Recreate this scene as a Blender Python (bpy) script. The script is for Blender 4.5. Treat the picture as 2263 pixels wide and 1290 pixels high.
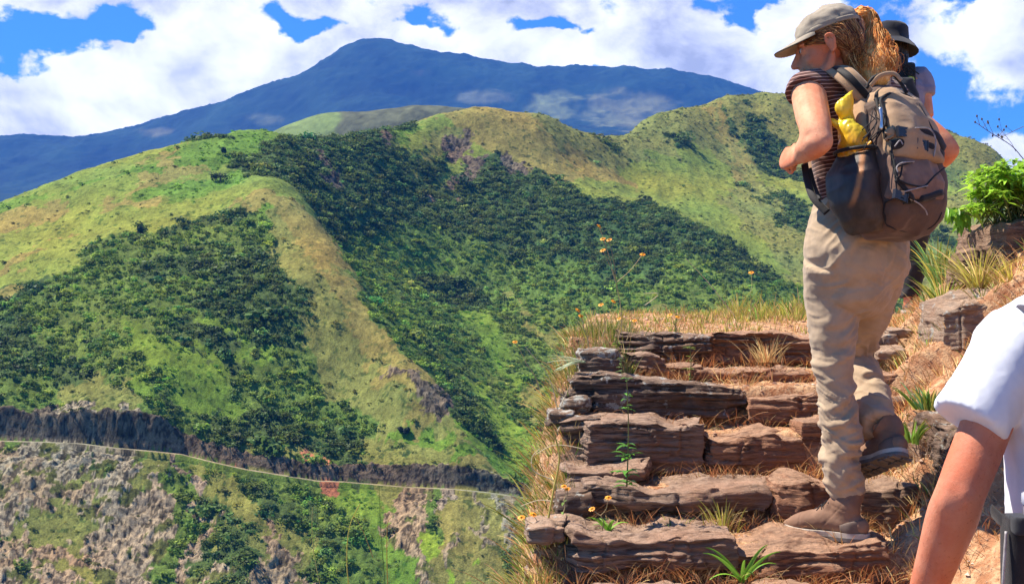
import bpy, bmesh, math, random
import numpy as np
from mathutils import Vector, Matrix, Quaternion
R = math.radians
rng = np.random.default_rng(11)
random.seed(5)
SC = bpy.context.scene
COL = SC.collection
for o in list(bpy.data.objects):
    bpy.data.objects.remove(o)

# ------------------------------------------------------------------ camera
FOC = 2700.0                      # focal length in pixels of the 2263 px wide photograph
CX, HY, EYE = 1131.5, 700.0, 1.6   # principal column, horizon row, eye height
cam = bpy.data.cameras.new('camera')
cam.sensor_width = 36.0
cam.lens = 36.0 * FOC / 2263.0
cam.shift_y = 55.0 / 2263.0
cam.clip_start = 0.05
cam.clip_end = 60000
camo = bpy.data.objects.new('camera', cam)
COL.objects.link(camo)
camo.location = (0, 0, EYE)
camo.rotation_euler = (R(90), 0, 0)
SC.camera = camo

def P(px, py, Y):
    """world point seen at photograph pixel (px, py) at distance Y"""
    return np.array([(px - CX) / FOC * Y, Y, EYE - (py - HY) / FOC * Y])

# ------------------------------------------------------------------ light
SUN = Vector((-0.52, 0.16, 0.83)).normalized()
SUN_EL = math.asin(SUN.z)
SUN_AZ = math.atan2(SUN.x, SUN.y)
sl = bpy.data.lights.new('sun', 'SUN')
sl.energy = 5.0
sl.angle = R(0.5)
sl.color = (1.0, 0.93, 0.81)
so = bpy.data.objects.new('sun', sl)
COL.objects.link(so)
so.rotation_euler = (-SUN).to_track_quat('-Z', 'Y').to_euler()
so.location = (-20, -10, 40)

SC.view_settings.view_transform = 'Standard'
SC.view_settings.look = 'None'
SC.view_settings.exposure = 1.13
SC.view_settings.gamma = 1.0
SC.view_settings.use_curve_mapping = False
SC.cycles.max_bounces = 6
SC.cycles.diffuse_bounces = 3
SC.cycles.glossy_bounces = 2
SC.cycles.transmission_bounces = 4
SC.cycles.transparent_max_bounces = 8
SC.cycles.volume_bounces = 0
SC.cycles.caustics_reflective = False
SC.cycles.caustics_refractive = False
SC.cycles.use_denoising = True

# node helper ---------------------------------------------------------------
class NT:
    def __init__(s, tree):
        s.t = tree; s.n = tree.nodes; s.l = tree.links
    def new(s, typ, **kw):
        nd = s.n.new(typ)
        for k, v in kw.items():
            setattr(nd, k, v)
        return nd
    def put(s, sock, v):
        if isinstance(v, bpy.types.NodeSocket):
            s.l.new(v, sock)
        else:
            sock.default_value = v
    def math(s, op, a, b=0.0, c=0.0, clamp=False):
        nd = s.new('ShaderNodeMath', operation=op, use_clamp=clamp)
        s.put(nd.inputs[0], a); s.put(nd.inputs[1], b); s.put(nd.inputs[2], c)
        return nd.outputs[0]
    def noise(s, vec, scale, detail=4.0, rough=0.55, dist=0.0, dim='3D'):
        nd = s.new('ShaderNodeTexNoise', noise_dimensions=dim)
        if vec is not None: s.put(nd.inputs['Vector'], vec)
        nd.inputs['Scale'].default_value = scale
        nd.inputs['Detail'].default_value = detail
        nd.inputs['Roughness'].default_value = rough
        nd.inputs['Distortion'].default_value = dist
        return nd.outputs[0]
    def ramp(s, fac, stops):
        nd = s.new('ShaderNodeValToRGB')
        s.put(nd.inputs[0], fac)
        el = nd.color_ramp.elements
        while len(el) < len(stops): el.new(0.5)
        for e, (p, c) in zip(el, stops):
            e.position = p
            e.color = (c[0], c[1], c[2], 1) if not np.isscalar(c) else (c, c, c, 1)
        return nd.outputs[0]
    def smooth(s, v, a, b):
        nd = s.new('ShaderNodeMapRange', interpolation_type='SMOOTHSTEP')
        s.put(nd.inputs[0], v); nd.inputs[1].default_value = a; nd.inputs[2].default_value = b
        return nd.outputs[0]
    def mix(s, fac, a, b, mode='MIX'):
        nd = s.new('ShaderNodeMix', data_type='RGBA', blend_type=mode)
        s.put(nd.inputs[0], fac)
        for sk, v in ((nd.inputs[6], a), (nd.inputs[7], b)):
            if isinstance(v, tuple) and len(v) == 3: v = (*v, 1)
            s.put(sk, v)
        return nd.outputs[2]
    def mapping(s, vec, scale=(1, 1, 1), rot=(0, 0, 0), loc=(0, 0, 0)):
        nd = s.new('ShaderNodeMapping')
        s.put(nd.inputs[0], vec)
        nd.inputs[1].default_value = loc; nd.inputs[2].default_value = rot; nd.inputs[3].default_value = scale
        return nd.outputs[0]
    def bump(s, h, strength=0.5, dist=0.01, normal=None):
        nd = s.new('ShaderNodeBump')
        nd.inputs['Strength'].default_value = strength
        nd.inputs['Distance'].default_value = dist
        s.put(nd.inputs['Height'], h)
        if normal is not None: s.put(nd.inputs['Normal'], normal)
        return nd.outputs[0]

# ------------------------------------------------------------------ sky with clouds
world = bpy.data.worlds.new('World')
SC.world = world
world.use_nodes = True
w = NT(world.node_tree)
w.n.clear()
sky = w.new('ShaderNodeTexSky', sky_type='NISHITA')
sky.sun_disc = False
sky.sun_elevation = SUN_EL
sky.sun_rotation = SUN_AZ
sky.altitude = 2500
sky.air_density = 1.0
sky.dust_density = 0.2
sky.ozone_density = 3.0
tc = w.new('ShaderNodeTexCoord')
D = tc.outputs['Generated']
sep = w.new('ShaderNodeSeparateXYZ'); w.l.new(D, sep.inputs[0])
az = w.math('MULTIPLY', w.math('ARCTAN2', sep.outputs[0], sep.outputs[1]), 57.2958)     # degrees, + to the right
el = w.math('MULTIPLY', w.math('ARCSINE', sep.outputs[2]), 57.2958)
comb = w.new('ShaderNodeCombineXYZ')
w.put(comb.inputs[0], az); w.put(comb.inputs[1], w.math('MULTIPLY', el, 1.35))
uv = comb.outputs[0]
n1 = w.noise(uv, 0.20, 8, 0.60, 0.35)
n2 = w.noise(uv, 0.75, 7, 0.62, 0.2)
def azel(px, py):
    a = math.atan((px - CX) / FOC)
    return math.degrees(a), math.degrees(math.atan((HY - py) / FOC * math.cos(a)))
base = w.math('MULTIPLY', w.smooth(az, azel(1790, 0)[0], azel(1900, 0)[0]), -0.50)
base = w.math('ADD', base, 0.66)
base = w.math('SUBTRACT', base, w.math('MULTIPLY', w.smooth(w.math('ABSOLUTE', az), 30, 60), 0.55))  # clouds outside the view thinned to lower the ambient light
base = w.math('SUBTRACT', base, w.math('MULTIPLY', w.smooth(el, 15.5, 30), 0.35))
blobs = [  # px, py, half-width, half-height, amount
    (50, 95, 110, 36, -1.0), (190, 66, 90, 26, -.95), (290, 50, 60, 22, -.85), (500, 130, 330, 60, .35), (1300, 90, 360, 50, .25), (120, 230, 200, 70, .4), (20, 135, 45, 28, -.4), (255, 92, 30, 24, -.35),
    (700, 62, 80, 24, -.9), (640, 45, 30, 24, -.35), (925, 42, 52, 18, -.85), (1190, 52, 44, 13, -.75), (1240, 66, 26, 10, -.6),
    (1565, 0, 40, 22, -.45), (1650, 30, 24, 46, -.55), (1700, 8, 30, 16, -.4), (1318, 146, 22, 10, -.5),
    (200, 110, 60, 40, .30), (345, 75, 60, 40, .34), (660, 105, 40, 22, .35), (830, 60, 60, 30, .25),
    (1790, 60, 60, 70, .20), (1725, 150, 80, 60, .30),
    (2165, 65, 95, 42, .66), (2235, 40, 60, 50, .4), (2230, 120, 70, 45, .42), (2250, 330, 70, 26, .75), (2215, 210, 60, 30, .28),
    (1900, 10, 200, 12, .12), (2030, 15, 60, 10, .2)]
fld = base
wv = w.new('ShaderNodeTexNoise'); w.put(wv.inputs['Vector'], uv); wv.inputs['Scale'].default_value = 0.42; wv.inputs['Detail'].default_value = 6
wsep = w.new('ShaderNodeSeparateColor'); w.l.new(wv.outputs['Color'], wsep.inputs[0])
azw = w.math('ADD', az, w.math('MULTIPLY', w.math('SUBTRACT', wsep.outputs[0], 0.5), 4.5))
elw = w.math('ADD', el, w.math('MULTIPLY', w.math('SUBTRACT', wsep.outputs[1], 0.5), 2.6))
for (bx, by, sx, sy, amt) in blobs:
    a0, e0 = azel(bx, by)
    ka, ke = math.degrees(sx / FOC), math.degrees(sy / FOC)
    da = w.math('DIVIDE', w.math('SUBTRACT', azw, a0), ka)
    de = w.math('DIVIDE', w.math('SUBTRACT', elw, e0), ke)
    r2 = w.math('ADD', w.math('MULTIPLY', da, da), w.math('MULTIPLY', de, de))
    fld = w.math('ADD', fld, w.math('MULTIPLY', w.math('POWER', 2.718, w.math('MULTIPLY', r2, -0.6)), amt))
turb = w.math('ADD', w.math('MULTIPLY', w.math('SUBTRACT', n1, 0.5), 1.35), w.math('MULTIPLY', w.math('SUBTRACT', n2, 0.5), 0.9))
dens = w.math('ADD', fld, turb)
mask = w.smooth(dens, 0.25, 0.55)
# thickness of the cloud gives its grey underside and white tops
lumN = w.noise(w.mapping(uv, loc=(3.1, 0.45, 0)), 0.20, 8, 0.6, 0.35)
rel = w.math('SUBTRACT', lumN, n1)                                   # relief against a shifted copy = lit upper left flanks
n3 = w.noise(uv, 0.11, 5, 0.6, 0.2)
lum = w.math('ADD', w.math('MULTIPLY', w.math('SUBTRACT', n3, 0.5), 1.9), w.math('MULTIPLY', rel, 2.0))
greytop = w.math('MULTIPLY', w.smooth(el, 12.8, 15.0), -0.34)
lum = w.math('ADD', w.math('ADD', lum, greytop), 0.72, clamp=True)
ccol = w.ramp(lum, [(0.0, (0.48, 0.48, 0.53)), (0.30, (0.72, 0.72, 0.77)), (0.6, (1.02, 1.0, 1.03)), (1.0, (1.3, 1.28, 1.28))])
skyc = w.mix(1.0, sky.outputs[0], (0.36, 0.80, 1.30), 'MULTIPLY')
bg1 = w.new('ShaderNodeBackground'); w.l.new(skyc, bg1.inputs[0]); bg1.inputs[1].default_value = 0.078
bg2 = w.new('ShaderNodeBackground'); w.l.new(ccol, bg2.inputs[0]); bg2.inputs[1].default_value = 0.64
mx = w.new('ShaderNodeMixShader')
w.l.new(mask, mx.inputs[0]); w.l.new(bg1.outputs[0], mx.inputs[1]); w.l.new(bg2.outputs[0], mx.inputs[2])
wo = w.new('ShaderNodeOutputWorld'); w.l.new(mx.outputs[0], wo.inputs[0])

# ------------------------------------------------------------------ general helpers
def tag(o, label=None, cat=None, group=None, kind=None):
    if label: o['label'] = label
    if cat: o['category'] = cat
    if group: o['group'] = group
    if kind: o['kind'] = kind
    return o

def empty(name, loc, label=None, cat=None, group=None):
    o = bpy.data.objects.new(name, None)
    o.empty_display_size = 0.1
    COL.objects.link(o)
    o.location = loc
    return tag(o, label, cat, group)

def raw_mesh(name, v, f, smooth=True):
    """v (n,3); f an (m,k) array or a list of such arrays (tris and quads mixed)"""
    me = bpy.data.meshes.new(name)
    v = np.asarray(v, np.float32)
    fl = f if isinstance(f, list) else [f]
    fl = [np.asarray(a, np.int32) for a in fl if len(a)]
    me.vertices.add(len(v))
    me.vertices.foreach_set('co', v.ravel())
    nl = sum(a.size for a in fl); nf = sum(len(a) for a in fl)
    me.loops.add(nl); me.polygons.add(nf)
    me.loops.foreach_set('vertex_index', np.concatenate([a.ravel() for a in fl]))
    tot = np.concatenate([np.full(len(a), a.shape[1], np.int32) for a in fl])
    st = np.concatenate([[0], np.cumsum(tot)[:-1]]).astype(np.int32)
    me.polygons.foreach_set('loop_start', st)
    me.polygons.foreach_set('loop_total', tot)
    me.polygons.foreach_set('use_smooth', np.full(nf, smooth, bool))
    me.update(calc_edges=True)
    return me

def fcol(me, name, arr):
    """per-vertex colour attribute"""
    a = me.color_attributes.new(name, 'FLOAT_COLOR', 'POINT')
    arr = np.asarray(arr, np.float32)
    if arr.shape[1] == 3: arr = np.hstack([arr, np.ones((len(arr), 1), np.float32)])
    a.data.foreach_set('color', arr.ravel())

def ffloat(me, name, arr):
    a = me.attributes.new(name, 'FLOAT', 'POINT')
    a.data.foreach_set('value', np.asarray(arr, np.float32))

def obj(name, me, mat, parent=None):
    """link a mesh; vertices are in world space and are re-based on the parent / on the mesh's own base"""
    v = np.empty(len(me.vertices) * 3, np.float32)
    me.vertices.foreach_get('co', v); v = v.reshape(-1, 3)
    if len(v):
        lo, hi = v.min(0), v.max(0)
        base = np.array([(lo[0] + hi[0]) / 2, (lo[1] + hi[1]) / 2, lo[2]])
    else:
        base = np.zeros(3)
    v -= base
    me.vertices.foreach_set('co', v.ravel()); me.update()
    o = bpy.data.objects.new(name, me)
    if mat is not None and not len(me.materials): me.materials.append(mat)
    COL.objects.link(o)
    if parent is not None:
        o.parent = parent
        o.location = base - world_loc(parent)
    else:
        o.location = base
    return o

def world_loc(o):
    p = np.zeros(3)
    while o is not None:
        p = p + np.array(o.location); o = o.parent
    return p

# ---- noise in numpy (value noise, 3D) -------------------------------------
def _h(ix, iy, iz, seed):
    n = (ix.astype(np.int64) * 374761393 + iy.astype(np.int64) * 668265263 + iz.astype(np.int64) * 1440662683 + seed * 974634777) & 0xffffffff
    n = ((n ^ (n >> 13)) * 1274126177) & 0xffffffff
    n = (n ^ (n >> 16)) & 0xffffffff
    return n.astype(np.float64) / 4294967295.0
def vnoise(p, seed=0):
    p = np.asarray(p, np.float64)
    i = np.floor(p); f = p - i
    u = f * f * f * (f * (f * 6 - 15) + 10)
    ix, iy, iz = i[:, 0], i[:, 1], i[:, 2]
    r = 0
    for dx in (0, 1):
        wx = u[:, 0] if dx else 1 - u[:, 0]
        for dy in (0, 1):
            wy = u[:, 1] if dy else 1 - u[:, 1]
            for dz in (0, 1):
                wz = u[:, 2] if dz else 1 - u[:, 2]
                r = r + wx * wy * wz * _h(ix + dx, iy + dy, iz + dz, seed)
    return r * 2 - 1
def fbm(p, oct=4, seed=0, lac=2.03, gain=0.5):
    p = np.asarray(p, np.float64); a = 1.0; s = 0; t = 0
    for k in range(oct):
        s = s + a * vnoise(p * lac ** k + k * 17.3, seed + k); t += a; a *= gain
    return s / t
def ridged(p, oct=4, seed=0):
    p = np.asarray(p, np.float64); a = 1.0; s = 0; t = 0
    for k in range(oct):
        s = s + a * (1 - 2 * np.abs(vnoise(p * 2.05 ** k + k * 9.1, seed + k))); t += a; a *= 0.5
    return s / t
def sstep(x, a, b):
    t = np.clip((x - a) / (b - a), 0, 1)
    return t * t * (3 - 2 * t)

# ---- materials --------------------------------------------------------------
def new_mat(name):
    m = bpy.data.materials.new(name)
    m.use_nodes = True
    t = NT(m.node_tree)
    b = t.n['Principled BSDF']
    return m, t, b

def simple_mat(name, col, rough=0.7, col2=None, scale=20, bump=0.0, bdist=0.003, spec=0.3, metal=0.0, stretch=(1, 1, 1), detail=5):
    m, t, b = new_mat(name)
    tc = t.new('ShaderNodeTexCoord').outputs['Object']
    vec = t.mapping(tc, scale=stretch)
    n = t.noise(vec, scale, detail, 0.6)
    c2 = col2 if col2 else tuple(c * 0.72 for c in col)
    t.put(b.inputs['Base Color'], t.mix(t.smooth(n, 0.3, 0.7), c2, col))
    b.inputs['Roughness'].default_value = rough
    b.inputs['Specular IOR Level'].default_value = spec
    b.inputs['Metallic'].default_value = metal
    if bump > 0:
        n2 = t.noise(vec, scale * 3, 6, 0.65)
        t.put(b.inputs['Normal'], t.bump(n2, bump, bdist))
    return m
# ---- tubes, blobs and fused bodies ------------------------------------------
def catmull(pts, n):
    """smooth curve through pts (k, d), n samples"""
    pts = np.asarray(pts, float)
    k = len(pts)
    if k == 2:
        t = np.linspace(0, 1, n)[:, None]; return pts[0] * (1 - t) + pts[1] * t
    q = np.vstack([2 * pts[0] - pts[1], pts, 2 * pts[-1] - pts[-2]])
    u = np.linspace(0, k - 1, n); i = np.minimum(u.astype(int), k - 2); t = (u - i)[:, None]
    p0, p1, p2, p3 = q[i], q[i + 1], q[i + 2], q[i + 3]
    return 0.5 * (2 * p1 + (p2 - p0) * t + (2 * p0 - 5 * p1 + 4 * p2 - p3) * t ** 2 + (3 * p1 - p0 - 3 * p2 + p3) * t ** 3)

def tube(pts, rad, seg=12, n=None, ref=None, caps=True, round_ends=False):
    """swept tube: rad scalars or (a, b) pairs; a lies along 'ref' made perpendicular to the path, b across it"""
    pts = np.asarray(pts, float)
    rad = np.asarray([(r, r) if np.isscalar(r) else r for r in rad], float)
    if n is None: n = max(2, (len(pts) - 1) * 6 + 1) if len(pts) > 2 else 2
    c = catmull(pts, n); r = np.clip(catmull(rad, n), 1e-5, None)
    if round_ends:
        # dome both ends
        t0 = c[0] - c[1]; t0 /= np.linalg.norm(t0); t1 = c[-1] - c[-2]; t1 /= np.linalg.norm(t1)
        ks = [0.98, 0.8, 0.5]
        pre = np.array([c[0] + t0 * r[0].mean() * k for k in ks]); post = np.array([c[-1] + t1 * r[-1].mean() * k for k in ks[::-1]])
        rp = np.array([r[0] * math.sqrt(max(1 - k * k, .01)) for k in ks]); rq = np.array([r[-1] * math.sqrt(max(1 - k * k, .01)) for k in ks[::-1]])
        c = np.vstack([pre, c, post]); r = np.vstack([rp, r, rq]); n = len(c)
    tan = np.gradient(c, axis=0); tan /= np.linalg.norm(tan, axis=1)[:, None] + 1e-12
    if ref is None:
        ref = np.array([0, 0, 1.0]) if abs(tan[:, 2]).mean() < .8 else np.array([1.0, 0, 0])
    ref = np.asarray(ref, float)
    if ref.ndim == 1: ref = np.tile(ref, (n, 1))
    elif len(ref) != n: ref = catmull(ref, n)
    a = ref - (ref * tan).sum(1)[:, None] * tan
    a /= np.linalg.norm(a, axis=1)[:, None] + 1e-12
    b = np.cross(tan, a)
    th = np.linspace(0, 2 * np.pi, seg, endpoint=False)
    V = c[:, None] + a[:, None] * np.cos(th)[None, :, None] * r[:, 0][:, None, None] + b[:, None] * np.sin(th)[None, :, None] * r[:, 1][:, None, None]
    V = V.reshape(-1, 3)
    i = np.arange(n - 1)[:, None] * seg; j = np.arange(seg)[None]
    j2 = (j + 1) % seg
    Q = np.stack([(i + j).ravel(), (i + j2).ravel(), (i + seg + j2).ravel(), (i + seg + j).ravel()], -1)
    if caps:
        k0, k1 = len(V), len(V) + 1
        V = np.vstack([V, c[0], c[-1]])
        jj_ = np.arange(seg); T = np.vstack([np.stack([(jj_ + 1) % seg, jj_, np.full(seg, k0)], -1), np.stack([(n - 1) * seg + jj_, (n - 1) * seg + (jj_ + 1) % seg, np.full(seg, k1)], -1)])
        return V, [Q, T]
    return V, [Q]

def blob(c, r, rot=None, seg=16):
    """ellipsoid"""
    th = np.linspace(0, np.pi, seg // 2 + 2)[1:-1]; ph = np.linspace(0, 2 * np.pi, seg, endpoint=False)
    P_, T_ = np.meshgrid(ph, th)
    v = np.stack([np.sin(T_) * np.cos(P_), np.sin(T_) * np.sin(P_), np.cos(T_)], -1).reshape(-1, 3)
    v = np.vstack([v, [0, 0, 1], [0, 0, -1]])
    n = len(th); i = np.arange(n - 1)[:, None] * seg; j = np.arange(seg)[None]; j2 = (j + 1) % seg
    Q = np.stack([(i + j).ravel(), (i + seg + j).ravel(), (i + seg + j2).ravel(), (i + j2).ravel()], -1)
    jj_ = np.arange(seg); T = np.vstack([np.stack([np.full(seg, n * seg), jj_, (jj_ + 1) % seg], -1), np.stack([np.full(seg, n * seg + 1), (n - 1) * seg + (jj_ + 1) % seg, (n - 1) * seg + jj_], -1)])
    v = v * np.asarray(r, float)
    if rot is not None: v = v @ np.asarray(rot).T
    return v + np.asarray(c, float), [Q, T]

def join(parts):
    V, F3, F4, o = [], [], [], 0
    for v, f in parts:
        V.append(v)
        for a in (f if isinstance(f, list) else [f]):
            a = np.asarray(a)
            if not len(a): continue
            (F4 if a.shape[1] == 4 else F3).append(a + o)
        o += len(v)
    F = []
    if F4: F.append(np.vstack(F4))
    if F3: F.append(np.vstack(F3))
    return np.vstack(V), F

def fuse(parts, voxel=0.008, smooth=4, factor=.5):
    """join closed shapes into ONE continuous surface; returns vertices, quads"""
    v, f = join(parts)
    me = raw_mesh('tmp', v, f)
    o = bpy.data.objects.new('tmp', me); COL.objects.link(o)
    rm = o.modifiers.new('r', 'REMESH'); rm.mode = 'VOXEL'; rm.voxel_size = voxel; rm.adaptivity = 0
    if smooth:
        sm = o.modifiers.new('s', 'SMOOTH'); sm.iterations = smooth; sm.factor = factor
    dg = bpy.context.evaluated_depsgraph_get(); ev = o.evaluated_get(dg); m2 = ev.to_mesh()
    V = np.empty(len(m2.vertices) * 3, np.float32); m2.vertices.foreach_get('co', V); V = V.reshape(-1, 3).astype(float)
    L = np.empty(len(m2.loops), np.int32); m2.loops.foreach_get('vertex_index', L)
    tt = np.empty(len(m2.polygons), np.int32); m2.polygons.foreach_get('loop_total', tt)
    ev.to_mesh_clear()
    bpy.data.objects.remove(o); bpy.data.meshes.remove(me)
    if (tt == 4).all():
        return V, [L.reshape(-1, 4)]
    st = np.concatenate([[0], np.cumsum(tt)[:-1]])
    F = []
    for k in (3, 4):
        s = st[tt == k]
        if len(s): F.append(L[s[:, None] + np.arange(k)[None]])
    return V, F

def normals(V, F):
    N = np.zeros_like(V)
    for a in F:
        n = np.cross(V[a[:, 1]] - V[a[:, 0]], V[a[:, 2]] - V[a[:, 0]])
        for k in range(a.shape[1]): np.add.at(N, a[:, k], n)
    return N / (np.linalg.norm(N, axis=1)[:, None] + 1e-12)

def taubin(V, F, it=3, lam=.5):
    """plain laplacian smoothing over the quads' edges"""
    e = np.vstack([a[:, [k, (k + 1) % a.shape[1]]] for a in F for k in range(a.shape[1])])
    cnt = np.zeros(len(V)); np.add.at(cnt, e[:, 0], 1); np.add.at(cnt, e[:, 1], 1)
    for _ in range(it):
        s = np.zeros_like(V); np.add.at(s, e[:, 0], V[e[:, 1]]); np.add.at(s, e[:, 1], V[e[:, 0]])
        V = V + lam * (s / cnt[:, None] - V)
    return V
MSHR = None
# ================================================================== TERRAIN
# control points: photograph column, row and distance of spots on the far slopes, turned into world points
SKYL = [(-420, 640, 1250), (-200, 540, 1300), (0, 447, 1350), (70, 423, 1360), (140, 399, 1370), (250, 356, 1390), (340, 328, 1400), (450, 305, 1430), (540, 293, 1450), (640, 294, 1480),
        (740, 292, 1570), (840, 290, 1630), (900, 278, 1690), (960, 257, 1740), (1010, 244, 1760), (1060, 237, 1760), (1140, 262, 1750), (1230, 293, 1750),
        (1300, 300, 1800), (1350, 291, 1900), (1400, 284, 2000), (1440, 268, 2030), (1500, 245, 2050), (1560, 230, 2070), (1600, 218, 2080), (1680, 206, 2100), (1760, 204, 2100), (1900, 225, 2080),
        (2000, 255, 2050), (2110, 292, 2000), (2170, 315, 1990), (2205, 328, 1980), (2228, 358, 1960), (2270, 430, 1900), (2420, 560, 1800), (2700, 700, 1700)]
FACE = [(0, 560, 1180), (150, 500, 1220), (300, 450, 1250), (450, 400, 1300), (550, 350, 1370), (620, 330, 1400), (-300, 700, 1120),
        (0, 640, 1100), (200, 545, 1150), (350, 500, 1180), (500, 450, 1230), (570, 400, 1270),
        (0, 760, 1010), (200, 700, 1040), (350, 650, 1070), (500, 600, 1100), (620, 560, 1140), (670, 500, 1180), (-300, 850, 960),
        (0, 880, 940), (200, 850, 950), (350, 800, 975), (500, 760, 1000), (650, 720, 1030), (750, 640, 1090),
        (-300, 975, 900), (0, 975, 900), (200, 985, 890), (350, 1000, 885), (500, 1025, 885), (650, 1045, 890), (800, 1060, 895), (1000, 1080, 890), (1200, 1100, 880), (1500, 1130, 880), (2000, 1150, 880), (2600, 1150, 880),
        (650, 900, 960), (800, 850, 1000), (900, 850, 985), (850, 950, 940), (950, 960, 935), (1030, 1030, 905),
        (605, 385, 1278), (650, 440, 1235), (690, 485, 1195), (740, 560, 1150), (772, 620, 1113), (820, 690, 1078), (865, 745, 1048), (905, 790, 1025), (950, 850, 985), (985, 905, 960), (1030, 985, 922),
        (655, 372, 1380), (700, 430, 1375), (750, 500, 1360), (800, 560, 1340), (850, 625, 1300), (910, 690, 1250), (960, 760, 1190), (1010, 850, 1110), (1060, 950, 1030), (1110, 1030, 950), (1200, 1060, 920),
        (800, 648, 1260), (900, 740, 1160),
        (700, 345, 1465), (850, 420, 1500), (1000, 330, 1670), (1000, 450, 1550), (900, 520, 1440), (1050, 560, 1450), (1000, 650, 1400), (1100, 700, 1330), (1100, 800, 1240), (1150, 900, 1140), (1200, 980, 1040), (1300, 1000, 1010),
        (1120, 318, 1690), (1200, 376, 1640), (1300, 425, 1590), (1400, 462, 1550), (1500, 485, 1520), (1600, 535, 1450), (1680, 620, 1350), (1750, 700, 1270),
        (1200, 480, 1530), (1300, 560, 1450), (1400, 600, 1400), (1500, 650, 1330), (1300, 700, 1330), (1450, 750, 1250), (1300, 850, 1170), (1500, 900, 1120), (1600, 800, 1180),
        (1250, 345, 1730), (1350, 370, 1770), (1450, 400, 1770), (1550, 430, 1740), (1650, 500, 1640), (1700, 580, 1540), (1750, 640, 1450),
        (1450, 320, 1900), (1600, 300, 1990), (1650, 400, 1860), (1750, 300, 2020), (1750, 450, 1760), (1900, 400, 1860), (1900, 600, 1500), (2050, 400, 1870), (2050, 550, 1600), (2200, 450, 1760), (2200, 600, 1500), (2100, 800, 1200), (2300, 800, 1200), (1900, 850, 1150),
        (2500, 750, 1500), (-300, 1290, 770),
        (0, 1050, 862), (0, 1200, 808), (0, 1290, 775), (200, 1100, 848), (200, 1290, 780), (350, 1100, 855), (350, 1290, 795), (500, 1150, 840), (500, 1290, 790), (650, 1200, 825), (700, 1290, 795), (850, 1150, 850), (850, 1290, 800),
        (1000, 1200, 832), (1000, 1290, 805), (1150, 1200, 835), (1200, 1290, 805), (1400, 1250, 815), (1700, 1250, 820), (2100, 1250, 830), (2600, 1300, 830)]
WP = []
for (a, b, c) in SKYL:
    p = P(a, b, c); WP.append(p)
    WP.append((p[0] * 1.12, p[1] + 260, p[2] - 150))
    WP.append((p[0] * 1.25, p[1] + 620, p[2] - 300))
for (a, b, c) in FACE: WP.append(P(a, b, c))
for x in (-700, -350, 0, 350, 700, 1100):
    WP.append((x, 560, -330)); WP.append((x * .7, 420, -330)); WP.append((x * .6, 200, -190)); WP.append((x * .5, 90, -95)); WP.append((x * .4, 10, -22))
WP = np.array(WP, float)

def tps_fit(pts, smooth=4e-4, s=1000.0):
    q = pts[:, :2] / s; n = len(q)
    d2 = ((q[:, None] - q[None]) ** 2).sum(-1)
    K = 0.5 * d2 * np.log(d2 + 1e-12) + smooth * np.eye(n)
    A = np.zeros((n + 3, n + 3)); A[:n, :n] = K; A[:n, n] = 1; A[:n, n + 1:] = q
    A[n, :n] = 1; A[n + 1:, :n] = q.T
    b = np.zeros(n + 3); b[:n] = pts[:, 2]
    return q, np.linalg.solve(A, b), s
def tps_eval(m, xy):
    q, c, s = m; n = len(q); out = np.empty(len(xy))
    for i in range(0, len(xy), 60000):
        p = xy[i:i + 60000] / s
        d2 = ((p[:, None] - q[None]) ** 2).sum(-1)
        out[i:i + 60000] = (0.5 * d2 * np.log(d2 + 1e-12)) @ c[:n] + c[n] + p @ c[n + 1:]
    return out

NX, NYr = 1100, 800
tx = np.concatenate([np.linspace(-.82, -.50, 90)[:-1], np.linspace(-.50, .50, NX - 178), np.linspace(.50, .82, 90)[1:]])                       # x / y
yy = np.concatenate([np.geomspace(9, 700, 60)[:-1], np.linspace(700, 872, 110)[:-1], np.linspace(872, 925, 100)[:-1], np.linspace(925, 2150, 600), np.linspace(2160, 2750, 40)])
NYr = len(yy)
# coarse fit, then refine by bilinear interpolation on the regular (x/y, y) lattice
cx_i = np.linspace(0, NX - 1, 240); 
ctx = np.interp(cx_i, np.arange(NX), tx)
cyy = yy[::3] if (NYr - 1) % 3 == 0 else np.append(yy[::3], yy[-1])
G = np.stack(np.meshgrid(ctx, cyy), -1).reshape(-1, 2)
model = tps_fit(WP)
zc = tps_eval(model, np.stack([G[:, 0] * G[:, 1], G[:, 1]], -1)).reshape(len(cyy), len(ctx))
z1 = np.stack([np.interp(tx, ctx, r) for r in zc])
Z = np.stack([np.interp(yy, cyy, z1[:, k]) for k in range(NX)], 1)
TX, YY = np.meshgrid(tx, yy)
XX = TX * YY

def scr(x, y, z):
    return CX + FOC * x / y, HY - FOC * (z - EYE) / y

def pick(px, py, Zg):
    """first terrain point (walking away from the eye) at that row in that column"""
    j = np.clip(np.interp((px - CX) / FOC, tx, np.arange(NX)), 0, NX - 2)
    j0 = int(j); f = j - j0
    zcol = Zg[:, j0] * (1 - f) + Zg[:, j0 + 1] * f
    rows = HY - FOC * (zcol - EYE) / yy
    ok = np.where((rows <= py) & (yy > 640))[0]
    k = ok[0] if len(ok) else NYr - 60
    return np.array([(px - CX) / FOC * yy[k], yy[k]])

# large-scale relief: gullies running down the slopes
pn = np.stack([XX.ravel(), YY.ravel() * 0.45, Z.ravel() * 0.6], -1)
fade = sstep(YY, 620, 760)
rg_ = ridged(pn / 120, 4, 3).reshape(Z.shape); Z = Z + ((rg_ - rg_.mean() - .12) * 8.0 + fbm(pn / 45, 3, 8).reshape(Z.shape) * 4.0) * fade

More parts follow.
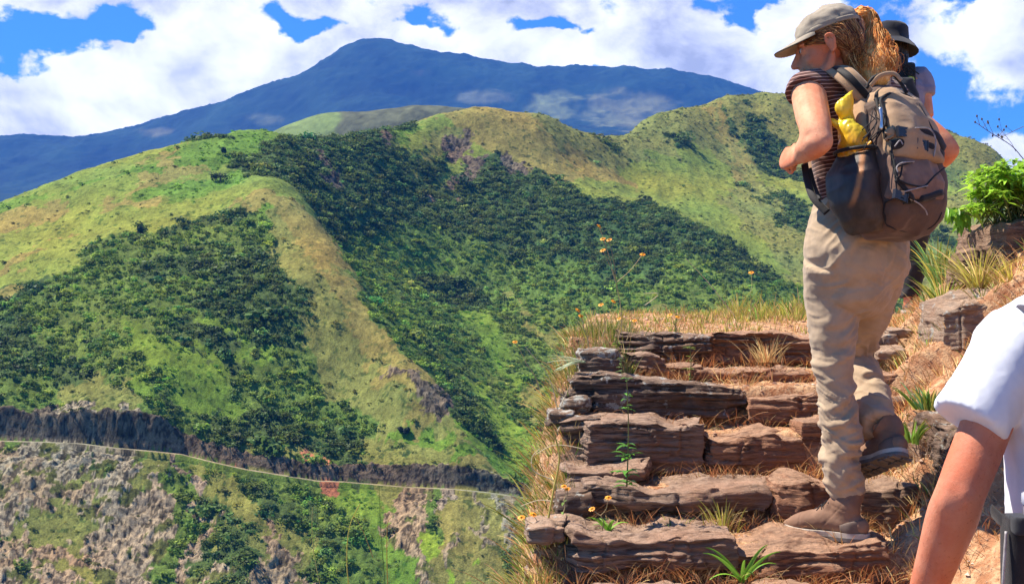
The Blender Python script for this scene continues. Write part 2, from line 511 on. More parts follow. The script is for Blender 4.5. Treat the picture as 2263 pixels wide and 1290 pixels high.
# road cut into the slope
ROADP = [(-300, 972), (0, 974), (90, 976), (180, 980), (260, 990), (330, 996), (400, 1003), (460, 1018), (540, 1036), (640, 1052), (700, 1062), (760, 1064), (830, 1070), (900, 1076), (1000, 1080), (1080, 1088), (1150, 1098), (1220, 1108), (1400, 1120), (1700, 1130), (2200, 1140)]
WALLH = [(-300, 15), (0, 15), (120, 13), (200, 17), (280, 22), (340, 16), (400, 7), (500, 3), (640, 3), (760, 3), (860, 6), (900, 7), (1000, 7), (1150, 7), (1300, 7), (2300, 5)]
road = np.array([pick(a, b, Z) for a, b in ROADP])
rt = road[:, 0] / road[:, 1]
road_y = np.interp(tx, rt, road[:, 1])
k = np.ones(25) / 25
road_y = np.convolve(np.pad(road_y, 12, mode='edge'), k, 'valid')
px_t = CX + FOC * tx
wallh = np.interp(px_t, [a for a, b in WALLH], [b for a, b in WALLH])
wallh = wallh * (1 + 0.30 * fbm(np.stack([px_t / 55, px_t * 0, px_t * 0], -1), 3, 5))
zr_line = np.interp(px_t, [a for a, b in ROADP], [b for a, b in ROADP])
zroad = EYE - (zr_line - HY) / FOC * road_y
S = YY - road_y[None, :]                                   # distance uphill of the road's middle
S = S + fbm(np.stack([XX.ravel() / 9, YY.ravel() / 30, YY.ravel() * 0], -1), 3, 14).reshape(S.shape) * 1.2 * sstep(S, 3, 8)
Zn = Z.copy()
offs = zroad[None, :] - Z[np.argmin(np.abs(yy[:, None] - road_y[None, :]), 0), np.arange(NX)][None, :]
Zn += offs * np.exp(-(S / 90.0) ** 2)
up = wallh[None, :] * sstep(S, 4.0, 10.0) * np.exp(-np.clip(S - 10, 0, None) / 160.0)
Zr = np.where(S < 4.5, np.where(S > -4.5, zroad[None, :] + 0 * S, np.minimum(Zn, zroad[None, :] - (-S - 4.5) * 0.9 + 0)), Zn + up)
wgt = np.where(np.abs(S) < 5, 1.0, np.where(S < 0, sstep(-S, 26, 5), 0.0))
Z = np.where(S > 4.5, Zn + up, Zr * wgt + Zn * (1 - wgt))

# ---- vegetation and ground zones, painted on the land by strokes in world space
ZN = dict(grass=0, bright=1, tan=2, forest=3, shrub=4, rock=5, scree=6, cliff=7, red=8, olive=9, pale=10, roadz=11, lime=12)
ZC = np.array([[.185, .22, .036], [.125, .20, .024], [.245, .20, .05], [.07, .11, .028], [.11, .165, .03], [.37, .29, .18], [.36, .25, .14],
               [.16, .12, .075], [.38, .15, .075], [.185, .19, .046], [.32, .235, .15], [.27, .23, .15], [.24, .31, .03]])
STR = [
 ('grass', 70, [(0, 560), (150, 510), (300, 480)]), ('tan', 24, [(0, 590), (70, 560)]), ('tan', 26, [(0, 500), (130, 460)]), ('tan', 32, [(300, 400), (420, 375)]), ('grass', 40, [(480, 440), (600, 400)]), ('tan', 20, [(500, 470), (590, 430)]), ('tan', 22, [(240, 460), (330, 450)]), ('tan', 16, [(80, 540), (180, 515)]), ('grass', 40, [(100, 440), (260, 400)]),
 ('tan', 20, [(0, 660), (60, 640)]),
 ('bright', 16, [(0, 470), (120, 430), (250, 390), (340, 380)]), ('bright', 26, [(340, 425), (420, 425), (500, 415)]), ('bright', 20, [(430, 350), (560, 330), (700, 300), (820, 292)]), ('bright', 16, [(560, 500), (590, 470)]),
 ('grass', 30, [(180, 420), (280, 400)]), ('grass', 34, [(200, 520), (330, 500)]), ('grass', 26, [(60, 610), (150, 580)]), ('grass', 26, [(400, 480), (520, 460)]), ('grass', 20, [(400, 390), (470, 380)]),
 ('tan', 26, [(560, 440), (620, 470), (660, 510), (700, 560)]), ('olive', 30, [(600, 500), (650, 560), (700, 620)]),
 ('shrub', 50, [(60, 690), (160, 610), (260, 570), (340, 560)]), ('forest', 30, [(40, 650), (110, 610)]), ('forest', 34, [(290, 545), (400, 500), (520, 480)]), ('shrub', 36, [(330, 520), (460, 520), (560, 520)]),
 ('forest', 30, [(320, 600), (480, 590), (560, 600)]), ('shrub', 60, [(100, 750), (250, 680), (400, 660)]), ('forest', 45, [(0, 720), (60, 790)]), ('shrub', 40, [(20, 860), (110, 900)]), ('forest', 30, [(130, 820), (190, 870)]), ('olive', 22, [(120, 880), (230, 890)]),
 ('forest', 40, [(480, 640), (560, 690), (640, 700)]), ('forest', 34, [(600, 660), (700, 700)]),
 ('bright', 13, [(270, 710), (350, 770), (430, 830), (520, 890)]), ('bright', 8, [(330, 740), (420, 800), (500, 870)]), ('bright', 9, [(400, 740), (470, 800), (520, 830)]), ('bright', 10, [(470, 710), (560, 760), (610, 790)]), ('bright', 12, [(300, 830), (350, 880)]), ('bright', 14, [(440, 860), (500, 880)]),
 ('shrub', 28, [(210, 770), (260, 810)]), ('forest', 26, [(420, 730), (520, 800), (620, 850)]), ('forest', 30, [(500, 930), (640, 930), (720, 960)]), ('shrub', 40, [(330, 900), (420, 950)]), ('forest', 28, [(370, 900), (460, 960), (500, 990)]), ('shrub', 40, [(560, 830), (680, 860), (700, 900)]),
 ('olive', 24, [(160, 870), (260, 870)]), ('olive', 18, [(520, 990), (620, 1010), (660, 1020)]), ('forest', 18, [(760, 1035), (800, 1040)]),
 ('tan', 24, [(700, 600), (750, 650), (790, 710), (840, 760)]), ('olive', 40, [(680, 660), (740, 740), (800, 800)]), ('olive', 36, [(760, 860), (850, 900), (900, 960)]), ('olive', 40, [(880, 1000), (960, 1020)]),
 ('tan', 20, [(860, 780), (900, 820)]), ('tan', 20, [(830, 830), (900, 900), (920, 940)]), ('cliff', 16, [(870, 830), (910, 860), (950, 870)]), ('forest', 12, [(880, 960), (895, 960)]), ('bright', 26, [(880, 940), (960, 990), (1000, 1040)]),
 ('shrub', 26, [(740, 900), (800, 960)]), ('olive', 20, [(800, 1010), (860, 1030)]),
 # bowl right of the spur
 ('forest', 60, [(650, 360), (720, 440), (800, 500)]), ('forest', 60, [(760, 350), (850, 380), (950, 400)]), ('cliff', 18, [(700, 340), (740, 370), (720, 400)]), ('cliff', 14, [(850, 300), (870, 340)]), ('grass', 10, [(880, 330), (940, 290), (980, 260)]),
 ('olive', 14, [(910, 370), (960, 330), (1000, 290)]), ('bright', 9, [(880, 300), (930, 290)]), ('cliff', 22, [(1020, 340), (1050, 380), (1010, 400)]), ('cliff', 18, [(1120, 350), (1140, 370)]), ('grass', 9, [(980, 390), (1030, 350), (1060, 330)]),
 ('forest', 50, [(850, 450), (950, 460), (1060, 460)]), ('shrub', 40, [(800, 540), (880, 600), (940, 660)]), ('shrub', 30, [(1120, 590), (1230, 620), (1290, 660)]), ('forest', 60, [(1060, 420), (1160, 440), (1250, 480)]), ('pale', 13, [(945, 425), (958, 445)]), ('shrub', 40, [(850, 540), (950, 560), (980, 580)]),
 ('forest', 45, [(1120, 520), (1250, 530), (1380, 520)]), ('shrub', 36, [(1080, 580), (1180, 600), (1280, 620)]), ('shrub', 26, [(790, 590), (850, 690), (920, 770)]), ('bright', 14, [(1060, 700), (1100, 770), (1130, 830)]), ('bright', 10, [(860, 560), (930, 590), (990, 600)]), ('forest', 34, [(960, 640), (1050, 660)]), ('bright', 14, [(940, 590), (1000, 610)]),
 ('shrub', 50, [(900, 620), (960, 720), (1020, 760)]), ('shrub', 50, [(1060, 620), (1160, 680), (1240, 700)]), ('bright', 26, [(1040, 690), (1090, 760), (1120, 800)]), ('olive', 22, [(1120, 650), (1190, 720), (1250, 760)]),
 ('forest', 20, [(950, 780), (1000, 850), (1040, 900)]), ('shrub', 50, [(1060, 830), (1130, 900)]), ('bright', 24, [(1060, 860), (1120, 940), (1160, 1000)]), ('bright', 20, [(1040, 960), (1090, 1030)]), ('shrub', 40, [(1160, 800), (1230, 880)]), ('olive', 20, [(1180, 850), (1230, 960)]),
 ('forest', 16, [(1040, 920), (1060, 990)]),
 ('shrub', 60, [(1300, 620), (1400, 650), (1550, 640)]), ('forest', 34, [(1340, 560), (1350, 640)]), ('forest', 40, [(1420, 530), (1440, 600)]), ('forest', 30, [(1500, 500), (1580, 540), (1620, 590)]), ('olive', 34, [(1300, 760), (1450, 720)]), ('shrub', 60, [(1250, 800), (1500, 850), (1700, 850)]),
 # brown brow and light grass behind
 ('tan', 32, [(1010, 252), (1080, 262), (1150, 285), (1210, 320)]), ('tan', 26, [(1120, 300), (1200, 350), (1260, 390)]), ('tan', 20, [(1260, 350), (1330, 380), (1380, 400)]), ('olive', 34, [(1230, 300), (1320, 330), (1400, 350)]), ('forest', 13, [(1340, 320), (1380, 345)]),
 ('grass', 30, [(1300, 410), (1400, 430), (1480, 450)]), ('grass', 34, [(1400, 380), (1500, 400), (1560, 430)]), ('grass', 34, [(1560, 450), (1640, 520), (1700, 580)]), ('olive', 30, [(1450, 300), (1560, 280), (1640, 260)]), ('forest', 12, [(1480, 310), (1510, 320)]),
 ('olive', 34, [(1600, 330), (1660, 400), (1700, 460)]), ('grass', 30, [(1560, 350), (1600, 400)]), ('olive', 20, [(1590, 440), (1640, 480)]), ('tan', 20, [(1590, 260), (1620, 330), (1640, 400)]),
 ('forest', 15, [(1600, 260), (1620, 290)]), ('forest', 24, [(1660, 280), (1690, 330), (1720, 370)]), ('forest', 16, [(1640, 400), (1690, 440), (1720, 480)]), ('forest', 14, [(1740, 440), (1770, 500)]), ('olive', 40, [(1720, 240), (1800, 300)]), ('grass', 30, [(1700, 400), (1760, 420)]), ('olive', 40, [(1700, 520), (1780, 600)]),
 ('olive', 80, [(2100, 330), (2150, 400), (2180, 460)]), ('grass', 26, [(2100, 420), (2160, 400)]), ('cliff', 8, [(2208, 330), (2230, 360)]), ('forest', 16, [(2060, 520), (2090, 530)]), ('olive', 60, [(1950, 400), (2000, 600)]),
 ('shrub', 60, [(1900, 700), (2200, 700)]),
 # below the road
 ('rock', 46, [(40, 1010), (150, 1020), (260, 1040)]), ('scree', 30, [(20, 1200), (120, 1200), (200, 1240)]), ('rock', 26, [(170, 1150), (240, 1220), (230, 1290)]), ('scree', 22, [(0, 1010), (60, 1060), (100, 1100)]), ('olive', 22, [(150, 1010), (230, 1010)]), ('forest', 10, [(190, 1045), (260, 1050)]), ('rock', 30, [(260, 1080), (310, 1080), (330, 1040)]), ('rock', 44, [(235, 1100), (300, 1140), (300, 1240)]),
 ('scree', 22, [(110, 1100), (160, 1110), (220, 1130)]), ('olive', 24, [(170, 1090), (230, 1100)]), ('rock', 20, [(0, 1080), (40, 1130)]), ('olive', 16, [(40, 1170), (120, 1160), (190, 1190)]), ('forest', 20, [(10, 1120), (20, 1180)]), ('rock', 24, [(20, 1230), (60, 1270)]), ('rock', 14, [(70, 1150), (80, 1290)]),
 ('rock', 22, [(230, 1180), (290, 1260)]), ('olive', 24, [(120, 1230), (200, 1270)]), ('forest', 12, [(70, 1220), (80, 1280)]), ('rock', 14, [(110, 1250), (160, 1290)]),
 ('shrub', 22, [(352, 1040), (364, 1120), (370, 1200), (380, 1290)]), ('olive', 18, [(330, 1000), (345, 1040)]), ('pale', 10, [(372, 1015), (395, 1070), (420, 1130), (440, 1230)]), ('scree', 14, [(430, 1160), (450, 1240)]),
 ('shrub', 34, [(430, 1020), (520, 1060), (600, 1090)]), ('olive', 22, [(420, 1060), (470, 1100), (530, 1160)]), ('forest', 26, [(440, 1150), (490, 1210), (530, 1250)]), ('rock', 18, [(450, 1200), (480, 1270)]), ('olive', 20, [(500, 1120), (560, 1180)]),
 ('shrub', 50, [(600, 1080), (700, 1130), (760, 1180)]), ('forest', 34, [(560, 1090), (620, 1150)]), ('forest', 30, [(700, 1160), (740, 1220)]), ('bright', 20, [(800, 1090), (830, 1150), (860, 1220), (890, 1290)]), ('bright', 20, [(740, 1080), (790, 1130)]),
 ('scree', 24, [(600, 1210), (650, 1260), (680, 1300)]), ('olive', 16, [(620, 1190), (680, 1230)]), ('shrub', 30, [(760, 1230), (840, 1290)]), ('scree', 22, [(540, 1260), (600, 1290)]),
 ('scree', 22, [(885, 1085), (890, 1150), (900, 1220), (915, 1290)]), ('scree', 11, [(920, 1090), (915, 1180)]), ('shrub', 12, [(945, 1090), (945, 1160)]), ('lime', 15, [(938, 1185), (940, 1215)]), ('pale', 8, [(960, 1085), (968, 1130)]),
 ('tan', 34, [(1000, 1100), (1010, 1180), (1000, 1260)]), ('tan', 30, [(1060, 1110), (1080, 1200)]), ('scree', 12, [(1100, 1120), (1130, 1200)]), ('scree', 16, [(1030, 1130), (1060, 1200)]), ('scree', 12, [(985, 1190), (1000, 1250)]), ('tan', 24, [(950, 1240), (990, 1290)]), ('lime', 16, [(1000, 1270), (1040, 1290)]), ('olive', 20, [(1120, 1130), (1140, 1180)]), ('rock', 12, [(1070, 1110), (1120, 1190)]), ('forest', 12, [(1130, 1210), (1150, 1260)]),
 ('shrub', 20, [(1150, 1110), (1180, 1150)]), ('tan', 24, [(1080, 1230), (1120, 1290)]), ('shrub', 60, [(1300, 1150), (1300, 1290)]), ('shrub', 80, [(1700, 1100), (1700, 1290), (2200, 1200)]),
 ('red', 14, [(662, 1030), (675, 1040)]), ('red', 9, [(500, 1018), (505, 1020)]), ('red', 13, [(700, 1070), (735, 1088)]),
]
wx = fbm(np.stack([XX.ravel() / 30, YY.ravel() / 30, 0 * YY.ravel()], -1), 4, 21, gain=.65).reshape(Z.shape)
wy = fbm(np.stack([XX.ravel() / 30, YY.ravel() / 30, 9 + 0 * YY.ravel()], -1), 4, 31, gain=.65).reshape(Z.shape)
QX, QY = XX + wx * 22, YY + wy * 34
ZNOI = {k_: fbm(np.stack([XX.ravel(), YY.ravel() * .7, 40 * v_ + 0 * YY.ravel()], -1) / 11, 4, 100 + v_, gain=.7).reshape(Z.shape) for k_, v_ in ZN.items()}
best = np.full(Z.shape, 1e9); zone = np.full(Z.shape, ZN['shrub'], int)
for (zn, rad, pts) in STR:
    wp = np.array([pick(a, b, Z) for a, b in pts])
    if len(wp) == 1: wp = np.vstack([wp, wp + 1])
    rm = rad * wp[:, 1].mean() / FOC
    lo, hi = wp.min(0) - 260, wp.max(0) + 260
    jm = (YY[:, 0] > lo[1]) & (YY[:, 0] < hi[1])
    if not jm.any(): continue
    j0, j1 = np.where(jm)[0][[0, -1]]
    qx, qy = QX[j0:j1 + 1], QY[j0:j1 + 1]
    dm = np.full(qx.shape, 1e9)
    for a, b in zip(wp[:-1], wp[1:]):
        ab = b - a; L = (ab ** 2).sum() + 1e-6
        t = np.clip(((qx - a[0]) * ab[0] + (qy - a[1]) * ab[1]) / L, 0, 1)
        dx, dy = qx - a[0] - t * ab[0], (qy - a[1] - t * ab[1]) * 0.62
        dm = np.minimum(dm, np.sqrt(dx * dx + dy * dy))
    sc_ = dm / rm + 0.95 * ZNOI[zn][j0:j1 + 1] * np.clip(26 / rad, .5, 1.3)
    sub = best[j0:j1 + 1]; zs = zone[j0:j1 + 1]
    m = sc_ < sub
    sub[m] = sc_[m]; zs[m] = ZN[zn]
# the road and its rock wall
zone[(np.abs(S) < 3.2 - 1.2 * sstep(px_t, 600, 900)[None, :])] = ZN['roadz']
zone[(S > 4.2) & (S < 10.5)] = ZN['cliff']
zone[(S > 9) & (S < 22) & (wx > 0.1) & (px_t[None, :] < 420)] = ZN['cliff']

# steepness decides between bare wall and plants
dzy = np.gradient(Z, axis=0) / np.gradient(yy)[:, None]
rockm = np.isin(zone, [ZN['rock'], ZN['scree'], ZN['cliff'], ZN['pale']])
pr = np.stack([XX.ravel(), YY.ravel(), Z.ravel()], -1)
crag = ridged(pr * np.array([1 / 9., 1 / 14., 1 / 12.]), 5, 44).reshape(Z.shape)
rough = fbm(pr / 3.5, 3, 61).reshape(Z.shape)
km = np.ones(5) / 5
rw = rockm.astype(float)
rw = np.apply_along_axis(lambda r: np.convolve(r, km, 'same'), 1, rw)
fo = np.isin(zone, [ZN['forest'], ZN['shrub']]).astype(float)
Z = Z + (crag * 2.3 * rw + rough * (0.7 + 1.6 * fo + 1.8 * rw)) * fade * sstep(np.abs(S), 4.3, 8)

colr = ZC[zone]
tintn = fbm(pr / 14, 4, 71, gain=.6).reshape(Z.shape)[..., None]
fine = 1.35 * fbm(pr / 2.6, 3, 77, gain=.7).reshape(Z.shape)[..., None]
big = fbm(pr / 110, 3, 79).reshape(Z.shape)[..., None]
colr = colr * (1 + 0.5 * tintn + 0.42 * fine)
colr = colr * (1 + big * np.array([0.35, 0.05, -0.1]))
# grass slopes get scattered darker tufts and dry flecks, rock is darkened in its cracks and gets plant patches
spk = (fbm(pr / 4.2, 2, 90).reshape(Z.shape) > 0.42)[..., None] & np.isin(zone, [0, 1, 2, 9])[..., None]
colr = np.where(spk, colr * np.array([.42, .55, .5]), colr)
crk = (crag < -0.05)[..., None] & np.isin(zone, [5, 6, 7])[..., None]
colr = np.where(crk, colr * 0.22 + np.array([.03, .026, .012]), colr)
ck2 = (fbm(pr / np.array([2.2, 3.5, 1.6]), 3, 95, gain=.7).reshape(Z.shape) < -.12)[..., None] & np.isin(zone, [5, 6, 7, 10])[..., None]
colr = np.where(ck2, colr * .3, colr)
pl = (tintn[..., 0] > 0.16)[..., None] & np.isin(zone, [5, 6])[..., None]
colr = np.where(pl, np.array([.11, .115, .03]) * (1 + fine), colr)
colr = np.clip(colr, 0.004, 0.8)

ii = np.arange(NYr * NX).reshape(NYr, NX)
quads = np.stack([ii[:-1, :-1].ravel(), ii[:-1, 1:].ravel(), ii[1:, 1:].ravel(), ii[1:, :-1].ravel()], -1)
me = raw_mesh('hillside', np.stack([XX.ravel(), YY.ravel(), Z.ravel()], -1), quads)
fcol(me, 'land', colr.reshape(-1, 3))
m, t, b = new_mat('land')
att = t.new('ShaderNodeAttribute', attribute_name='land').outputs['Color']
geo = t.new('ShaderNodeNewGeometry').outputs['Position']
n = t.noise(geo, 0.9, 5, 0.7)
t.put(b.inputs['Base Color'], t.mix(1.0, att, t.ramp(n, [(0.3, 0.55), (0.7, 1.45)]), 'MULTIPLY'))
b.inputs['Roughness'].default_value = 0.95; b.inputs['Specular IOR Level'].default_value = 0.1
t.put(b.inputs['Normal'], t.bump(t.noise(geo, 0.5, 6, 0.75), 0.9, 1.6))
MLAND = m
hill = obj('hillside', me, m)
tag(hill, kind='structure')

# ---- scrub and forest crowns scattered over the slopes (uncountable)
def crown_proto(name, seed, nl=90, leafy=1.0):
    r = np.random.default_rng(seed)
    V, F = [], []
    # a few overlapping lobes, each a shell of small tilted leaf masses
    lobes = [(r.normal(0, .34, 3) * np.array([1, 1, .5]) + np.array([0, 0, .55]), r.uniform(.34, .58)) for _ in range(6)]
    for c, rad in lobes:
        for _ in range(nl // 6):
            d = r.normal(size=3); d[2] = d[2] * .8 + .35; d /= np.linalg.norm(d)
            p = c + d * rad * r.uniform(.72, 1.06)
            s = r.uniform(.10, .22) * leafy
            nrm = d + r.normal(0, .45, 3); nrm /= np.linalg.norm(nrm)
            a = np.cross(nrm, r.normal(size=3)); a /= np.linalg.norm(a); bb = np.cross(nrm, a)
            i = len(V)
            V += [p + a * s, p + bb * s * .8 + nrm * s * .3, p - a * s, p - bb * s * .8 + nrm * s * .1]
            F.append([i, i + 1, i + 2, i + 3])
    me = raw_mesh(name, np.array(V), np.array(F), smooth=False)
    return me
def foliage_mat(name, c1, c2, inst=True, rough=0.6, transl=0.25):
    m, t, b = new_mat(name)
    if inst:
        a = t.new('ShaderNodeAttribute', attribute_type='INSTANCER', attribute_name='tint').outputs['Color']
    else:
        a = t.new('ShaderNodeAttribute', attribute_name='tint').outputs['Color']
    g = t.new('ShaderNodeNewGeometry')
    rnd = g.outputs['Random Per Island']
    c = t.mix(1.0, a, t.ramp(rnd, [(0.0, 0.6), (1.0, 1.4)]), 'MULTIPLY')
    t.put(b.inputs['Base Color'], c)
    b.inputs['Roughness'].default_value = rough; b.inputs['Specular IOR Level'].default_value = 0.25
    if transl > 0:
        tr = t.new('ShaderNodeBsdfTranslucent'); t.put(tr.inputs[0], c)
        mxs = t.new('ShaderNodeMixShader'); mxs.inputs[0].default_value = transl
        t.l.new(b.outputs[0], mxs.inputs[1]); t.l.new(tr.outputs[0], mxs.inputs[2])
        t.l.new(mxs.outputs[0], t.n['Material Output'].inputs[0])
    return m
MCROWN = foliage_mat('crown_leaves', None, None, transl=.4)
protos = []
for s in range(4):
    pm = crown_proto('crown_shape', 50 + s)
    pm.materials.append(MCROWN)
    protos.append(bpy.data.objects.new('crown_shape', pm))

def scatter(name, pos, scl, tint, protos, label, cat, zs=None):
    me = bpy.data.meshes.new(name)
    me.vertices.add(len(pos)); me.vertices.foreach_set('co', np.asarray(pos, np.float32).ravel())
    a = me.attributes.new('scl', 'FLOAT_VECTOR', 'POINT'); a.data.foreach_set('vector', np.asarray(scl, np.float32).ravel())
    a = me.attributes.new('rz', 'FLOAT_VECTOR', 'POINT'); rz = np.zeros((len(pos), 3), np.float32); rz[:, 2] = rng.uniform(0, 6.28, len(pos)); rz[:, 0] = rng.normal(0, .12, len(pos)); a.data.foreach_set('vector', rz.ravel())
    a = me.attributes.new('pick', 'INT', 'POINT'); a.data.foreach_set('value', rng.integers(0, len(protos), len(pos)).astype(np.int32))
    fcol(me, 'tint', tint)
    o = bpy.data.objects.new(name, me); COL.objects.link(o)
    ng = bpy.data.node_groups.new(name + '_nodes', 'GeometryNodeTree')
    ng.interface.new_socket('Geometry', in_out='INPUT', socket_type='NodeSocketGeometry')
    ng.interface.new_socket('Geometry', in_out='OUTPUT', socket_type='NodeSocketGeometry')
    N, L = ng.nodes, ng.links
    gi, go = N.new('NodeGroupInput'), N.new('NodeGroupOutput')
    iop = N.new('GeometryNodeInstanceOnPoints')
    g2i = N.new('GeometryNodeGeometryToInstance')
    for p in reversed(protos):
        oi = N.new('GeometryNodeObjectInfo'); oi.inputs['Object'].default_value = p
        L.new(oi.outputs['Geometry'], g2i.inputs[0])
    def na(nm, dt):
        q = N.new('GeometryNodeInputNamedAttribute'); q.data_type = dt; q.inputs[0].default_value = nm
        return [s for s in q.outputs if s.enabled][0]
    L.new(gi.outputs[0], iop.inputs['Points']); L.new(g2i.outputs[0], iop.inputs['Instance'])
    iop.inputs['Pick Instance'].default_value = True
    L.new(na('pick', 'INT'), iop.inputs['Instance Index'])
    L.new(na('scl', 'FLOAT_VECTOR'), iop.inputs['Scale'])
    L.new(na('rz', 'FLOAT_VECTOR'), iop.inputs['Rotation'])
    L.new(iop.outputs[0], go.inputs[0])
    md = o.modifiers.new('scatter', 'NODES'); md.node_group = ng
    tag(o, label, cat, kind='stuff')
    return o

dens_z = np.zeros(13)
for kz, dv in dict(forest=1 / 19., shrub=1 / 23., olive=1 / 90., grass=1 / 700., bright=1 / 75., tan=1 / 500., rock=1 / 120., scree=1 / 200., cliff=1 / 150., lime=1 / 200., pale=1 / 3000.).items(): dens_z[ZN[kz]] = dv
area = np.abs(np.gradient(XX, axis=1) * np.gradient(YY, axis=0))
inview = (YY > 745) & (YY < 2130) & (np.abs(S) > 6.5)
pxv, pyv = scr(XX, YY, Z)
inview &= (pxv > -150) & (pxv < 2420) & (pyv < 1330)
# skip what ridges hide for good from anywhere near the viewpoint
runmin = np.minimum.accumulate(np.where(YY > 650, pyv, 1e9), axis=0)
inview &= pyv < runmin + 22
prob = area * dens_z[zone] * inview * np.clip(1 + 1.3 * tintn[..., 0], .15, 2.5)
hit = rng.random(Z.shape) < prob
jj, kk = np.where(hit)
nb = len(jj)
print('crowns', nb)
bx = XX[jj, kk] + rng.uniform(-.8, .8, nb); by = YY[jj, kk] + rng.uniform(-.8, .8, nb); bz = Z[jj, kk]
zb = zone[jj, kk]
size = rng.lognormal(0, .42, nb) * np.where(zb == ZN['forest'], 3.9, np.where(zb == ZN['shrub'], 3.1, np.where(zb == ZN['bright'], 1.7, 1.9)))
CT = {ZN['forest']: (.108, .165, .036), ZN['shrub']: (.165, .25, .036), ZN['olive']: (.17, .19, .042), ZN['grass']: (.12, .16, .03), ZN['bright']: (.13, .26, .022), ZN['tan']: (.11, .12, .03), ZN['rock']: (.12, .125, .04), ZN['scree']: (.08, .09, .03), ZN['cliff']: (.04, .06, .02), ZN['lime']: (.24, .36, .02), ZN['pale']: (.1, .12, .03)}
tint = np.array([CT.get(int(q), (.05, .1, .02)) for q in zb])
vv = rng.lognormal(0, .36, nb)[:, None]
hue = rng.normal(0, .22, nb)[:, None] + 0.5 * tintn[jj, kk]
tint = np.clip(tint * vv * (1 + hue * np.array([1.0, .35, -.2])), .004, .6)
scl = np.stack([size * rng.uniform(.8, 1.25, nb), size * rng.uniform(.8, 1.25, nb), size * rng.uniform(.5, .95, nb)], -1)
scatter('forest', np.stack([bx, by, bz - .25 * size], -1), scl, tint, protos, 'dense scrub and trees covering the mountain slopes', 'forest')

# single shrubs that stand alone on the open grass
def lone_shrub(px, py, wpx, hpx, label, col=(.03, .055, .016), seed=1):
    q = pick(px, py, Z)
    j = np.interp(q[0] / q[1], tx, np.arange(NX)); i = np.interp(q[1], yy, np.arange(NYr))
    z = Z[int(i), int(j)]
    w_, h_ = wpx * q[1] / FOC, hpx * q[1] / FOC
    r = np.random.default_rng(seed)
    V, F, T = [], [], []
    lobes = [(np.array([r.uniform(-.38, .38) * w_, r.uniform(-.3, .3) * w_, h_ * r.uniform(.35, .75)]), r.uniform(.16, .26)) for _ in range(10)]
    for c, rad in lobes:
        for _ in range(110):
            d = r.normal(size=3); d /= np.linalg.norm(d)
            p = c + d * np.array([w_, w_, h_ * 1.3]) * rad * r.uniform(.6, 1.05)
            s = r.uniform(.3, .75)
            nrm = d + r.normal(0, .5, 3); nrm /= np.linalg.norm(nrm)
            a = np.cross(nrm, r.normal(size=3)); a /= np.linalg.norm(a); bb = np.cross(nrm, a)
            k0 = len(V); V += [p + a * s, p + bb * s, p - a * s, p - bb * s]; F.append([k0, k0 + 1, k0 + 2, k0 + 3])
            T += [np.array(col) * r.uniform(.6, 1.5)] * 4
    base = np.array([q[0], q[1], z - .5])
    root = empty('lone_shrub', base, label, 'shrub', 'lone shrubs on the open slopes')
    fm = raw_mesh('foliage', np.array(V) + base, np.array(F), smooth=False); fcol(fm, 'tint', np.array(T))
    obj('foliage', fm, MSHR, root)
    v, f = tube(np.array([base, base + [0, 0, h_ * .5], base + [.3, 0, h_ * .8]]), [w_ * .05, w_ * .035, w_ * .02], 8)
    obj('trunk', raw_mesh('trunk', v, f), MBARK, root)
MSHR = foliage_mat('shrub_leaves', None, None, inst=False, rough=.55, transl=.2)
MBARK = simple_mat('bark', (.16, .11, .07), .9, scale=40, bump=.5)
lone_shrub(487, 402, 46, 24, 'largest dark round shrub alone on the open upper grass slope', seed=3)
lone_shrub(493, 344, 12, 17, 'small dark upright shrub just under the grassy crest', (.035, .06, .02), 4)
lone_shrub(310, 520, 12, 22, 'slim dark shrub poking above the scrub at the lower edge of the pasture', (.03, .055, .02), 5)
lone_shrub(893, 962, 24, 17, 'dark round shrub alone on the olive slope just above the road', (.02, .035, .015), 6)

# ================================================================== FAR MOUNTAIN AND FOOTHILLS
def ridge_land(name, sky_pts, face_pts, y0, y1, colf, nx=520, ny=260, amp=1.0, seed=3, span=(-.62, .62), sm=4e-4):
    wp = []
    for (a, b, c) in sky_pts:
        p = P(a, b, c); wp.append(p); wp.append((p[0] * 1.1, p[1] + (y1 - y0) * .22, p[2] - (y1 - y0) * .12))
    for (a, b, c) in face_pts: wp.append(P(a, b, c))
    md = tps_fit(np.array(wp, float), smooth=sm, s=y1)
    t_ = np.linspace(span[0], span[1], nx); y_ = np.linspace(y0, y1, ny)
    TT, YYm = np.meshgrid(t_, y_); Xm = TT * YYm
    z_ = tps_eval(md, np.stack([Xm.ravel(), YYm.ravel()], -1))
    p3 = np.stack([Xm.ravel(), YYm.ravel() * .8, z_], -1)
    z_ = z_ + amp * (ridged(p3 / 900, 5, seed) * 60 + fbm(p3 / 160, 4, seed + 5) * 16 + fbm(p3 / 40, 2, seed + 6) * 9)
    p3[:, 2] = z_
    c_ = colf(Xm.ravel(), YYm.ravel(), z_, p3)
    p3[:, 1] = YYm.ravel()
    i_ = np.arange(nx * ny).reshape(ny, nx)
    q_ = np.stack([i_[:-1, :-1].ravel(), i_[:-1, 1:].ravel(), i_[1:, 1:].ravel(), i_[1:, :-1].ravel()], -1)
    mm = raw_mesh(name, p3, q_); fcol(mm, 'land', np.clip(c_, .003, .6))
    o = obj(name, mm, MLAND); tag(o, kind='structure'); return o

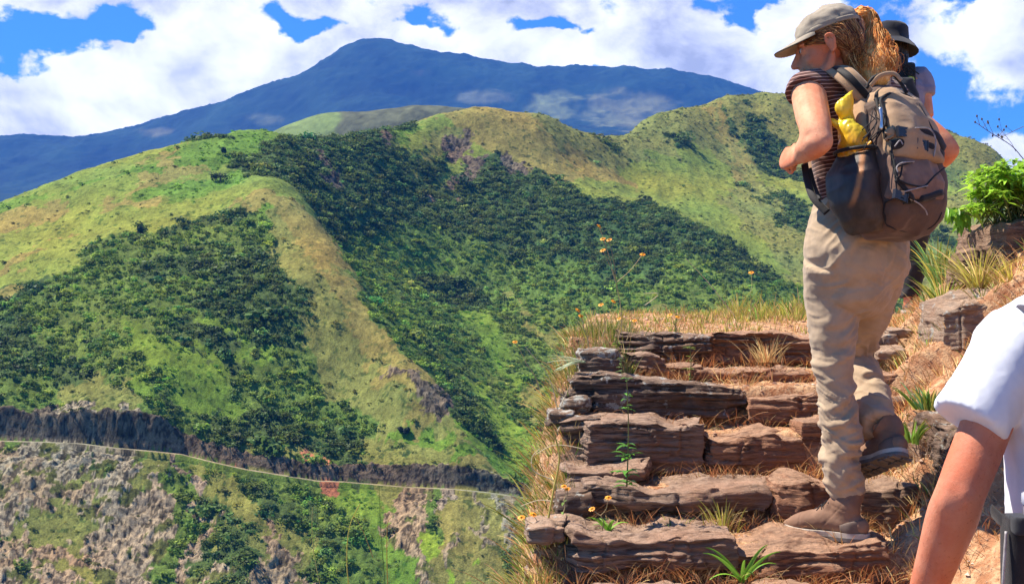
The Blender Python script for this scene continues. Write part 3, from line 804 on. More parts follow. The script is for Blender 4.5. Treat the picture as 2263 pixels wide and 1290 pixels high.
FS = [(-500, 330), (-200, 318), (0, 312), (90, 303), (145, 301), (168, 308), (210, 303), (300, 287), (380, 267), (420, 252), (460, 236), (510, 220), (550, 204), (600, 188), (645, 182), (700, 150), (730, 128), (760, 110), (800, 98), (850, 95), (900, 104), (945, 117), (960, 121), (1000, 124), (1070, 136), (1150, 144), (1230, 147), (1300, 148), (1400, 154), (1480, 154), (1550, 165), (1620, 185), (1680, 205), (1760, 240), (1900, 300), (2100, 400), (2500, 560)]
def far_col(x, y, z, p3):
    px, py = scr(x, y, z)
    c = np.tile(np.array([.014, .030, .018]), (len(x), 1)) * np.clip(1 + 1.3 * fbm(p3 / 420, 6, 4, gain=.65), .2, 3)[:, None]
    # sunlit patches painted in as lighter bare ground, in world metres
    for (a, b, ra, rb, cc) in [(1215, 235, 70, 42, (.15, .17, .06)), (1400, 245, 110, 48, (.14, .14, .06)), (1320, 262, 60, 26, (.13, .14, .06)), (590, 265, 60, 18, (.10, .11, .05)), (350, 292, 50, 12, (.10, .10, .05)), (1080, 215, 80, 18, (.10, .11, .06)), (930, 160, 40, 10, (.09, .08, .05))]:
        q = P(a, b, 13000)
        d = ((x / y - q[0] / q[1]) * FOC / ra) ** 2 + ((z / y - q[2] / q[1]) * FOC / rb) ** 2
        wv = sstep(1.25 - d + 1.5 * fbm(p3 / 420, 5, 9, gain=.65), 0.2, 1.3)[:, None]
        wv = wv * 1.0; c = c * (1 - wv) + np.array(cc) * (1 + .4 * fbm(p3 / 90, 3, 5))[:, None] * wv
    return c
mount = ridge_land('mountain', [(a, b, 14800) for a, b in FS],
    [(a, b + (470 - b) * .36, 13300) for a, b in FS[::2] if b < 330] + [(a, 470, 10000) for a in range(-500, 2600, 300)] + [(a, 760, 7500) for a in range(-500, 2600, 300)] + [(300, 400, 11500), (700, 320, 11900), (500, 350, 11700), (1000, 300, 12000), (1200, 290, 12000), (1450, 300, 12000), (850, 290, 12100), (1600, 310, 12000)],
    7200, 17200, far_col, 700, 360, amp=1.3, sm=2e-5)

HS = [(300, 420), (460, 350), (560, 308), (600, 294), (640, 276), (700, 257), (735, 250), (760, 253), (790, 259), (850, 252), (930, 240), (1000, 236), (1060, 246), (1130, 262), (1200, 290), (1300, 340), (1500, 400), (1900, 500)]
def foot_col(x, y, z, p3):
    px, py = scr(x, y, z)
    c = np.tile(np.array([.10, .105, .055]), (len(x), 1)) * (1 + .9 * fbm(p3 / 25, 5, 4, gain=.7))[:, None]
    wv = sstep(752 - px + 30 * fbm(p3 / 60, 3, 2), -12, 12)[:, None]  # left stays greener; the right part's duller colour paints in shade and haze
    g = np.array([.15, .20, .06]) * (1 + .7 * fbm(p3 / 20, 5, 14, gain=.7))[:, None]
    return c * (1 - wv) + g * wv
foot = ridge_land('foothill', [(a, b, 3300) for a, b in HS], [(a, 520, 2950) for a in range(-200, 2100, 200)] + [(700, 310, 3150), (900, 300, 3150), (600, 350, 3120), (780, 300, 3150)],
    2860, 3900, foot_col, 400, 160, amp=.32, seed=13, span=(-.4, .35))

# ================================================================== HAZE
def haze_box(x0, x1, y0, y1, z0, z1):
    v = np.array([[x, y, z] for x in (x0, x1) for y in (y0, y1) for z in (z0, z1)], float)
    f = np.array([[0, 1, 3, 2], [4, 6, 7, 5], [0, 4, 5, 1], [2, 3, 7, 6], [0, 2, 6, 4], [1, 5, 7, 3]])
    me = raw_mesh('haze', v, f, smooth=False)
    m = bpy.data.materials.new('haze'); m.use_nodes = True
    t = NT(m.node_tree); t.n.clear()
    pv = t.new('ShaderNodeVolumePrincipled')
    pv.inputs['Color'].default_value = (0.06, 0.29, 1.0, 1)
    pv.inputs['Density'].default_value = HAZE_D
    pv.inputs['Anisotropy'].default_value = 0.0
    out = t.new('ShaderNodeOutputMaterial'); t.l.new(pv.outputs[0], out.inputs['Volume'])
    o = obj('haze', me, m); tag(o, 'thin blue haze filling the valley air', 'haze', kind='stuff'); return o
HAZE_D = 3.3e-5
_zmin = min(Z.min(), -400)
for o_ in (hill, mount, foot):
    vv_ = np.empty(len(o_.data.vertices) * 3, np.float32); o_.data.vertices.foreach_get('co', vv_); vv_ = vv_.reshape(-1, 3)
    _zmin = min(_zmin, vv_[:, 2].min() + o_.location.z)
_zmax = 3700.0
haze_box(-11500, 11500, -120, 17900, _zmin - 1, _zmax)
# ================================================================== NEAR GROUND
ST_Y = [-9, .5, 1.3, 2.0, 2.7, 3.38, 3.87, 4.27, 4.66, 5.00, 5.32, 5.62]
ST_Z = [0, .0, .14, .29, .46, .64, .76, .855, .985, 1.145, 1.30, 1.36]     # tread height in front of the k-th riser
def stair_z(y):
    z = np.zeros_like(y)
    tops = [0, .0, .14, .29, .46, .64, .76, .865, .985, 1.15, 1.315, 1.365, 1.51]
    for k in range(1, len(ST_Y)):
        z = z + (tops[k + 1] - tops[k]) * sstep(y, ST_Y[k] - .0, ST_Y[k] + .10)
    z = z + .10 * sstep(y, 5.7, 7.2)
    z = z - .045 * np.clip(y - 7.9, 0, None) ** 1.3
    return z
XL = ([-9, 0, 2, 3, 3.5, 3.87, 4.6, 5.0, 5.6, 6.5, 7.5, 9, 13], [-1.2, -1.0, -.7, -.25, .0, .09, .17, .19, .26, .36, .6, 1.0, 1.2])
XR = ([-9, 0, 2, 3, 3.87, 4.27, 5.0, 5.5, 6.5, 7.5, 9, 13], [2.6, 2.4, 2.0, 1.65, 1.26, 1.34, 1.52, 1.66, 2.1, 2.75, 3.6, 4.5])
def ground_z(x, y, detail=True):
    x = np.asarray(x, float); y = np.asarray(y, float)
    p = np.stack([x, y, 0 * x], -1)
    n1 = fbm(p * 1.7, 3, 201); n2 = fbm(p * 9, 4, 205); n3 = fbm(p * 34, 3, 207)
    xl = np.interp(y, *XL) + n1 * .05; xr = np.interp(y, *XR) + n1 * .08
    yw = y + n1 * .05
    z = stair_z(yw)
    dl = np.clip(xl - x, 0, None); dr = np.clip(x - xr, 0, None)
    z = z - 3.6 * dl - 2.5 * np.clip(dl - .12, 0, None)
    bank = np.minimum(.85 * dr, .62 + .22 * dr) * sstep(8.6 - y + 0 * x, 0, 1.6)
    z = z + bank * (1 + .25 * n1)
    if detail:
        z = z + n2 * (.016 + .03 * sstep(dr, 0, .3) + .05 * sstep(dl, 0, .2)) + n3 * .006
    return np.maximum(z, -24 + 0 * x)
def gz(x, y): return float(ground_z(np.array([x]), np.array([y]))[0])

gx = np.concatenate([np.linspace(-14, -.7, 50)[:-1], np.linspace(-.7, 2.9, 330), np.linspace(2.9, 9, 40)[1:]])
gy = np.concatenate([np.linspace(-9, 3.0, 90)[:-1], np.linspace(3.0, 8.0, 420), np.linspace(8, 13, 50)[1:]])
GX, GY = np.meshgrid(gx, gy)
GZ = ground_z(GX.ravel(), GY.ravel())
gi_ = np.arange(GX.size).reshape(GX.shape)
gq = np.stack([gi_[:-1, :-1].ravel(), gi_[:-1, 1:].ravel(), gi_[1:, 1:].ravel(), gi_[1:, :-1].ravel()], -1)
me = raw_mesh('ground', np.stack([GX.ravel(), GY.ravel(), GZ], -1), gq)
_xl = np.interp(GY.ravel(), *XL); _xr = np.interp(GY.ravel(), *XR)
veg = sstep(_xl - GX.ravel(), .10, .45) + sstep(GX.ravel() - _xr, .7, 1.6) * .8 + sstep(GY.ravel(), 8.0, 9.0)
veg = np.clip(veg, 0, 1) * sstep(fbm(np.stack([GX.ravel() * 5, GY.ravel() * 5, GZ * 5], -1), 4, 301), -.35, .25)
ffloat(me, 'veg', veg)
m, t, b = new_mat('dry_earth')
g = t.new('ShaderNodeNewGeometry').outputs['Position']
a = t.noise(g, 2.2, 5, .62); c = t.noise(g, 22, 6, .7); d = t.noise(g, 90, 4, .7)
base_ = t.mix(t.smooth(a, .35, .65), (.34, .135, .06), (.48, .245, .125))
base_ = t.mix(t.smooth(c, .42, .62), base_, (.60, .37, .20))
base_ = t.mix(t.smooth(d, .58, .7), base_, (.12, .06, .04))
va = t.new('ShaderNodeAttribute', attribute_name='veg').outputs['Fac']
base_ = t.mix(va, base_, t.mix(t.smooth(c, .4, .6), (.13, .15, .04), (.30, .26, .09)))
t.put(b.inputs['Base Color'], base_)
b.inputs['Roughness'].default_value = .95; b.inputs['Specular IOR Level'].default_value = .12
h = t.math('ADD', t.math('MULTIPLY', c, 1.0), t.math('MULTIPLY', d, .5))
t.put(b.inputs['Normal'], t.bump(h, .9, .02))
MEARTH = m
ground = obj('ground', me, m); tag(ground, kind='structure')

# ---- stones -----------------------------------------------------------------
def stone_mat(name, c1, c2, c3, band=55, lichen=.0, dust=.55):
    """schist: bands along the bedding, dusty tops, some pale lichen"""
    m, t, b = new_mat(name)
    tc = t.new('ShaderNodeTexCoord').outputs['Object']
    wv = t.noise(tc, 5, 4, .6)
    vec = t.mapping(tc, scale=(1, 1, 9))
    n = t.noise(vec, 9, 8, .74, .8)
    n2 = t.noise(tc, 3.2, 4, .6)
    col = t.mix(t.smooth(n, .40, .58), c2, c1)
    col = t.mix(t.smooth(n2, .45, .7), col, c3)
    gn = t.new('ShaderNodeNewGeometry')
    sp = t.new('ShaderNodeSeparateXYZ'); t.l.new(gn.outputs['Normal'], sp.inputs[0])
    du = t.math('MULTIPLY', t.smooth(t.math('ADD', sp.outputs[2], t.math('MULTIPLY', t.math('SUBTRACT', wv, .5), .9)), .55, .95), dust)
    col = t.mix(du, col, (.54, .335, .205))
    if lichen:
        ln = t.noise(tc, 17, 6, .7)
        lm = t.math('MULTIPLY', t.smooth(ln, .60 - .12 * lichen, .64 - .1 * lichen), 1.0)
        col = t.mix(lm, col, (.50, .47, .40))
    t.put(b.inputs['Base Color'], col)
    b.inputs['Roughness'].default_value = .85; b.inputs['Specular IOR Level'].default_value = .25
    fine_ = t.noise(t.mapping(tc, scale=(1, 1, 5)), 38, 6, .72)
    h = t.math('ADD', t.math('MULTIPLY', n, 1.0), t.math('MULTIPLY', fine_, .5))
    t.put(b.inputs['Normal'], t.bump(h, 1.0, .030))
    return m
MS_RED = stone_mat('red_schist', (.48, .235, .13), (.19, .085, .05), (.40, .18, .10))
MS_GREY = stone_mat('grey_schist', (.44, .30, .215), (.14, .08, .055), (.38, .20, .125), dust=.35)
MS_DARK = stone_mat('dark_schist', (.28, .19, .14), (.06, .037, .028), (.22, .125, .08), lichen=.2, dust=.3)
MS_LICH = stone_mat('lichen_schist', (.30, .20, .14), (.11, .07, .05), (.24, .15, .10), lichen=.9, dust=.2)
MS_BLD = stone_mat('boulder_stone', (.38, .24, .155), (.19, .11, .07), (.32, .17, .10), lichen=.0, dust=.35)
MS_PALE = stone_mat('pale_rock', (.48, .34, .24), (.28, .18, .12), (.44, .26, .17), lichen=.2, dust=.5)

def stone_mesh(x0, x1, y0, y1, z0, z1, seed, lay=1.0, rnd=.25, n=44, tilt=(0, 0), nx=None, taper=.0):
    hx, hy, hz = (x1 - x0) / 2, (y1 - y0) / 2, (z1 - z0) / 2
    c = np.array([(x0 + x1) / 2, (y0 + y1) / 2, (z0 + z1) / 2])
    big = max(hx, hy, hz)
    N = [max(8, int(n * h / big)) for h in (hx, hy, hz)]
    VV, FF, o = [], [], 0
    for ax in range(3):
        u, v_ = [k for k in range(3) if k != ax]
        for sgn in (-1, 1):
            gu, gv = np.meshgrid(np.linspace(-1, 1, N[u] + 1), np.linspace(-1, 1, N[v_] + 1))
            p = np.zeros((gu.size, 3)); p[:, u] = gu.ravel(); p[:, v_] = gv.ravel(); p[:, ax] = sgn
            i = np.arange(gu.size).reshape(gu.shape)
            q = np.stack([i[:-1, :-1].ravel(), i[:-1, 1:].ravel(), i[1:, 1:].ravel(), i[1:, :-1].ravel()], -1)
            if (sgn > 0) == (ax == 1): q = q[:, ::-1]
            VV.append(p); FF.append(q + o); o += len(p)
    v = np.vstack(VV); f = np.vstack(FF)
    # weld the shared rims
    key = np.round(v * 1e5).astype(np.int64); _, first, inv = np.unique(key, axis=0, return_index=True, return_inverse=True)
    inv = inv.ravel(); v = v[first]; f = inv[f]
    sph = v / (np.linalg.norm(v, axis=1)[:, None]) * 1.25
    dirn = v / np.linalg.norm(v, axis=1)[:, None]
    v = v * (1 - rnd) + sph * rnd
    v = v * np.array([hx, hy, hz])
    r = np.random.default_rng(seed); off = r.uniform(-50, 50, 3)
    # cut corners, uneven plan and thickness
    w3 = fbm(v * np.array([3.2, 3.2, 1.5]) + off, 3, seed)
    v[:, 0] += w3 * .13 * min(hx, .25) * 1.6; 
    v[:, 1] += fbm(v * np.array([5., 2, 1.]) + off + 9, 3, seed + 1) * .16 * min(hy, .22) * 1.6
    th = fbm(np.stack([v[:, 0] * 3.5, v[:, 1] * 3.5, 0 * v[:, 0]], -1) + off, 3, seed + 2)
    v[:, 2] += th * hz * .42 * (v[:, 2] / hz > -.2) + fbm(np.stack([v[:, 0] * 4.5, 0 * v[:, 0], 0 * v[:, 0]], -1) + off * 2, 3, seed + 12) * .040 * min(1, hx / .12) * sstep(v[:, 2] / hz, -.6, .6)
    v[:, 2] *= 1 - taper * v[:, 0] / hx
    # bedding: each thin layer sticks out or is worn back by its own amount
    warp = fbm(v * 4 + off, 2, seed + 3) * .012
    lz = (v[:, 2] + warp + v[:, 0] * tilt[0] * .5)
    L = vnoise(np.stack([v[:, 0] * 2.2 + off[0], v[:, 1] * 2.2, lz * 62], -1), seed + 4) * .6 + vnoise(np.stack([v[:, 0] * 6 + off[0], v[:, 1] * 6, lz * 150], -1), seed + 5) * .4
    side = 1 - sstep(np.abs(dirn[:, 2]), .75, .98)
    out = dirn * np.array([1, 1, 0]); out /= np.linalg.norm(out, axis=1)[:, None] + 1e-6
    v += out * (L * .026 * lay * side)[:, None]
    v += dirn * (fbm(v * 13 + off, 4, seed + 6) * .018 + ridged(v * 6 + off, 3, seed + 7) * .014)[:, None]
    cr = np.abs(fbm(v * np.array([5, 5, 2.]) + off + 30, 3, seed + 8))
    v -= dirn * (.011 * np.exp(-(cr / .025) ** 2) * side)[:, None]
    a, bb = tilt
    v[:, 2] += v[:, 0] * a + v[:, 1] * bb
    return raw_mesh('stone', v + c, f)

stairs = empty('stone_stairway', (0.75, 3.9, .7), 'rough stairway of reddish brown flagstones climbing the earth slope', 'stairs')
def by_px(pl, pr, rt, rb, Y, depth):
    """extent of a stone whose front face covers those pixels at distance Y"""
    a, bq = P(pl, rt, Y), P(pr, rb, Y)
    return a[0], bq[0], Y, Y + depth, bq[2], a[2]
def step_stone(px0, px1, rt, rb, Y, depth, mat, seed, **k):
    e = by_px(px0, px1, rt, rb, Y, depth)
    return obj('step_stone', stone_mesh(*e, seed, **k), mat, stairs)
step_stone(1266, 1632, 1192, 1262, 3.84, .44, MS_GREY, 1, lay=1.3, n=110, taper=.1)
step_stone(1610, 1968, 1205, 1305, 3.84, .46, MS_RED, 2, lay=1.6, n=110, tilt=(.03, 0))
step_stone(1290, 1722, 1083, 1126, 4.24, .42, MS_GREY, 3, lay=1.0, n=120, tilt=(-.02, 0))
step_stone(1330, 1480, 1140, 1176, 4.30, .2, MS_DARK, 31, lay=1.0, n=60)
step_stone(1520, 1720, 1120, 1178, 4.33, .2, MS_RED, 32, lay=1.0, n=60)
step_stone(1716, 1856, 1068, 1160, 4.22, .30, MS_RED, 4, lay=.3, rnd=.55, n=60)
step_stone(1246, 1436, 1040, 1064, 4.42, .34, MS_GREY, 5, lay=.8, n=80, tilt=(.02, 0))
step_stone(1270, 1400, 1066, 1090, 4.46, .26, MS_DARK, 51, lay=.8, n=50)
step_stone(1306, 1545, 945, 1052, 4.62, .36, MS_GREY, 6, lay=1.2, n=90, tilt=(-.06, 0.02), rnd=.15)
step_stone(1556, 1784, 953, 1062, 4.64, .36, MS_RED, 7, lay=.5, rnd=.42, n=80)
step_stone(1776, 1960, 945, 1050, 4.70, .3, MS_RED, 8, lay=.7, n=60)
step_stone(1238, 1322, 930, 984, 4.74, .24, MS_DARK, 9, lay=.9, n=50, tilt=(.1, 0))
step_stone(1216, 1262, 912, 936, 4.80, .2, MS_LICH, 10, lay=.9, n=40, tilt=(.1, 0))
step_stone(1252, 1655, 848, 926, 4.98, .36, MS_DARK, 11, lay=2.0, n=130, taper=.25)
step_stone(1244, 1300, 872, 914, 4.95, .2, MS_LICH, 12, lay=1.0, n=40, rnd=.5)
step_stone(1656, 1812, 874, 950, 4.94, .34, MS_RED, 13, lay=.5, rnd=.4, n=60)
step_stone(1800, 1990, 880, 945, 5.00, .3, MS_RED, 14, lay=1, n=60)
step_stone(1278, 1372, 790, 846, 5.14, .28, MS_DARK, 15, lay=.6, n=60, rnd=.2)
step_stone(1282, 1362, 778, 796, 5.16, .24, MS_LICH, 16, lay=.8, n=50, rnd=.5)
step_stone(1365, 1470, 782, 822, 5.34, .26, MS_GREY, 17, lay=1.2, n=50, tilt=(-.22, 0))
step_stone(1440, 1560, 806, 840, 5.30, .2, MS_RED, 18, lay=1.2, n=50, tilt=(-.1, 0))
step_stone(1535, 1800, 820, 858, 5.28, .34, MS_RED, 19, lay=1.1, n=80)
step_stone(1366, 1572, 738, 806, 5.60, .36, MS_DARK, 20, lay=2.2, n=100, tilt=(0.01, 0))
step_stone(1550, 1800, 738, 812, 5.61, .36, MS_RED, 21, lay=2.0, n=100, tilt=(.0, 0))
step_stone(1790, 1945, 745, 815, 5.66, .3, MS_RED, 22, lay=1.6, n=60)
# steps below the picture's lower edge
for k, (yf, zt) in enumerate([(3.36, .775), (2.68, .655), (1.98, .475), (1.28, .30)]):
    for j, (xa, xb) in enumerate([(-.02, .62), (.64, 1.3)]):
        if yf < 3: xa, xb = xa * 1.2 - .35, xb * 1.15 - .2
        obj('step_stone', stone_mesh(xa, xb, yf, yf + .42, zt - .14, zt, 60 + 3 * k + j, lay=1.1, n=60), (MS_GREY, MS_RED)[(k + j) % 2], stairs)

def rock(name, label, cat, px0, px1, rt, rb, Y, depth, mat, seed, group=None, **k):
    e = by_px(px0, px1, rt, rb, Y, depth)
    if px0 > 1900: e = ((px0 - CX) / FOC * (Y + depth * .75),) + e[1:]
    if e[1] - e[0] < .12: e = (e[0], e[0] + .12) + e[2:]
    o = obj(name, stone_mesh(*e, seed, **k), mat); tag(o, label, cat, group); return o
GB = 'boulders in the bank beside the steps'
rock('boulder', 'large grey brown boulder jutting from the bank under the leafy green bush', 'boulder', 2135, 2420, 482, 640, 5.35, .6, MS_BLD, 80, GB, lay=.5, rnd=.45, n=90)
rock('boulder', 'narrow brown rock standing in the dry grass below the boulder under the bush', 'boulder', 2102, 2160, 545, 665, 5.5, .2, MS_BLD, 81, GB, lay=.5, rnd=.4, n=50)
rock('boulder', 'slanted pinkish grey slab in the dry grass left of the white T-shirt sleeve', 'boulder', 2040, 2215, 655, 800, 5.05, .4, MS_PALE, 82, GB, lay=.4, rnd=.35, n=80, tilt=(.35, .1))
rock('boulder', 'brown rock just right of the raised boot', 'boulder', 1985, 2130, 962, 1110, 4.42, .4, MS_BLD, 83, GB, lay=.5, rnd=.45, n=80)
rock('boulder', 'big boulder darkened for shade between the sunburnt arm and the waist pouch', 'boulder', 2012, 2380, 950, 1225, 4.20, .6, MS_DARK, 84, GB, lay=.5, rnd=.35, n=90)  # dark stone colour paints in the shade that lies behind the arm
rock('boulder', 'brown block in the boot shadow at the right end of the lowest visible step', 'boulder', 1900, 2040, 1075, 1200, 4.22, .34, MS_BLD, 85, GB, lay=.6, rnd=.3, n=70)
rock('flat_stone', 'thin pale slab lying slantwise on the bank above the raised boot', 'stone', 1925, 2048, 876, 893, 5.0, .3, MS_PALE, 86, None, lay=.4, n=60, tilt=(.22, 0))
LR = 'loose broken stones beside the top of the steps'
for k, (a0, a1, r0, r1, lb) in enumerate([(1905, 1955, 742, 760, 'pale flat loose stone topmost of the rubble right of the trouser leg'), (1898, 1935, 765, 785, 'small broken loose stone lowest in the rubble by the trouser leg'), (1925, 1975, 770, 790, 'angular pale loose stone right of the lowest one in the rubble'),
                               (1945, 1990, 725, 742, 'thin loose stone near the second hiker boots above the rubble'), (1925, 1985, 820, 850, 'reddish loose block half buried below the rubble right of the trouser leg')]):
    rock('loose_stone', lb, 'stone', a0, a1, r0, r1, 5.5 - .1 * k + (.3 if k == 3 else 0), .14, MS_PALE if k != 4 else MS_RED, 90 + k, LR, lay=.5, n=30, rnd=.25, tilt=(.1 * (-1) ** k, .1))
for k, (a0, a1, r0, r1, lb) in enumerate([(1168, 1238, 1160, 1200, 'pale rubble stone under the weeds left of the lowest slab'), (1215, 1262, 1215, 1285, 'pink earth-stained rubble stone against the left end of the lowest slab'), (1175, 1225, 1240, 1290, 'grey rubble stone at the bottom edge under the weeds'), (1232, 1290, 1095, 1140, 'dark rubble stone in the shade left of the second lowest slab')]):
    rock('rubble_stone', lb, 'stone', a0, a1, r0, r1, 3.86 + .12 * k, .22, MS_PALE if k < 3 else MS_DARK, 97 + k, 'rubble at the broken left edge of the steps', lay=.6, n=30, rnd=.4)
# gravel and crumbs of stone on the treads (uncountable)
def gravel():
    V, F, o = [], [], 0
    r = np.random.default_rng(4)
    n = 9000
    x = r.uniform(0, 2.6, n); y = r.uniform(3.6, 7.6, n)
    xl = np.interp(y, *XL); xr = np.interp(y, *XR)
    k = (x > xl) & (x < xr + .7)
    x, y = x[k], y[k]; z = ground_z(x, y)
    ico_v = np.array([[1, 0, 0], [-1, 0, 0], [0, 1, 0], [0, -1, 0], [0, 0, 1], [0, 0, -1]], float)
    ico_f = np.array([[0, 2, 4], [2, 1, 4], [1, 3, 4], [3, 0, 4], [2, 0, 5], [1, 2, 5], [3, 1, 5], [0, 3, 5]])
    for a, b_, c_ in zip(x, y, z):
        s = min(r.lognormal(-5.6, .55), .012)
        q = ico_v * r.uniform(.6, 1.2, (6, 1)) * s * np.array([1.3, 1.3, .7])
        th = r.uniform(0, 6.28); q = q @ np.array([[math.cos(th), -math.sin(th), 0], [math.sin(th), math.cos(th), 0], [0, 0, 1]])
        V.append(q + [a, b_, c_ + s * .2]); F.append(ico_f + o); o += 6
    me = raw_mesh('gravel', np.vstack(V), np.vstack(F), smooth=False)
    m, t, b = new_mat('gravel')
    rn = t.new('ShaderNodeNewGeometry').outputs['Random Per Island']
    t.put(b.inputs['Base Color'], t.ramp(rn, [(0, (.18, .09, .06)), (.5, (.42, .25, .16)), (1, (.56, .42, .30))]))
    b.inputs['Roughness'].default_value = .9
    g = obj('gravel', me, m); tag(g, 'crumbs of stone and grit strewn over the earthen treads', 'gravel', kind='stuff')
gravel()
# ================================================================== PEOPLE
def A3(*a): return np.array(a, float)
def unit(v): v = np.asarray(v, float); return v / (np.linalg.norm(v) + 1e-12)

def hand_parts(wr, d, n, s, curl=1.0, k=1.0, spread=0.0, thumb=1.0):
    """palm, four fingers of unequal length and a thumb. d wrist->knuckles, n palm side, s thumb side"""
    d, n, s = unit(d), unit(n), unit(s)
    out = []
    kn = wr + d * .088 * k
    out.append(tube([wr - d * .02, wr + d * .03 * k, kn], [(.027 * k, .019 * k), (.038 * k, .018 * k), (.040 * k, .014 * k)], 14, ref=s, round_ends=True))
    out.append(blob(wr + d * .035 * k + s * .022 * k + n * .010 * k, A3(.018, .018, .022) * k))
    for i, (o, L, r) in enumerate([(.031, .078, .0088), (.011, .088, .0092), (-.010, .082, .0088), (-.029, .064, .0078)]):
        p = kn + s * o * k - d * (.004 if i in (0, 3) else 0) * k
        a = 0.0; pts = [p - d * .02 * k, p]; rr = [r * k, r * k * 1.05]
        dd = unit(d + s * spread * o / .03)
        for seg, fr in enumerate((.45, .31, .24)):
            a += curl * (1.15, 1.35, .85)[seg] * (1 + .06 * i)
            v = dd * math.cos(a) + n * math.sin(a)
            p = p + v * L * fr * k; pts.append(p); rr.append(r * k * (1 - .09 * (seg + 1)))
        out.append(tube(pts, rr, 10, n=16, ref=s, round_ends=True))
    p = wr + d * .022 * k + s * .026 * k
    q = p + unit(s * .9 + d * .75 + n * .35) * .036 * k
    q2 = q + unit(d * .8 + s * .15 * (1 - curl) + n * .75 * thumb * curl + n * .2) * .030 * k
    q3 = q2 + unit(d * .45 - s * .75 * curl + n * .6 * curl + s * .3 * (1 - curl)) * .026 * k
    out.append(tube([p - d * .01, p, q, q2, q3], [A3(.013, .013) * k, A3(.013, .013) * k, A3(.0105, .0105) * k, A3(.0098, .0098) * k, A3(.0078, .0078) * k], 10, n=16, ref=n, round_ends=True))
    return out

def frame(o, fwd, up=(0, 0, 1), k=1.0):
    """local (x forward, y left, z up) to world"""
    f = unit(fwd); l = unit(np.cross(up, f)); u = np.cross(f, l)
    M = np.stack([f, l, u], 1)
    return lambda p: (np.atleast_2d(p) * k) @ M.T + o
def head_parts(T, female=True, k=1.0):
    pb = []
    def bl(c, r, seg=18):
        v, f = blob((0, 0, 0), r, seg=seg); pb.append((T(v + A3(*c)), f))
    def tb(pts, rad, **kw):
        v, f = tube(pts, rad, kw.pop('seg', 10), **kw); pb.append((T(v), f))
    bl((-.012, 0, .035), (.098, .076, .088), 26)
    bl((.030, 0, .030), (.062, .064, .058), 22)
    bl((.040, 0, -.030), (.058, .056, .068), 22)
    bl((.022, 0, -.062), (.060, .050, .045), 20)
    for s in (-1, 1):
        bl((.062, .034 * s, -.034), (.026, .022, .020))
        tb([(-.005, .060 * s, -.040), (.010, .055 * s, -.072), (.050, .033 * s, -.100), (.082, .008 * s, -.108)], [.013, .017, .017, .014], round_ends=True)
        # ear: shell, rim and lobe
        v, f = blob((0, 0, 0), (.017, .006, .029)); v = v @ np.array(Matrix.Rotation(.18, 3, 'Y')).T; pb.append((T(v + A3(-.008, .080 * s, -.008)), f))
        tb([(.006, .078 * s, -.010), (.010, .083 * s, .010), (.002, .088 * s, .024), (-.014, .090 * s, .022), (-.022, .090 * s, .004), (-.016, .086 * s, -.018), (-.006, .082 * s, -.034)], [.0036, .0040, .0044, .0046, .0044, .0042, .0062], n=30, seg=8, round_ends=True)
        tb([(.000, .084 * s, -.018), (-.008, .087 * s, -.004), (-.007, .087 * s, .010)], [.0026, .003, .0026], n=12, seg=8, round_ends=True)
        bl((.103, .0125 * s, -.042), (.010, .0075, .007), 12)
        bl((.083, .033 * s, .019), (.012, .021, .007))
        bl((.081, .031 * s, -.001), (.0135, .015, .0105), 14)
    bl((.086, 0, .014), (.014, .018, .016))
    tb([(.092, 0, .018), (.103, 0, -.006), (.118, 0, -.030), (.121, 0, -.038)], [.0072, .0075, .0100, .0105], round_ends=True)
    bl((.113, 0, -.041), (.012, .009, .008))
    bl((.098, 0, -.036), (.016, .012, .012))
    bl((.090, 0, -.048), (.016, .018, .014))
    bl((.095, 0, -.055), (.010, .020, .014))
    bl((.1015, 0, -.0655), (.0085, .021, .0052), 14)
    bl((.0995, 0, -.0755), (.0085, .018, .0058), 14)
    bl((.088, 0, -.092), (.014, .022, .016))
    bl((.087, 0, -.104), (.016, .019, .014))
    return pb

SKIN = {}
def skin_mat(name, col, red, hair=False, freckle=0.0):
    m, t, b = new_mat(name)
    tc = t.new('ShaderNodeTexCoord').outputs['Object']
    n = t.noise(tc, 9, 4, .6); n2 = t.noise(tc, 130, 5, .7); n3 = t.noise(tc, 34, 4, .65)
    c = t.mix(t.smooth(n, .35, .68), col, red)
    c = t.mix(t.math('MULTIPLY', t.smooth(n3, .5, .75), .35), c, tuple(x * .8 for x in red))
    c = t.mix(t.math('MULTIPLY', t.smooth(n2, .56, .7), .4 + freckle), c, tuple(x * .62 for x in red))
    t.put(b.inputs['Base Color'], c)
    b.inputs['Roughness'].default_value = .62; b.inputs['Specular IOR Level'].default_value = .22
    b.inputs['Subsurface Weight'].default_value = .12
    b.inputs['Subsurface Radius'].default_value = (1.0, .35, .2); b.inputs['Subsurface Scale'].default_value = .008
    t.put(b.inputs['Normal'], t.bump(t.math('ADD', n2, t.math('MULTIPLY', t.noise(tc, 420, 2, .5), .5)), .5, .002))
    return m
MSK1 = skin_mat('skin_fair', (.74, .34, .19), (.66, .20, .095), freckle=.1)
MSK2 = skin_mat('skin_sunburnt', (.60, .235, .135), (.56, .155, .075), freckle=.2)
MSK3 = skin_mat('skin_tan', (.55, .28, .17), (.48, .20, .11))

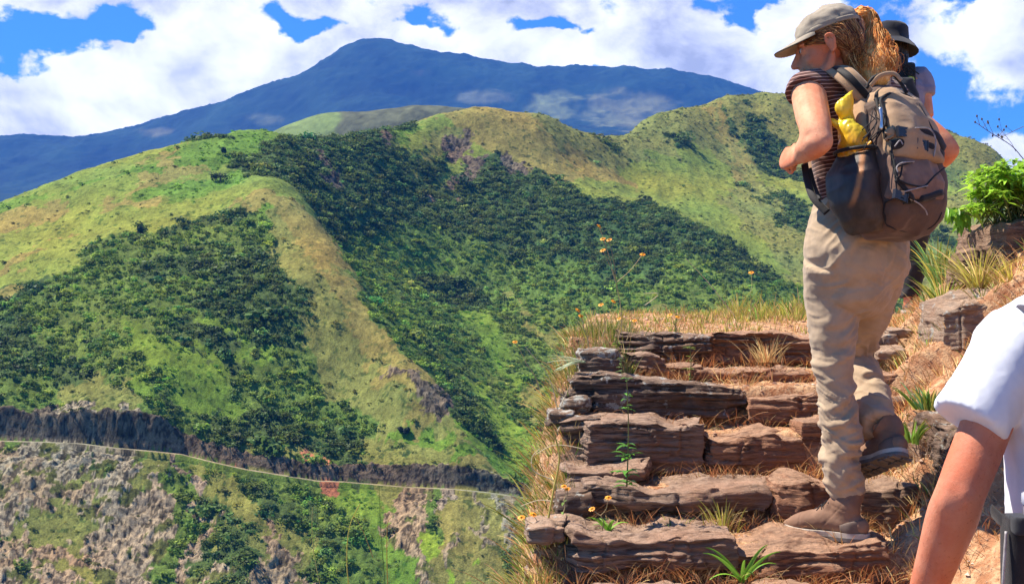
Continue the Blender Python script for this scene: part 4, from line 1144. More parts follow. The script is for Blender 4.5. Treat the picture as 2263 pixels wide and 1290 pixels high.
def folds(V, F, amp, freq=(5, 5, 17), seed=0, mask=None, sharp=2.0, slant=0.0, tw=.05):
    """cloth creases: crests pushed out along the normal"""
    N = normals(V, F)
    r_ = np.random.default_rng(seed).uniform(-30, 30, 3)
    q = V + r_
    wz = fbm(q * 4.5, 3, seed) * tw
    p = np.stack([q[:, 0] * freq[0], q[:, 1] * freq[1], (q[:, 2] + wz + slant * q[:, 0]) * freq[2]], -1)
    a = 1 - np.abs(vnoise(p, seed + 1)) * 2.0
    b_ = 1 - np.abs(vnoise(p * 1.9 + 5, seed + 2)) * 2.0
    c_ = fbm(q * 30, 3, seed + 3)
    gate = sstep(fbm(q * 5, 3, seed + 4), -.25, .35)
    d = (np.sign(a) * np.abs(a) ** sharp * .65 + b_ * .35) * (.35 + .85 * gate) + c_ * .12
    if mask is not None: d = d * mask
    return V + N * (d * amp)[:, None]

def cloth_mat(name, col, col2=None, weave=520, bump=.25, rough=.9, stripes=None, speck=.0, translucent=0):
    m, t, b = new_mat(name)
    tc = t.new('ShaderNodeTexCoord').outputs['Object']
    n = t.noise(tc, 14, 5, .65)
    c = t.mix(t.smooth(n, .35, .68), col, col2 or tuple(x * .85 for x in col))
    if stripes:
        sp = t.new('ShaderNodeSeparateXYZ'); t.l.new(tc, sp.inputs[0])
        wob = t.math('MULTIPLY', t.math('SUBTRACT', t.noise(tc, 7, 3, .5), .5), .02)
        zz = t.math('ADD', t.math('ADD', sp.outputs[2], wob), t.math('MULTIPLY', sp.outputs[0], stripes[2]))
        fr = t.math('FRACT', t.math('MULTIPLY', zz, stripes[0]))
        lm = t.math('MULTIPLY', t.smooth(fr, 0.0, .10), t.math('SUBTRACT', 1.0, t.smooth(fr, .18, .30)))
        c = t.mix(t.math('MULTIPLY', lm, .85), c, stripes[1])
    t.put(b.inputs['Base Color'], c)
    b.inputs['Roughness'].default_value = rough; b.inputs['Specular IOR Level'].default_value = .15
    b.inputs['Sheen Weight'].default_value = .15
    w_ = t.noise(tc, weave, 2, .6); w2 = t.noise(tc, 60, 4, .6)
    t.put(b.inputs['Normal'], t.bump(t.math('ADD', w_, w2), bump, .002))
    return m
M_SHIRT = cloth_mat('striped_knit', (.105, .040, .030), (.075, .030, .024), stripes=(80, (.58, .36, .29), -.12))
M_TROUS = cloth_mat('khaki_cloth', (.44, .315, .20), (.36, .255, .16))
M_CAP = cloth_mat('washed_canvas', (.36, .295, .215), (.26, .21, .155))
M_CAPU = cloth_mat('cap_lining', (.22, .16, .15))
M_DARK = cloth_mat('charcoal_cloth', (.035, .034, .036), (.022, .022, .024))
M_HAT = cloth_mat('black_hat_cloth', (.024, .021, .028), (.015, .014, .018))
M_LILAC = cloth_mat('grey_lilac_cloth', (.28, .25, .32), (.22, .19, .26))
M_WHITE = cloth_mat('white_cotton', (.72, .72, .74), (.66, .66, .69), bump=.04)
M_LEATH = simple_mat('brown_suede', (.27, .15, .09), .85, (.19, .10, .06), 12, .4, .002)
M_LEATH2 = simple_mat('grey_heel_leather', (.17, .115, .085), .7, (.12, .08, .06), 20, .3, .002)
M_SOLE = simple_mat('rubber_sole', (.50, .42, .34), .85, (.34, .27, .21), 30, .3, .002)
M_SOLED = simple_mat('dark_rubber', (.17, .14, .12), .85, (.09, .075, .065), 30, .3, .002)
M_TAN = cloth_mat('pack_nylon', (.44, .275, .155), (.34, .205, .11), weave=300, bump=.35, rough=.7)
M_BRN = cloth_mat('pack_brown_nylon', (.125, .072, .05), (.08, .048, .036), weave=300, bump=.35, rough=.65)
M_BLKN = cloth_mat('black_webbing', (.022, .018, .018), (.012, .010, .010), weave=400, bump=.4, rough=.6)
M_PLAS = simple_mat('black_plastic', (.02, .019, .02), .32, scale=30, spec=.5)
M_CORD = simple_mat('dark_cord', (.05, .035, .03), .6, (.16, .13, .12), 60)
M_CORDL = simple_mat('pale_cord', (.42, .38, .36), .6, (.25, .2, .18), 60)
M_METAL = simple_mat('metal', (.7, .7, .7), .3, scale=20, metal=.9)

# ---------------------------------------------------------------- the woman
FW = unit(A3(-.50, .866, 0)); LF = unit(A3(-.866, -.50, 0))        # where her body faces, her left
pel = P(1888, 560, 4.05)
chest = P(1893, 300, 4.02); waist = P(1885, 440, 4.06); neckb = P(1872, 178, 4.0)
shL = P(1786, 205, 3.93); elL = P(1806, 308, 3.745); wrL = P(1772, 343, 3.91)
shR = P(1968, 222, 4.16); elR = P(2088, 328, 4.06); wrR = P(2035, 392, 4.24)
hipL = pel + LF * .088 + A3(0, 0, -.03); hipR = pel - LF * .088 + A3(0, 0, -.03)
knL = P(1842, 800, 4.06); anL = P(1876, 1105, 4.045)
knR = P(1872, 785, 4.33); anR = P(1944, 945, 4.06)
hd = P(1828, 104, 3.97)
HF = unit(A3(-.955, .20, -.22))
HK = .965
TH = frame(hd, HF, k=HK)

def limb(a, b, c, ra, rb, rc, rm1, rm2, seg=16):
    return tube([a, (a + b) / 2, b, (b * .55 + c * .45), c], [ra, rm1, rb, rm2, rc], seg, n=26, round_ends=True)
body = []
body.append(tube([pel + A3(0, 0, -.10), pel, waist, chest, P(1890, 235, 4.01), neckb + A3(0, 0, -.02)],
                 [(.13, .09), (.165, .115), (.125, .09), (.155, .105), (.150, .085), (.07, .055)], 28, n=40, ref=LF, round_ends=True))
body.append(tube([neckb + A3(.0, .0, -.05), neckb, P(1848, 132, 3.99), hd + A3(.02, .0, -.02)], [.062, .054, .05, .05], 18, n=16))
body.append(tube([neckb + A3(0, 0, -.03), (neckb + shL) / 2 + A3(0, 0, .012), shL], [.05, .048, .052], 14, n=10, round_ends=True))
body.append(tube([neckb + A3(0, 0, -.03), (neckb + shR) / 2 + A3(0, 0, .012), shR], [.05, .048, .05], 14, n=10, round_ends=True))
body.append(limb(shL, elL, wrL, .056, .047, .030, .054, .045))
body.append(blob(elL + A3(.008, -.012, -.008), (.040, .040, .040)))
body.append(limb(shR, elR, wrR, .052, .043, .027, .047, .040))
body.append(blob(elR + A3(.010, 0, -.006), (.040, .038, .038)))
body.append(limb(hipL, knL, anL, .070, .045, .034, .060, .042))
body.append(limb(hipR, knR, anR, .070, .045, .024, .060, .034))
body += hand_parts(wrL + A3(-.004, .010, 0), unit(A3(-.30, .86, .02)), unit(A3(.55, .25, -.65)), unit(A3(.15, .35, .9)), curl=1.12, k=.98)
body += hand_parts(wrR, unit(A3(-.5, .8, .0)), unit(A3(-.6, -.2, -.6)), unit(A3(-.1, .2, .95)), curl=1.1, k=.95)
body += head_parts(TH)
bv, bf = fuse(body, .0042, 5, .5)
# soften the bends of the elbows
def soften(V, F, centres, rad, it):
    W = np.zeros(len(V))
    for c in centres: W = np.maximum(W, sstep(rad - np.linalg.norm(V - c, axis=1), 0, rad * .4))
    e = np.vstack([a[:, [k, (k + 1) % a.shape[1]]] for a in F for k in range(a.shape[1])])
    cnt = np.zeros(len(V)); np.add.at(cnt, e[:, 0], 1); np.add.at(cnt, e[:, 1], 1)
    for _ in range(it):
        s = np.zeros_like(V); np.add.at(s, e[:, 0], V[e[:, 1]]); np.add.at(s, e[:, 1], V[e[:, 0]])
        V = V + (.6 * W)[:, None] * (s / cnt[:, None] - V)
    return V
bv = soften(bv, bf, [elL, elR, wrL], .085, 22)
bv = soften(bv, bf, [P(1784, 293, 3.80), P(1790, 300, 3.74)], .065, 40)
# eye sockets and the line of the mouth pressed in
loc = (bv - hd) / HK
f_, l_, u_ = HF, unit(np.cross((0, 0, 1), HF)), np.cross(HF, unit(np.cross((0, 0, 1), HF)))
lx, ly, lz = loc @ f_, loc @ l_, loc @ u_
near = (lx > .06) & (np.abs(ly) < .06) & (np.abs(lz) < .13)
press = np.zeros(len(bv))
press += .0042 * np.exp(-((lz + .0708) / .0018) ** 2) * np.exp(-(ly / .022) ** 4) * near
for s in (-1, 1):
    press += .0065 * np.exp(-(((ly - .030 * s) / .013) ** 2 + ((lz - .012) / .005) ** 2)) * near
    press += .0045 * np.exp(-(((ly - .016 * s) / .006) ** 2 + ((lz - .002) / .011) ** 2)) * near
    press += .003 * np.exp(-(((ly - .030 * s) / .014) ** 2 + ((lz + .001) / .0014) ** 2)) * near
bv = bv - f_ * press[:, None]
woman = obj('person', raw_mesh('person', bv, bf), MSK1)
tag(woman, 'woman in khaki trousers and grey cap climbing the stone steps, head turned to the left', 'person')

# eyes, brows and lips
for s in (-1, 1):
    v, f = blob((0, 0, 0), (.0105, .0115, .0105), seg=20)
    o = obj('eye', raw_mesh('eye', TH(v + A3(.0835, .030 * s, .001)), f), simple_mat('eye_white', (.75, .72, .68), .25, scale=5), woman)
    v, f = blob((0, 0, 0), (.003, .0052, .0052), seg=14)
    obj('iris', raw_mesh('iris', TH(v + A3(.0925, .030 * s, .0)), f), simple_mat('iris', (.05, .07, .09), .2, scale=5), o)
v, f = join([tube([(.102, -.020, -.0695), (.1085, -.008, -.0660), (.1095, 0, -.0675), (.1085, .008, -.0660), (.102, .020, -.0695)], [.0025, .0042, .004, .0042, .0025], 8, n=20),
             tube([(.101, -.019, -.0720), (.1070, -.008, -.0752), (.1080, 0, -.0756), (.1070, .008, -.0752), (.101, .019, -.0720)], [.0022, .0046, .005, .0046, .0022], 8, n=20)])
obj('lips', raw_mesh('lips', TH(v), f), simple_mat('lip_skin', (.46, .13, .10), .45, scale=60), woman)

# hair strands -------------------------------------------------------------
def hair_mat(name, c1, c2, c3, glow=0):
    m, t, b = new_mat(name)
    rn = t.new('ShaderNodeNewGeometry').outputs['Random Per Island']
    t.put(b.inputs['Base Color'], t.ramp(rn, [(0, c1), (.5, c2), (1, c3)]))
    b.inputs['Roughness'].default_value = .42; b.inputs['Specular IOR Level'].default_value = .5
    if glow:
        tr_ = t.new('ShaderNodeBsdfTranslucent'); t.l.new(b.inputs['Base Color'].links[0].from_socket, tr_.inputs[0])
        ms_ = t.new('ShaderNodeMixShader'); ms_.inputs[0].default_value = glow
        t.l.new(b.outputs[0], ms_.inputs[1]); t.l.new(tr_.outputs[0], ms_.inputs[2]); t.l.new(ms_.outputs[0], t.n['Material Output'].inputs[0])
    return m
M_HAIR = hair_mat('blond_hair', (.76, .28, .05), (.98, .50, .13), (1.0, .74, .34), .5)
M_HAIR2 = hair_mat('auburn_hair', (.13, .04, .015), (.34, .12, .04), (.84, .44, .15), .3)
M_HAIR3 = hair_mat('dark_hair', (.03, .02, .015), (.07, .045, .03), (.12, .08, .05))
def hair_core(name, c1, c2, c3):
    m, t, b = new_mat(name)
    tc = t.new('ShaderNodeTexCoord').outputs['Object']
    n = t.noise(t.mapping(tc, scale=(1, 1, .35)), 130, 5, .7, 1.5)
    t.put(b.inputs['Base Color'], t.ramp(n, [(.3, c1), (.5, c2), (.68, c3)]))
    b.inputs['Roughness'].default_value = .45
    t.put(b.inputs['Normal'], t.bump(n, .9, .004))
    return m
M_HAIRC = hair_core('blond_hair_mass', (.60, .20, .035), (.95, .46, .11), (1.0, .72, .32))
M_HAIRC2 = hair_core('auburn_hair_mass', (.13, .04, .015), (.38, .14, .045), (.78, .42, .15))
def strand(pts, r0, r1, n=16, seg=4, curl=0, cr=.0, ph=0):
    c = catmull(np.asarray(pts), n)
    if cr:
        t_ = np.linspace(0, 1, n); tn = np.gradient(c, axis=0); tn /= np.linalg.norm(tn, axis=1)[:, None] + 1e-9
        a = np.cross(tn, A3(.3, .5, .8)); a /= np.linalg.norm(a, axis=1)[:, None] + 1e-9; b_ = np.cross(tn, a)
        w_ = (cr * (0.25 + .75 * t_))[:, None]
        c = c + a * w_ * np.cos(curl * t_ * 6.28 + ph)[:, None] + b_ * w_ * np.sin(curl * t_ * 6.28 + ph)[:, None]
    return tube(c, np.linspace(r0, r1, n), seg, n=n)
r_ = np.random.default_rng(8)
# ponytail: base strands from the gap at the back of the cap, swelling into loose curls
pt0 = TH(A3(-.104, 0, .075))[0]
pc = [pt0, P(1909, 27, 4.0), P(1923, 60, 3.98), P(1930, 98, 3.95), P(1934, 136, 3.91), P(1938, 168, 3.88)]
pr_ = [.016, .022, .028, .044, .060, .044]
def lump_hair(V, F, amp, fr, seed):
    N = normals(V, F)
    q = V * fr
    w_ = fbm(q * .7 + 3, 2, seed) * 1.2
    a = 1 - np.abs(vnoise(np.stack([q[:, 0] * 3.2 + w_, q[:, 1] * 3.2, q[:, 2] * 1.1 + w_ * 2], -1), seed + 1)) * 2
    b_ = 1 - np.abs(vnoise(np.stack([q[:, 0] * 7 + w_ * 3, q[:, 1] * 7, q[:, 2] * 3 + w_ * 3], -1), seed + 2)) * 2
    return V + N * ((a * .7 + b_ * .45) * amp)[:, None]
v, f = tube(pc, [(r * .95, r * .72) for r in pr_], 40, n=90, ref=(1, 0, 0), round_ends=True)
v = lump_hair(v, f, .0030, 20, 5)
hcore = obj('hair_mass', raw_mesh('hair_mass', v, f), M_HAIRC, woman)
hs = []
for i in range(1100):
    th = r_.uniform(0, 6.28); rho = r_.uniform(.80, 1.14); L = r_.uniform(.72, 1.04)
    pts = []
    for k_, (c, rr) in enumerate(zip(pc, pr_)):
        th2 = th + .5 * k_ * (rho - .3)
        pts.append(c + A3(math.cos(th2) * 1.05, math.sin(th2) * .75, r_.normal(0, .12)) * rr * rho * (1 + r_.normal(0, .10)))
    pts = catmull(np.array(pts), 12)[:max(5, int(12 * L))]
    hs.append(strand(pts, .0020, .0008, 26, 3, curl=3.0 + .5 * math.sin(3 * th), cr=(.005 + .004 * r_.random()) * (0.5 + rho), ph=2.5 * math.sin(2 * th) + r_.normal(0, .5)))
v, f = join(hs)
obj('ponytail', raw_mesh('ponytail', v, f), M_HAIR, woman)
# hair on the side and back of the head under the cap
v, f = fuse([(TH(a_), b_) for a_, b_ in [blob((-.030, 0, .022), (.082, .0835, .070), seg=26), blob((-.062, 0, -.030), (.045, .062, .060), seg=22), tube([(-.095, 0, -.01), (-.108, 0, .04), (-.106, 0, .072)], [.03, .026, .018], 14, n=12, round_ends=True)]], .005, 4)
v = lump_hair(v, f, .0050, 30, 9)
ll = (v - hd) / HK
xx_, zz_ = ll @ f_, ll @ u_
# keep the mass behind the temple and clear of the ear
N_ = normals(v, f)
ear_ = np.exp(-(((xx_ + .004) / .024) ** 2 + ((zz_ + .012) / .034) ** 2)) + sstep(xx_, .030, .052) + sstep(-zz_, .030, .050) * sstep(xx_, -.045, -.015)
v = v - N_ * (.016 * np.clip(ear_, 0, 1))[:, None]
obj('hair_mass', raw_mesh('hair_mass', v, f), M_HAIRC2, woman)
hs = []
for i in range(800):
    s = 1 if r_.random() < .8 else -1
    a = r_.uniform(-.45, 1.57) ** 1
    # start along the cap's rim, comb back and down to the nape / up to the tail
    ang = r_.uniform(.30, math.pi)              # 0 = forehead, pi = back of the head
    st = A3(math.cos(ang) * .103 - .012, s * math.sin(ang) * .083, .040 + .020 * (1 - math.cos(ang)) - r_.uniform(0, .03))
    low = r_.uniform(0, 1)
    drop = -.055 - .055 * low if ang > 1.7 else -.020 - .02 * low
    en = A3(-.10 + .02 * low, s * (.055 - .03 * low), drop * 1.1 + .0)
    if ang < 1.7:
        en = A3(-.085, s * .070, -.01 - .05 * low)
    md = (st + en) / 2; md = md + unit(md * A3(1, 1, .2)) * .016
    if ang < 1.6: md = md + A3(0, 0, .012)
    pts = TH(np.array([st, md, en]))
    hs.append(strand(pts, .0017, .0009, 18, 3, curl=r_.uniform(1.5, 4.2), cr=r_.uniform(.002, .006), ph=r_.uniform(0, 6)))
for i in range(190):                       # strands rising from the nape towards the tail
    s = r_.uniform(-1, 1)
    pts = TH(np.array([[-.060 - .02 * r_.random(), s * .055, -.095 + r_.uniform(-.01, .03)], [-.105, s * .05, -.03], [-.118, s * .03, .03], [-.110, s * .012, .072]]))
    hs.append(strand(pts, .0020, .0014, 18, 4, curl=r_.uniform(1, 3), cr=r_.uniform(.001, .004), ph=r_.uniform(0, 6)))
for i in range(46):                        # loose curls at the nape and behind the ear
    s = 1 if r_.random() < .8 else -1
    b0 = A3(-.050 - r_.uniform(0, .05), s * .066, r_.uniform(-.09, .02))
    pts = TH(np.array([b0, b0 + A3(-.01, s * .012, -.012), b0 + A3(-.004 + r_.normal(0, .01), s * .014, -.035 + r_.normal(0, .008))]))
    hs.append(strand(pts, .0014, .0007, 18, 4, curl=r_.uniform(1.5, 3), cr=.006, ph=r_.uniform(0, 6)))
v, f = join(hs)
obj('hair', raw_mesh('hair', v, f), M_HAIR2, woman)

# cap -------------------------------------------------------------
def cap_parts():
    th = np.linspace(0, 1, 26); ph = np.linspace(0, 2 * np.pi, 72, endpoint=False)
    V = []
    for t_ in th:
        e = t_ * math.pi * .5
        for p_ in ph:
            x, y = math.cos(p_), math.sin(p_)
            rim = .038 + .024 * (1 - x) * .5 + .004 * abs(y)           # rim sits higher at the back
            R_ = math.sin(e) ** .80
            ht = math.cos(e) ** .85
            fr = .108 if x > 0 else .106
            pz = rim + ht * (.080 - .010 * max(-x, 0))
            q = A3(-.012 + x * fr * R_, y * .086 * R_, pz)
            V.append(q)
    V = np.array(V)
    V[:, 2] -= .0
    # crumpled canvas
    rr = fbm(V * np.array([26, 26, 60.]), 3, 77) * .0045 + ridged(V * np.array([14, 14, 42.]) + 3, 2, 78) * .0035
    cc = V - A3(-.012, 0, .05); cc /= np.linalg.norm(cc, axis=1)[:, None]
    seam = 0
    ang_ = np.arctan2(V[:, 1], V[:, 0] + .012)
    for k_ in range(6): seam = seam + np.exp(-((np.angle(np.exp(1j * (ang_ - k_ * math.pi / 3)))) / .035) ** 2)
    V = V + cc * (rr - .0022 * seam)[:, None]
    n, m_ = len(th), len(ph)
    i = np.arange(n - 1)[:, None] * m_; j = np.arange(m_)[None]; j2 = (j + 1) % m_
    Q = np.stack([(i + j).ravel(), (i + m_ + j).ravel(), (i + m_ + j2).ravel(), (i + j2).ravel()], -1)
    # opening at the back above the strap
    cen = V[Q].mean(1)
    keep = ~((cen[:, 0] < -.088) & (np.abs(cen[:, 1]) < .030) & (cen[:, 2] < .098) & (cen[:, 2] > .074))
    return V, Q[keep]
v, q = cap_parts()
# give the cloth thickness
def thicken(v, q, th):
    N = normals(v, [q]); n = len(v)
    return np.vstack([v, v - N * th]), [np.vstack([q, q[:, ::-1] + n])]
v2, q2 = thicken(v, q, .0025)
cap = obj('cap', raw_mesh('cap', TH(v2), q2), M_CAP, woman)
def brim(thick=.003):
    nu, nv = 40, 16
    V = []
    for a in np.linspace(-1, 1, nu):
        for b_ in np.linspace(0, 1, nv):
            an = a * 1.12
            base = A3(-.012 + math.cos(an) * .108, math.sin(an) * .088, .040 + .004 * abs(math.sin(an)))
            out = .078 * (1 - abs(a) ** 2.6) * b_
            p = base + A3(math.cos(an * .55), math.sin(an * .55) * .9, 0) * out
            p[2] += -.030 * b_ * (1 - abs(a) ** 2) - .34 * abs(p[1]) ** 1.6 * 2.6 * b_ + .006 * b_
            V.append(p)
    V = np.array(V)
    i = np.arange(nu - 1)[:, None] * nv; j = np.arange(nv - 1)[None]
    Q = np.stack([(i + j).ravel(), (i + j + 1).ravel(), (i + nv + j + 1).ravel(), (i + nv + j).ravel()], -1)
    return V, Q[:, ::-1]
v, q = brim()
v2, q2 = thicken(v, q, .0035)
obj('brim', raw_mesh('brim', TH(v2), q2), M_CAP, cap)
v, f = tube(np.array([[-.012 + math.cos(a) * .1085, math.sin(a) * .0865, .040 + .024 * (1 - math.cos(a)) * .5 + .004 * abs(math.sin(a))] for a in np.linspace(0, 2 * np.pi, 40)]), [(.0016, .009)] * 40, 8, n=60, ref=(0, 0, 1))
v, f = tube(np.array([[-.012 + math.cos(a) * .1085, math.sin(a) * .0870, .042 + .024 * (1 - math.cos(a)) * .5 + .004 * abs(math.sin(a))] for a in np.linspace(0, 2 * np.pi, 40)]), [(.008, .0022)] * 40, 8, n=60, ref=(0, 0, 1))
obj('sweatband', raw_mesh('sweatband', TH(v), f), M_CAP, cap)

# shirt --------------------------------------------------------------
sh = []
wl = P(1885, 440, 4.06)
sh.append(tube([P(1886, 505, 4.06), wl, chest, P(1890, 240, 4.01), P(1885, 205, 4.01), neckb + A3(.004, 0, -.035)],
               [(.160, .118), (.140, .106), (.170, .120), (.158, .100), (.120, .080), (.068, .062)], 32, n=44, ref=LF, round_ends=False))
sh.append(tube([(neckb * .7 + shL * .3) + A3(0, 0, -.012), (neckb + shL) / 2 + A3(0, 0, .0), shL + LF * .004 + A3(0, 0, .006), shL + LF * .014 + A3(0, -.006, -.004)], [.056, .058, .063, .062], 18, n=14, round_ends=False))
sh.append(tube([(neckb * .7 + shR * .3) + A3(0, 0, -.012), (neckb + shR) / 2 + A3(0, 0, .0), shR - LF * .004 + A3(0, 0, .006), shR - LF * .014 + A3(0, -.006, -.004)], [.056, .058, .062, .061], 18, n=14, round_ends=False))
sv, sf = fuse(sh, .005, 7, .5)
sv = folds(sv, sf, .0045, (6, 6, 14), 5, tw=.06, slant=.5)
shirt = obj('striped_shirt', raw_mesh('striped_shirt', sv, sf), M_SHIRT, woman)
shirt['label'] = 'brown short sleeved top with thin pale stripes'

# trousers --------------------------------------------------------------
tr = []
tr.append(tube([P(1884, 462, 4.06), P(1886, 500, 4.06), pel, pel + A3(0, 0, -.085)], [(.145, .112), (.162, .124), (.180, .140), (.150, .118)], 30, n=22, ref=LF, round_ends=True))
tr.append(blob(pel - FW * .045 + LF * .065 + A3(0, 0, -.015), (.105, .10, .115)))
tr.append(blob(pel - FW * .045 - LF * .065 + A3(0, 0, -.015), (.105, .10, .115)))
lL = [hipL, P(1840, 645, 4.05), P(1841, 730, 4.05), P(1844, 800, 4.04), P(1850, 880, 4.03), P(1857, 960, 4.03), P(1864, 1040, 4.03), P(1876, 1092, 4.03)]
tr.append(tube(lL, [.101, .091, .077, .065, .054, .053, .058, .048], 26, n=60, ref=LF, round_ends=False))
lR = [hipR, (hipR * .5 + knR * .5) + A3(.012, 0, 0), knR, knR * .6 + anR * .4 + A3(.004, 0, 0), anR + A3(-.004, 0, .015)]
tr.append(tube(lR, [.104, .092, .074, .062, .052], 26, n=50, ref=LF, round_ends=False))
tv, tf = fuse(tr, .0048, 8, .5)
low = sstep(tv[:, 2], 1.75, 1.15)
mk = .50 + .75 * low
tv = folds(tv, tf, .0235, (5.5, 5.5, 16), 21, mask=mk, sharp=.9, slant=-.35, tw=.10)
tv = folds(tv, tf, .0085, (7, 7, 34), 33, mask=mk, sharp=1.2, slant=.4, tw=.06)
# seam down the seat
tN = normals(tv, tf)
sd = (tv - pel) @ LF
seam = np.exp(-(sd / .006) ** 2) * sstep(((tv - pel) @ -FW), .05, .1) * sstep(tv[:, 2], pel[2] - .15, pel[2] - .05) 
tv = tv - tN * (seam * .004)[:, None]
trous = obj('trousers', raw_mesh('trousers', tv, tf), M_TROUS, woman)
# waist belt, back pockets and side seam as raised cloth
def ribbon(pts, wdir, width, thick, n=24, name='strap'):
    """flat band along a path; wdir (one or per point) is the direction across the band"""
    c = catmull(np.asarray(pts, float), n)
    wd = np.asarray(wdir, float); wd = np.tile(wd, (n, 1)) if wd.ndim == 1 else catmull(wd, n)
    return tube(c, [(width / 2, thick / 2)] * n, 10, n=n, ref=wd)

# boots ------------------------------------------------------------------
def boot(name, heel, fwd, up, shaft_top, k=1.0, mat=M_LEATH, parent=woman):
    T = frame(heel, fwd, up, k)                 # origin: middle of the heel at ground, x to the toe
    def prof(z0, z1, grow, n=40, inset=0.0):
        V = []
        for zz in (z0, z1):
            for a in np.linspace(0, 2 * np.pi, n, endpoint=False):
                x = math.cos(a); y = math.sin(a)
                L = .142
                px_ = .112 + x * (L + grow)
                wd = .042 + .010 * sstep(np.array(px_), .08, .20) - .010 * np.exp(-((px_ - .09) / .04) ** 2)
                V.append((px_, np.sign(y) * abs(y) ** .75 * (wd + grow) + .006 * math.sin(px_ * 9), zz + .012 * max(0, px_ - .19) * 6 * (1 if px_ > .19 else 0)))
        return np.array(V)
    up_ = []
    ts = (T(A3(0, 0, 0))[0])
    stl = ((shaft_top - heel) @ np.stack([unit(fwd), unit(np.cross(up, unit(fwd))), np.cross(unit(fwd), unit(np.cross(up, unit(fwd))))], 1)) / k
    up_.append(tube(np.array([[.245, 0, .030], [.205, 0, .042], [.15, 0, .052], [.10, 0, .060], [.045, 0, .058], [-.006, 0, .045]]), [(.026, .020), (.046, .030), (.045, .038), (.040, .045), (.038, .046), (.026, .030)], 22, n=30, ref=(0, 1, 0), round_ends=True))
    up_.append(tube(np.array([[.052, 0, .045], [.050, 0, .085], [.048, 0, .115], stl]), [(.038, .046), (.039, .052), (.040, .050), (.046, .050)], 22, n=20, ref=(0, 1, 0)))
    up_.append(tube(np.array([[.15, 0, .060], [.11, 0, .085], [.085, 0, .120]]), [(.026, .020), (.028, .022), (.026, .018)], 14, n=12, ref=(0, 1, 0), round_ends=True))
    v, f = fuse([(a, b) for a, b in up_], .0042, 5, .5)
    # stitched panels: shallow grooves
    g = np.exp(-((v[:, 0] - .105 + (v[:, 2] - .05) * .9) / .0022) ** 2) + np.exp(-((v[:, 0] - .19) / .0022) ** 2) + np.exp(-((v[:, 2] - .088 - v[:, 0] * .3) / .002) ** 2) * (v[:, 0] < .09)
    N = normals(v, f)
    v = v - N * (g * .0022)[:, None] + N * (fbm(v * 40, 3, 5) * .0022)[:, None]
    o = obj(name, raw_mesh(name, T(v), f), mat, parent)
    # heel counter of greyer leather
    sel = v[:, 0] < .055
    hv, hf = tube(np.array([[.050, -.037, .038], [.014, -.033, .042], [-.019, 0, .046], [.014, .033, .042], [.050, .037, .038]]), [(.014, .004), (.022, .005), (.028, .005), (.022, .005), (.014, .004)], 12, n=30, ref=(0, 0, 1))
    obj('heel_counter', raw_mesh('heel_counter', T(hv), hf), M_LEATH2, o)
    # sole: two layers with lugs
    for nm, z0, z1, gr, mt in (('midsole', .010, .026, .004, M_SOLE), ('outsole', -.002, .0105, .0065, M_SOLED)):
        V = prof(z0, z1, gr); n = len(V) // 2
        i = np.arange(n); j = (i + 1) % n
        Q = np.stack([i, j, n + j, n + i], -1)
        c0, c1 = len(V), len(V) + 1
        V2 = np.vstack([V, V[:n].mean(0), V[n:].mean(0)])
        Tt = np.vstack([np.stack([j, i, np.full(n, c0)], -1), np.stack([n + i, n + j, np.full(n, c1)], -1)])
        parts_ = [(T(V2), [Q, Tt])]
        if nm == 'outsole':
            for kx in range(9):
                for sy in (-1, 1):
                    x_ = -.015 + kx * .031
                    if .055 < x_ < .085: continue
                    bx = A3(x_, sy * .020, -.004)
                    cv = np.array([[a, b_, c_] for a in (-.010, .010) for b_ in (-.016, .016) for c_ in (-.004, .004)]) + bx
                    parts_.append((T(cv), [np.array([[0, 1, 3, 2], [4, 6, 7, 5], [0, 4, 5, 1], [2, 3, 7, 6], [0, 2, 6, 4], [1, 5, 7, 3]])]))
        vv, ff = join(parts_)
        obj(nm, raw_mesh(nm, vv, ff, smooth=False), mt, o)
    ls = []
    for kx in range(4):
        x_ = .150 - kx * .020; z_ = .078 + kx * .014 + .004
        ls.append(tube(np.array([[x_ + .008, -.024, z_ - .008], [x_, 0, z_ + .010], [x_ - .010, .024, z_ - .002]]), [.0019] * 3, 6, n=10))
        ls.append(tube(np.array([[x_ + .008, .024, z_ - .008], [x_, 0, z_ + .011], [x_ - .010, -.024, z_ - .002]]), [.0019] * 3, 6, n=10))
    v, f = join(ls)
    obj('laces', raw_mesh('laces', T(v), f), M_BLKN, o)
    return o
FL = unit(A3(-.78, .62, 0))
heelL = P(1899, 1197, 3.985)
boot('boot', heelL + A3(0, 0, .004), FL, (0, 0, 1), P(1878, 1085, 4.035))
heelR = P(1984, 1012, 3.955)
FR = unit(A3(-.34, .86, -.34))
boot('boot', heelR, FR, unit(A3(.20, .36, .90)), anR + A3(.0, .0, .02))
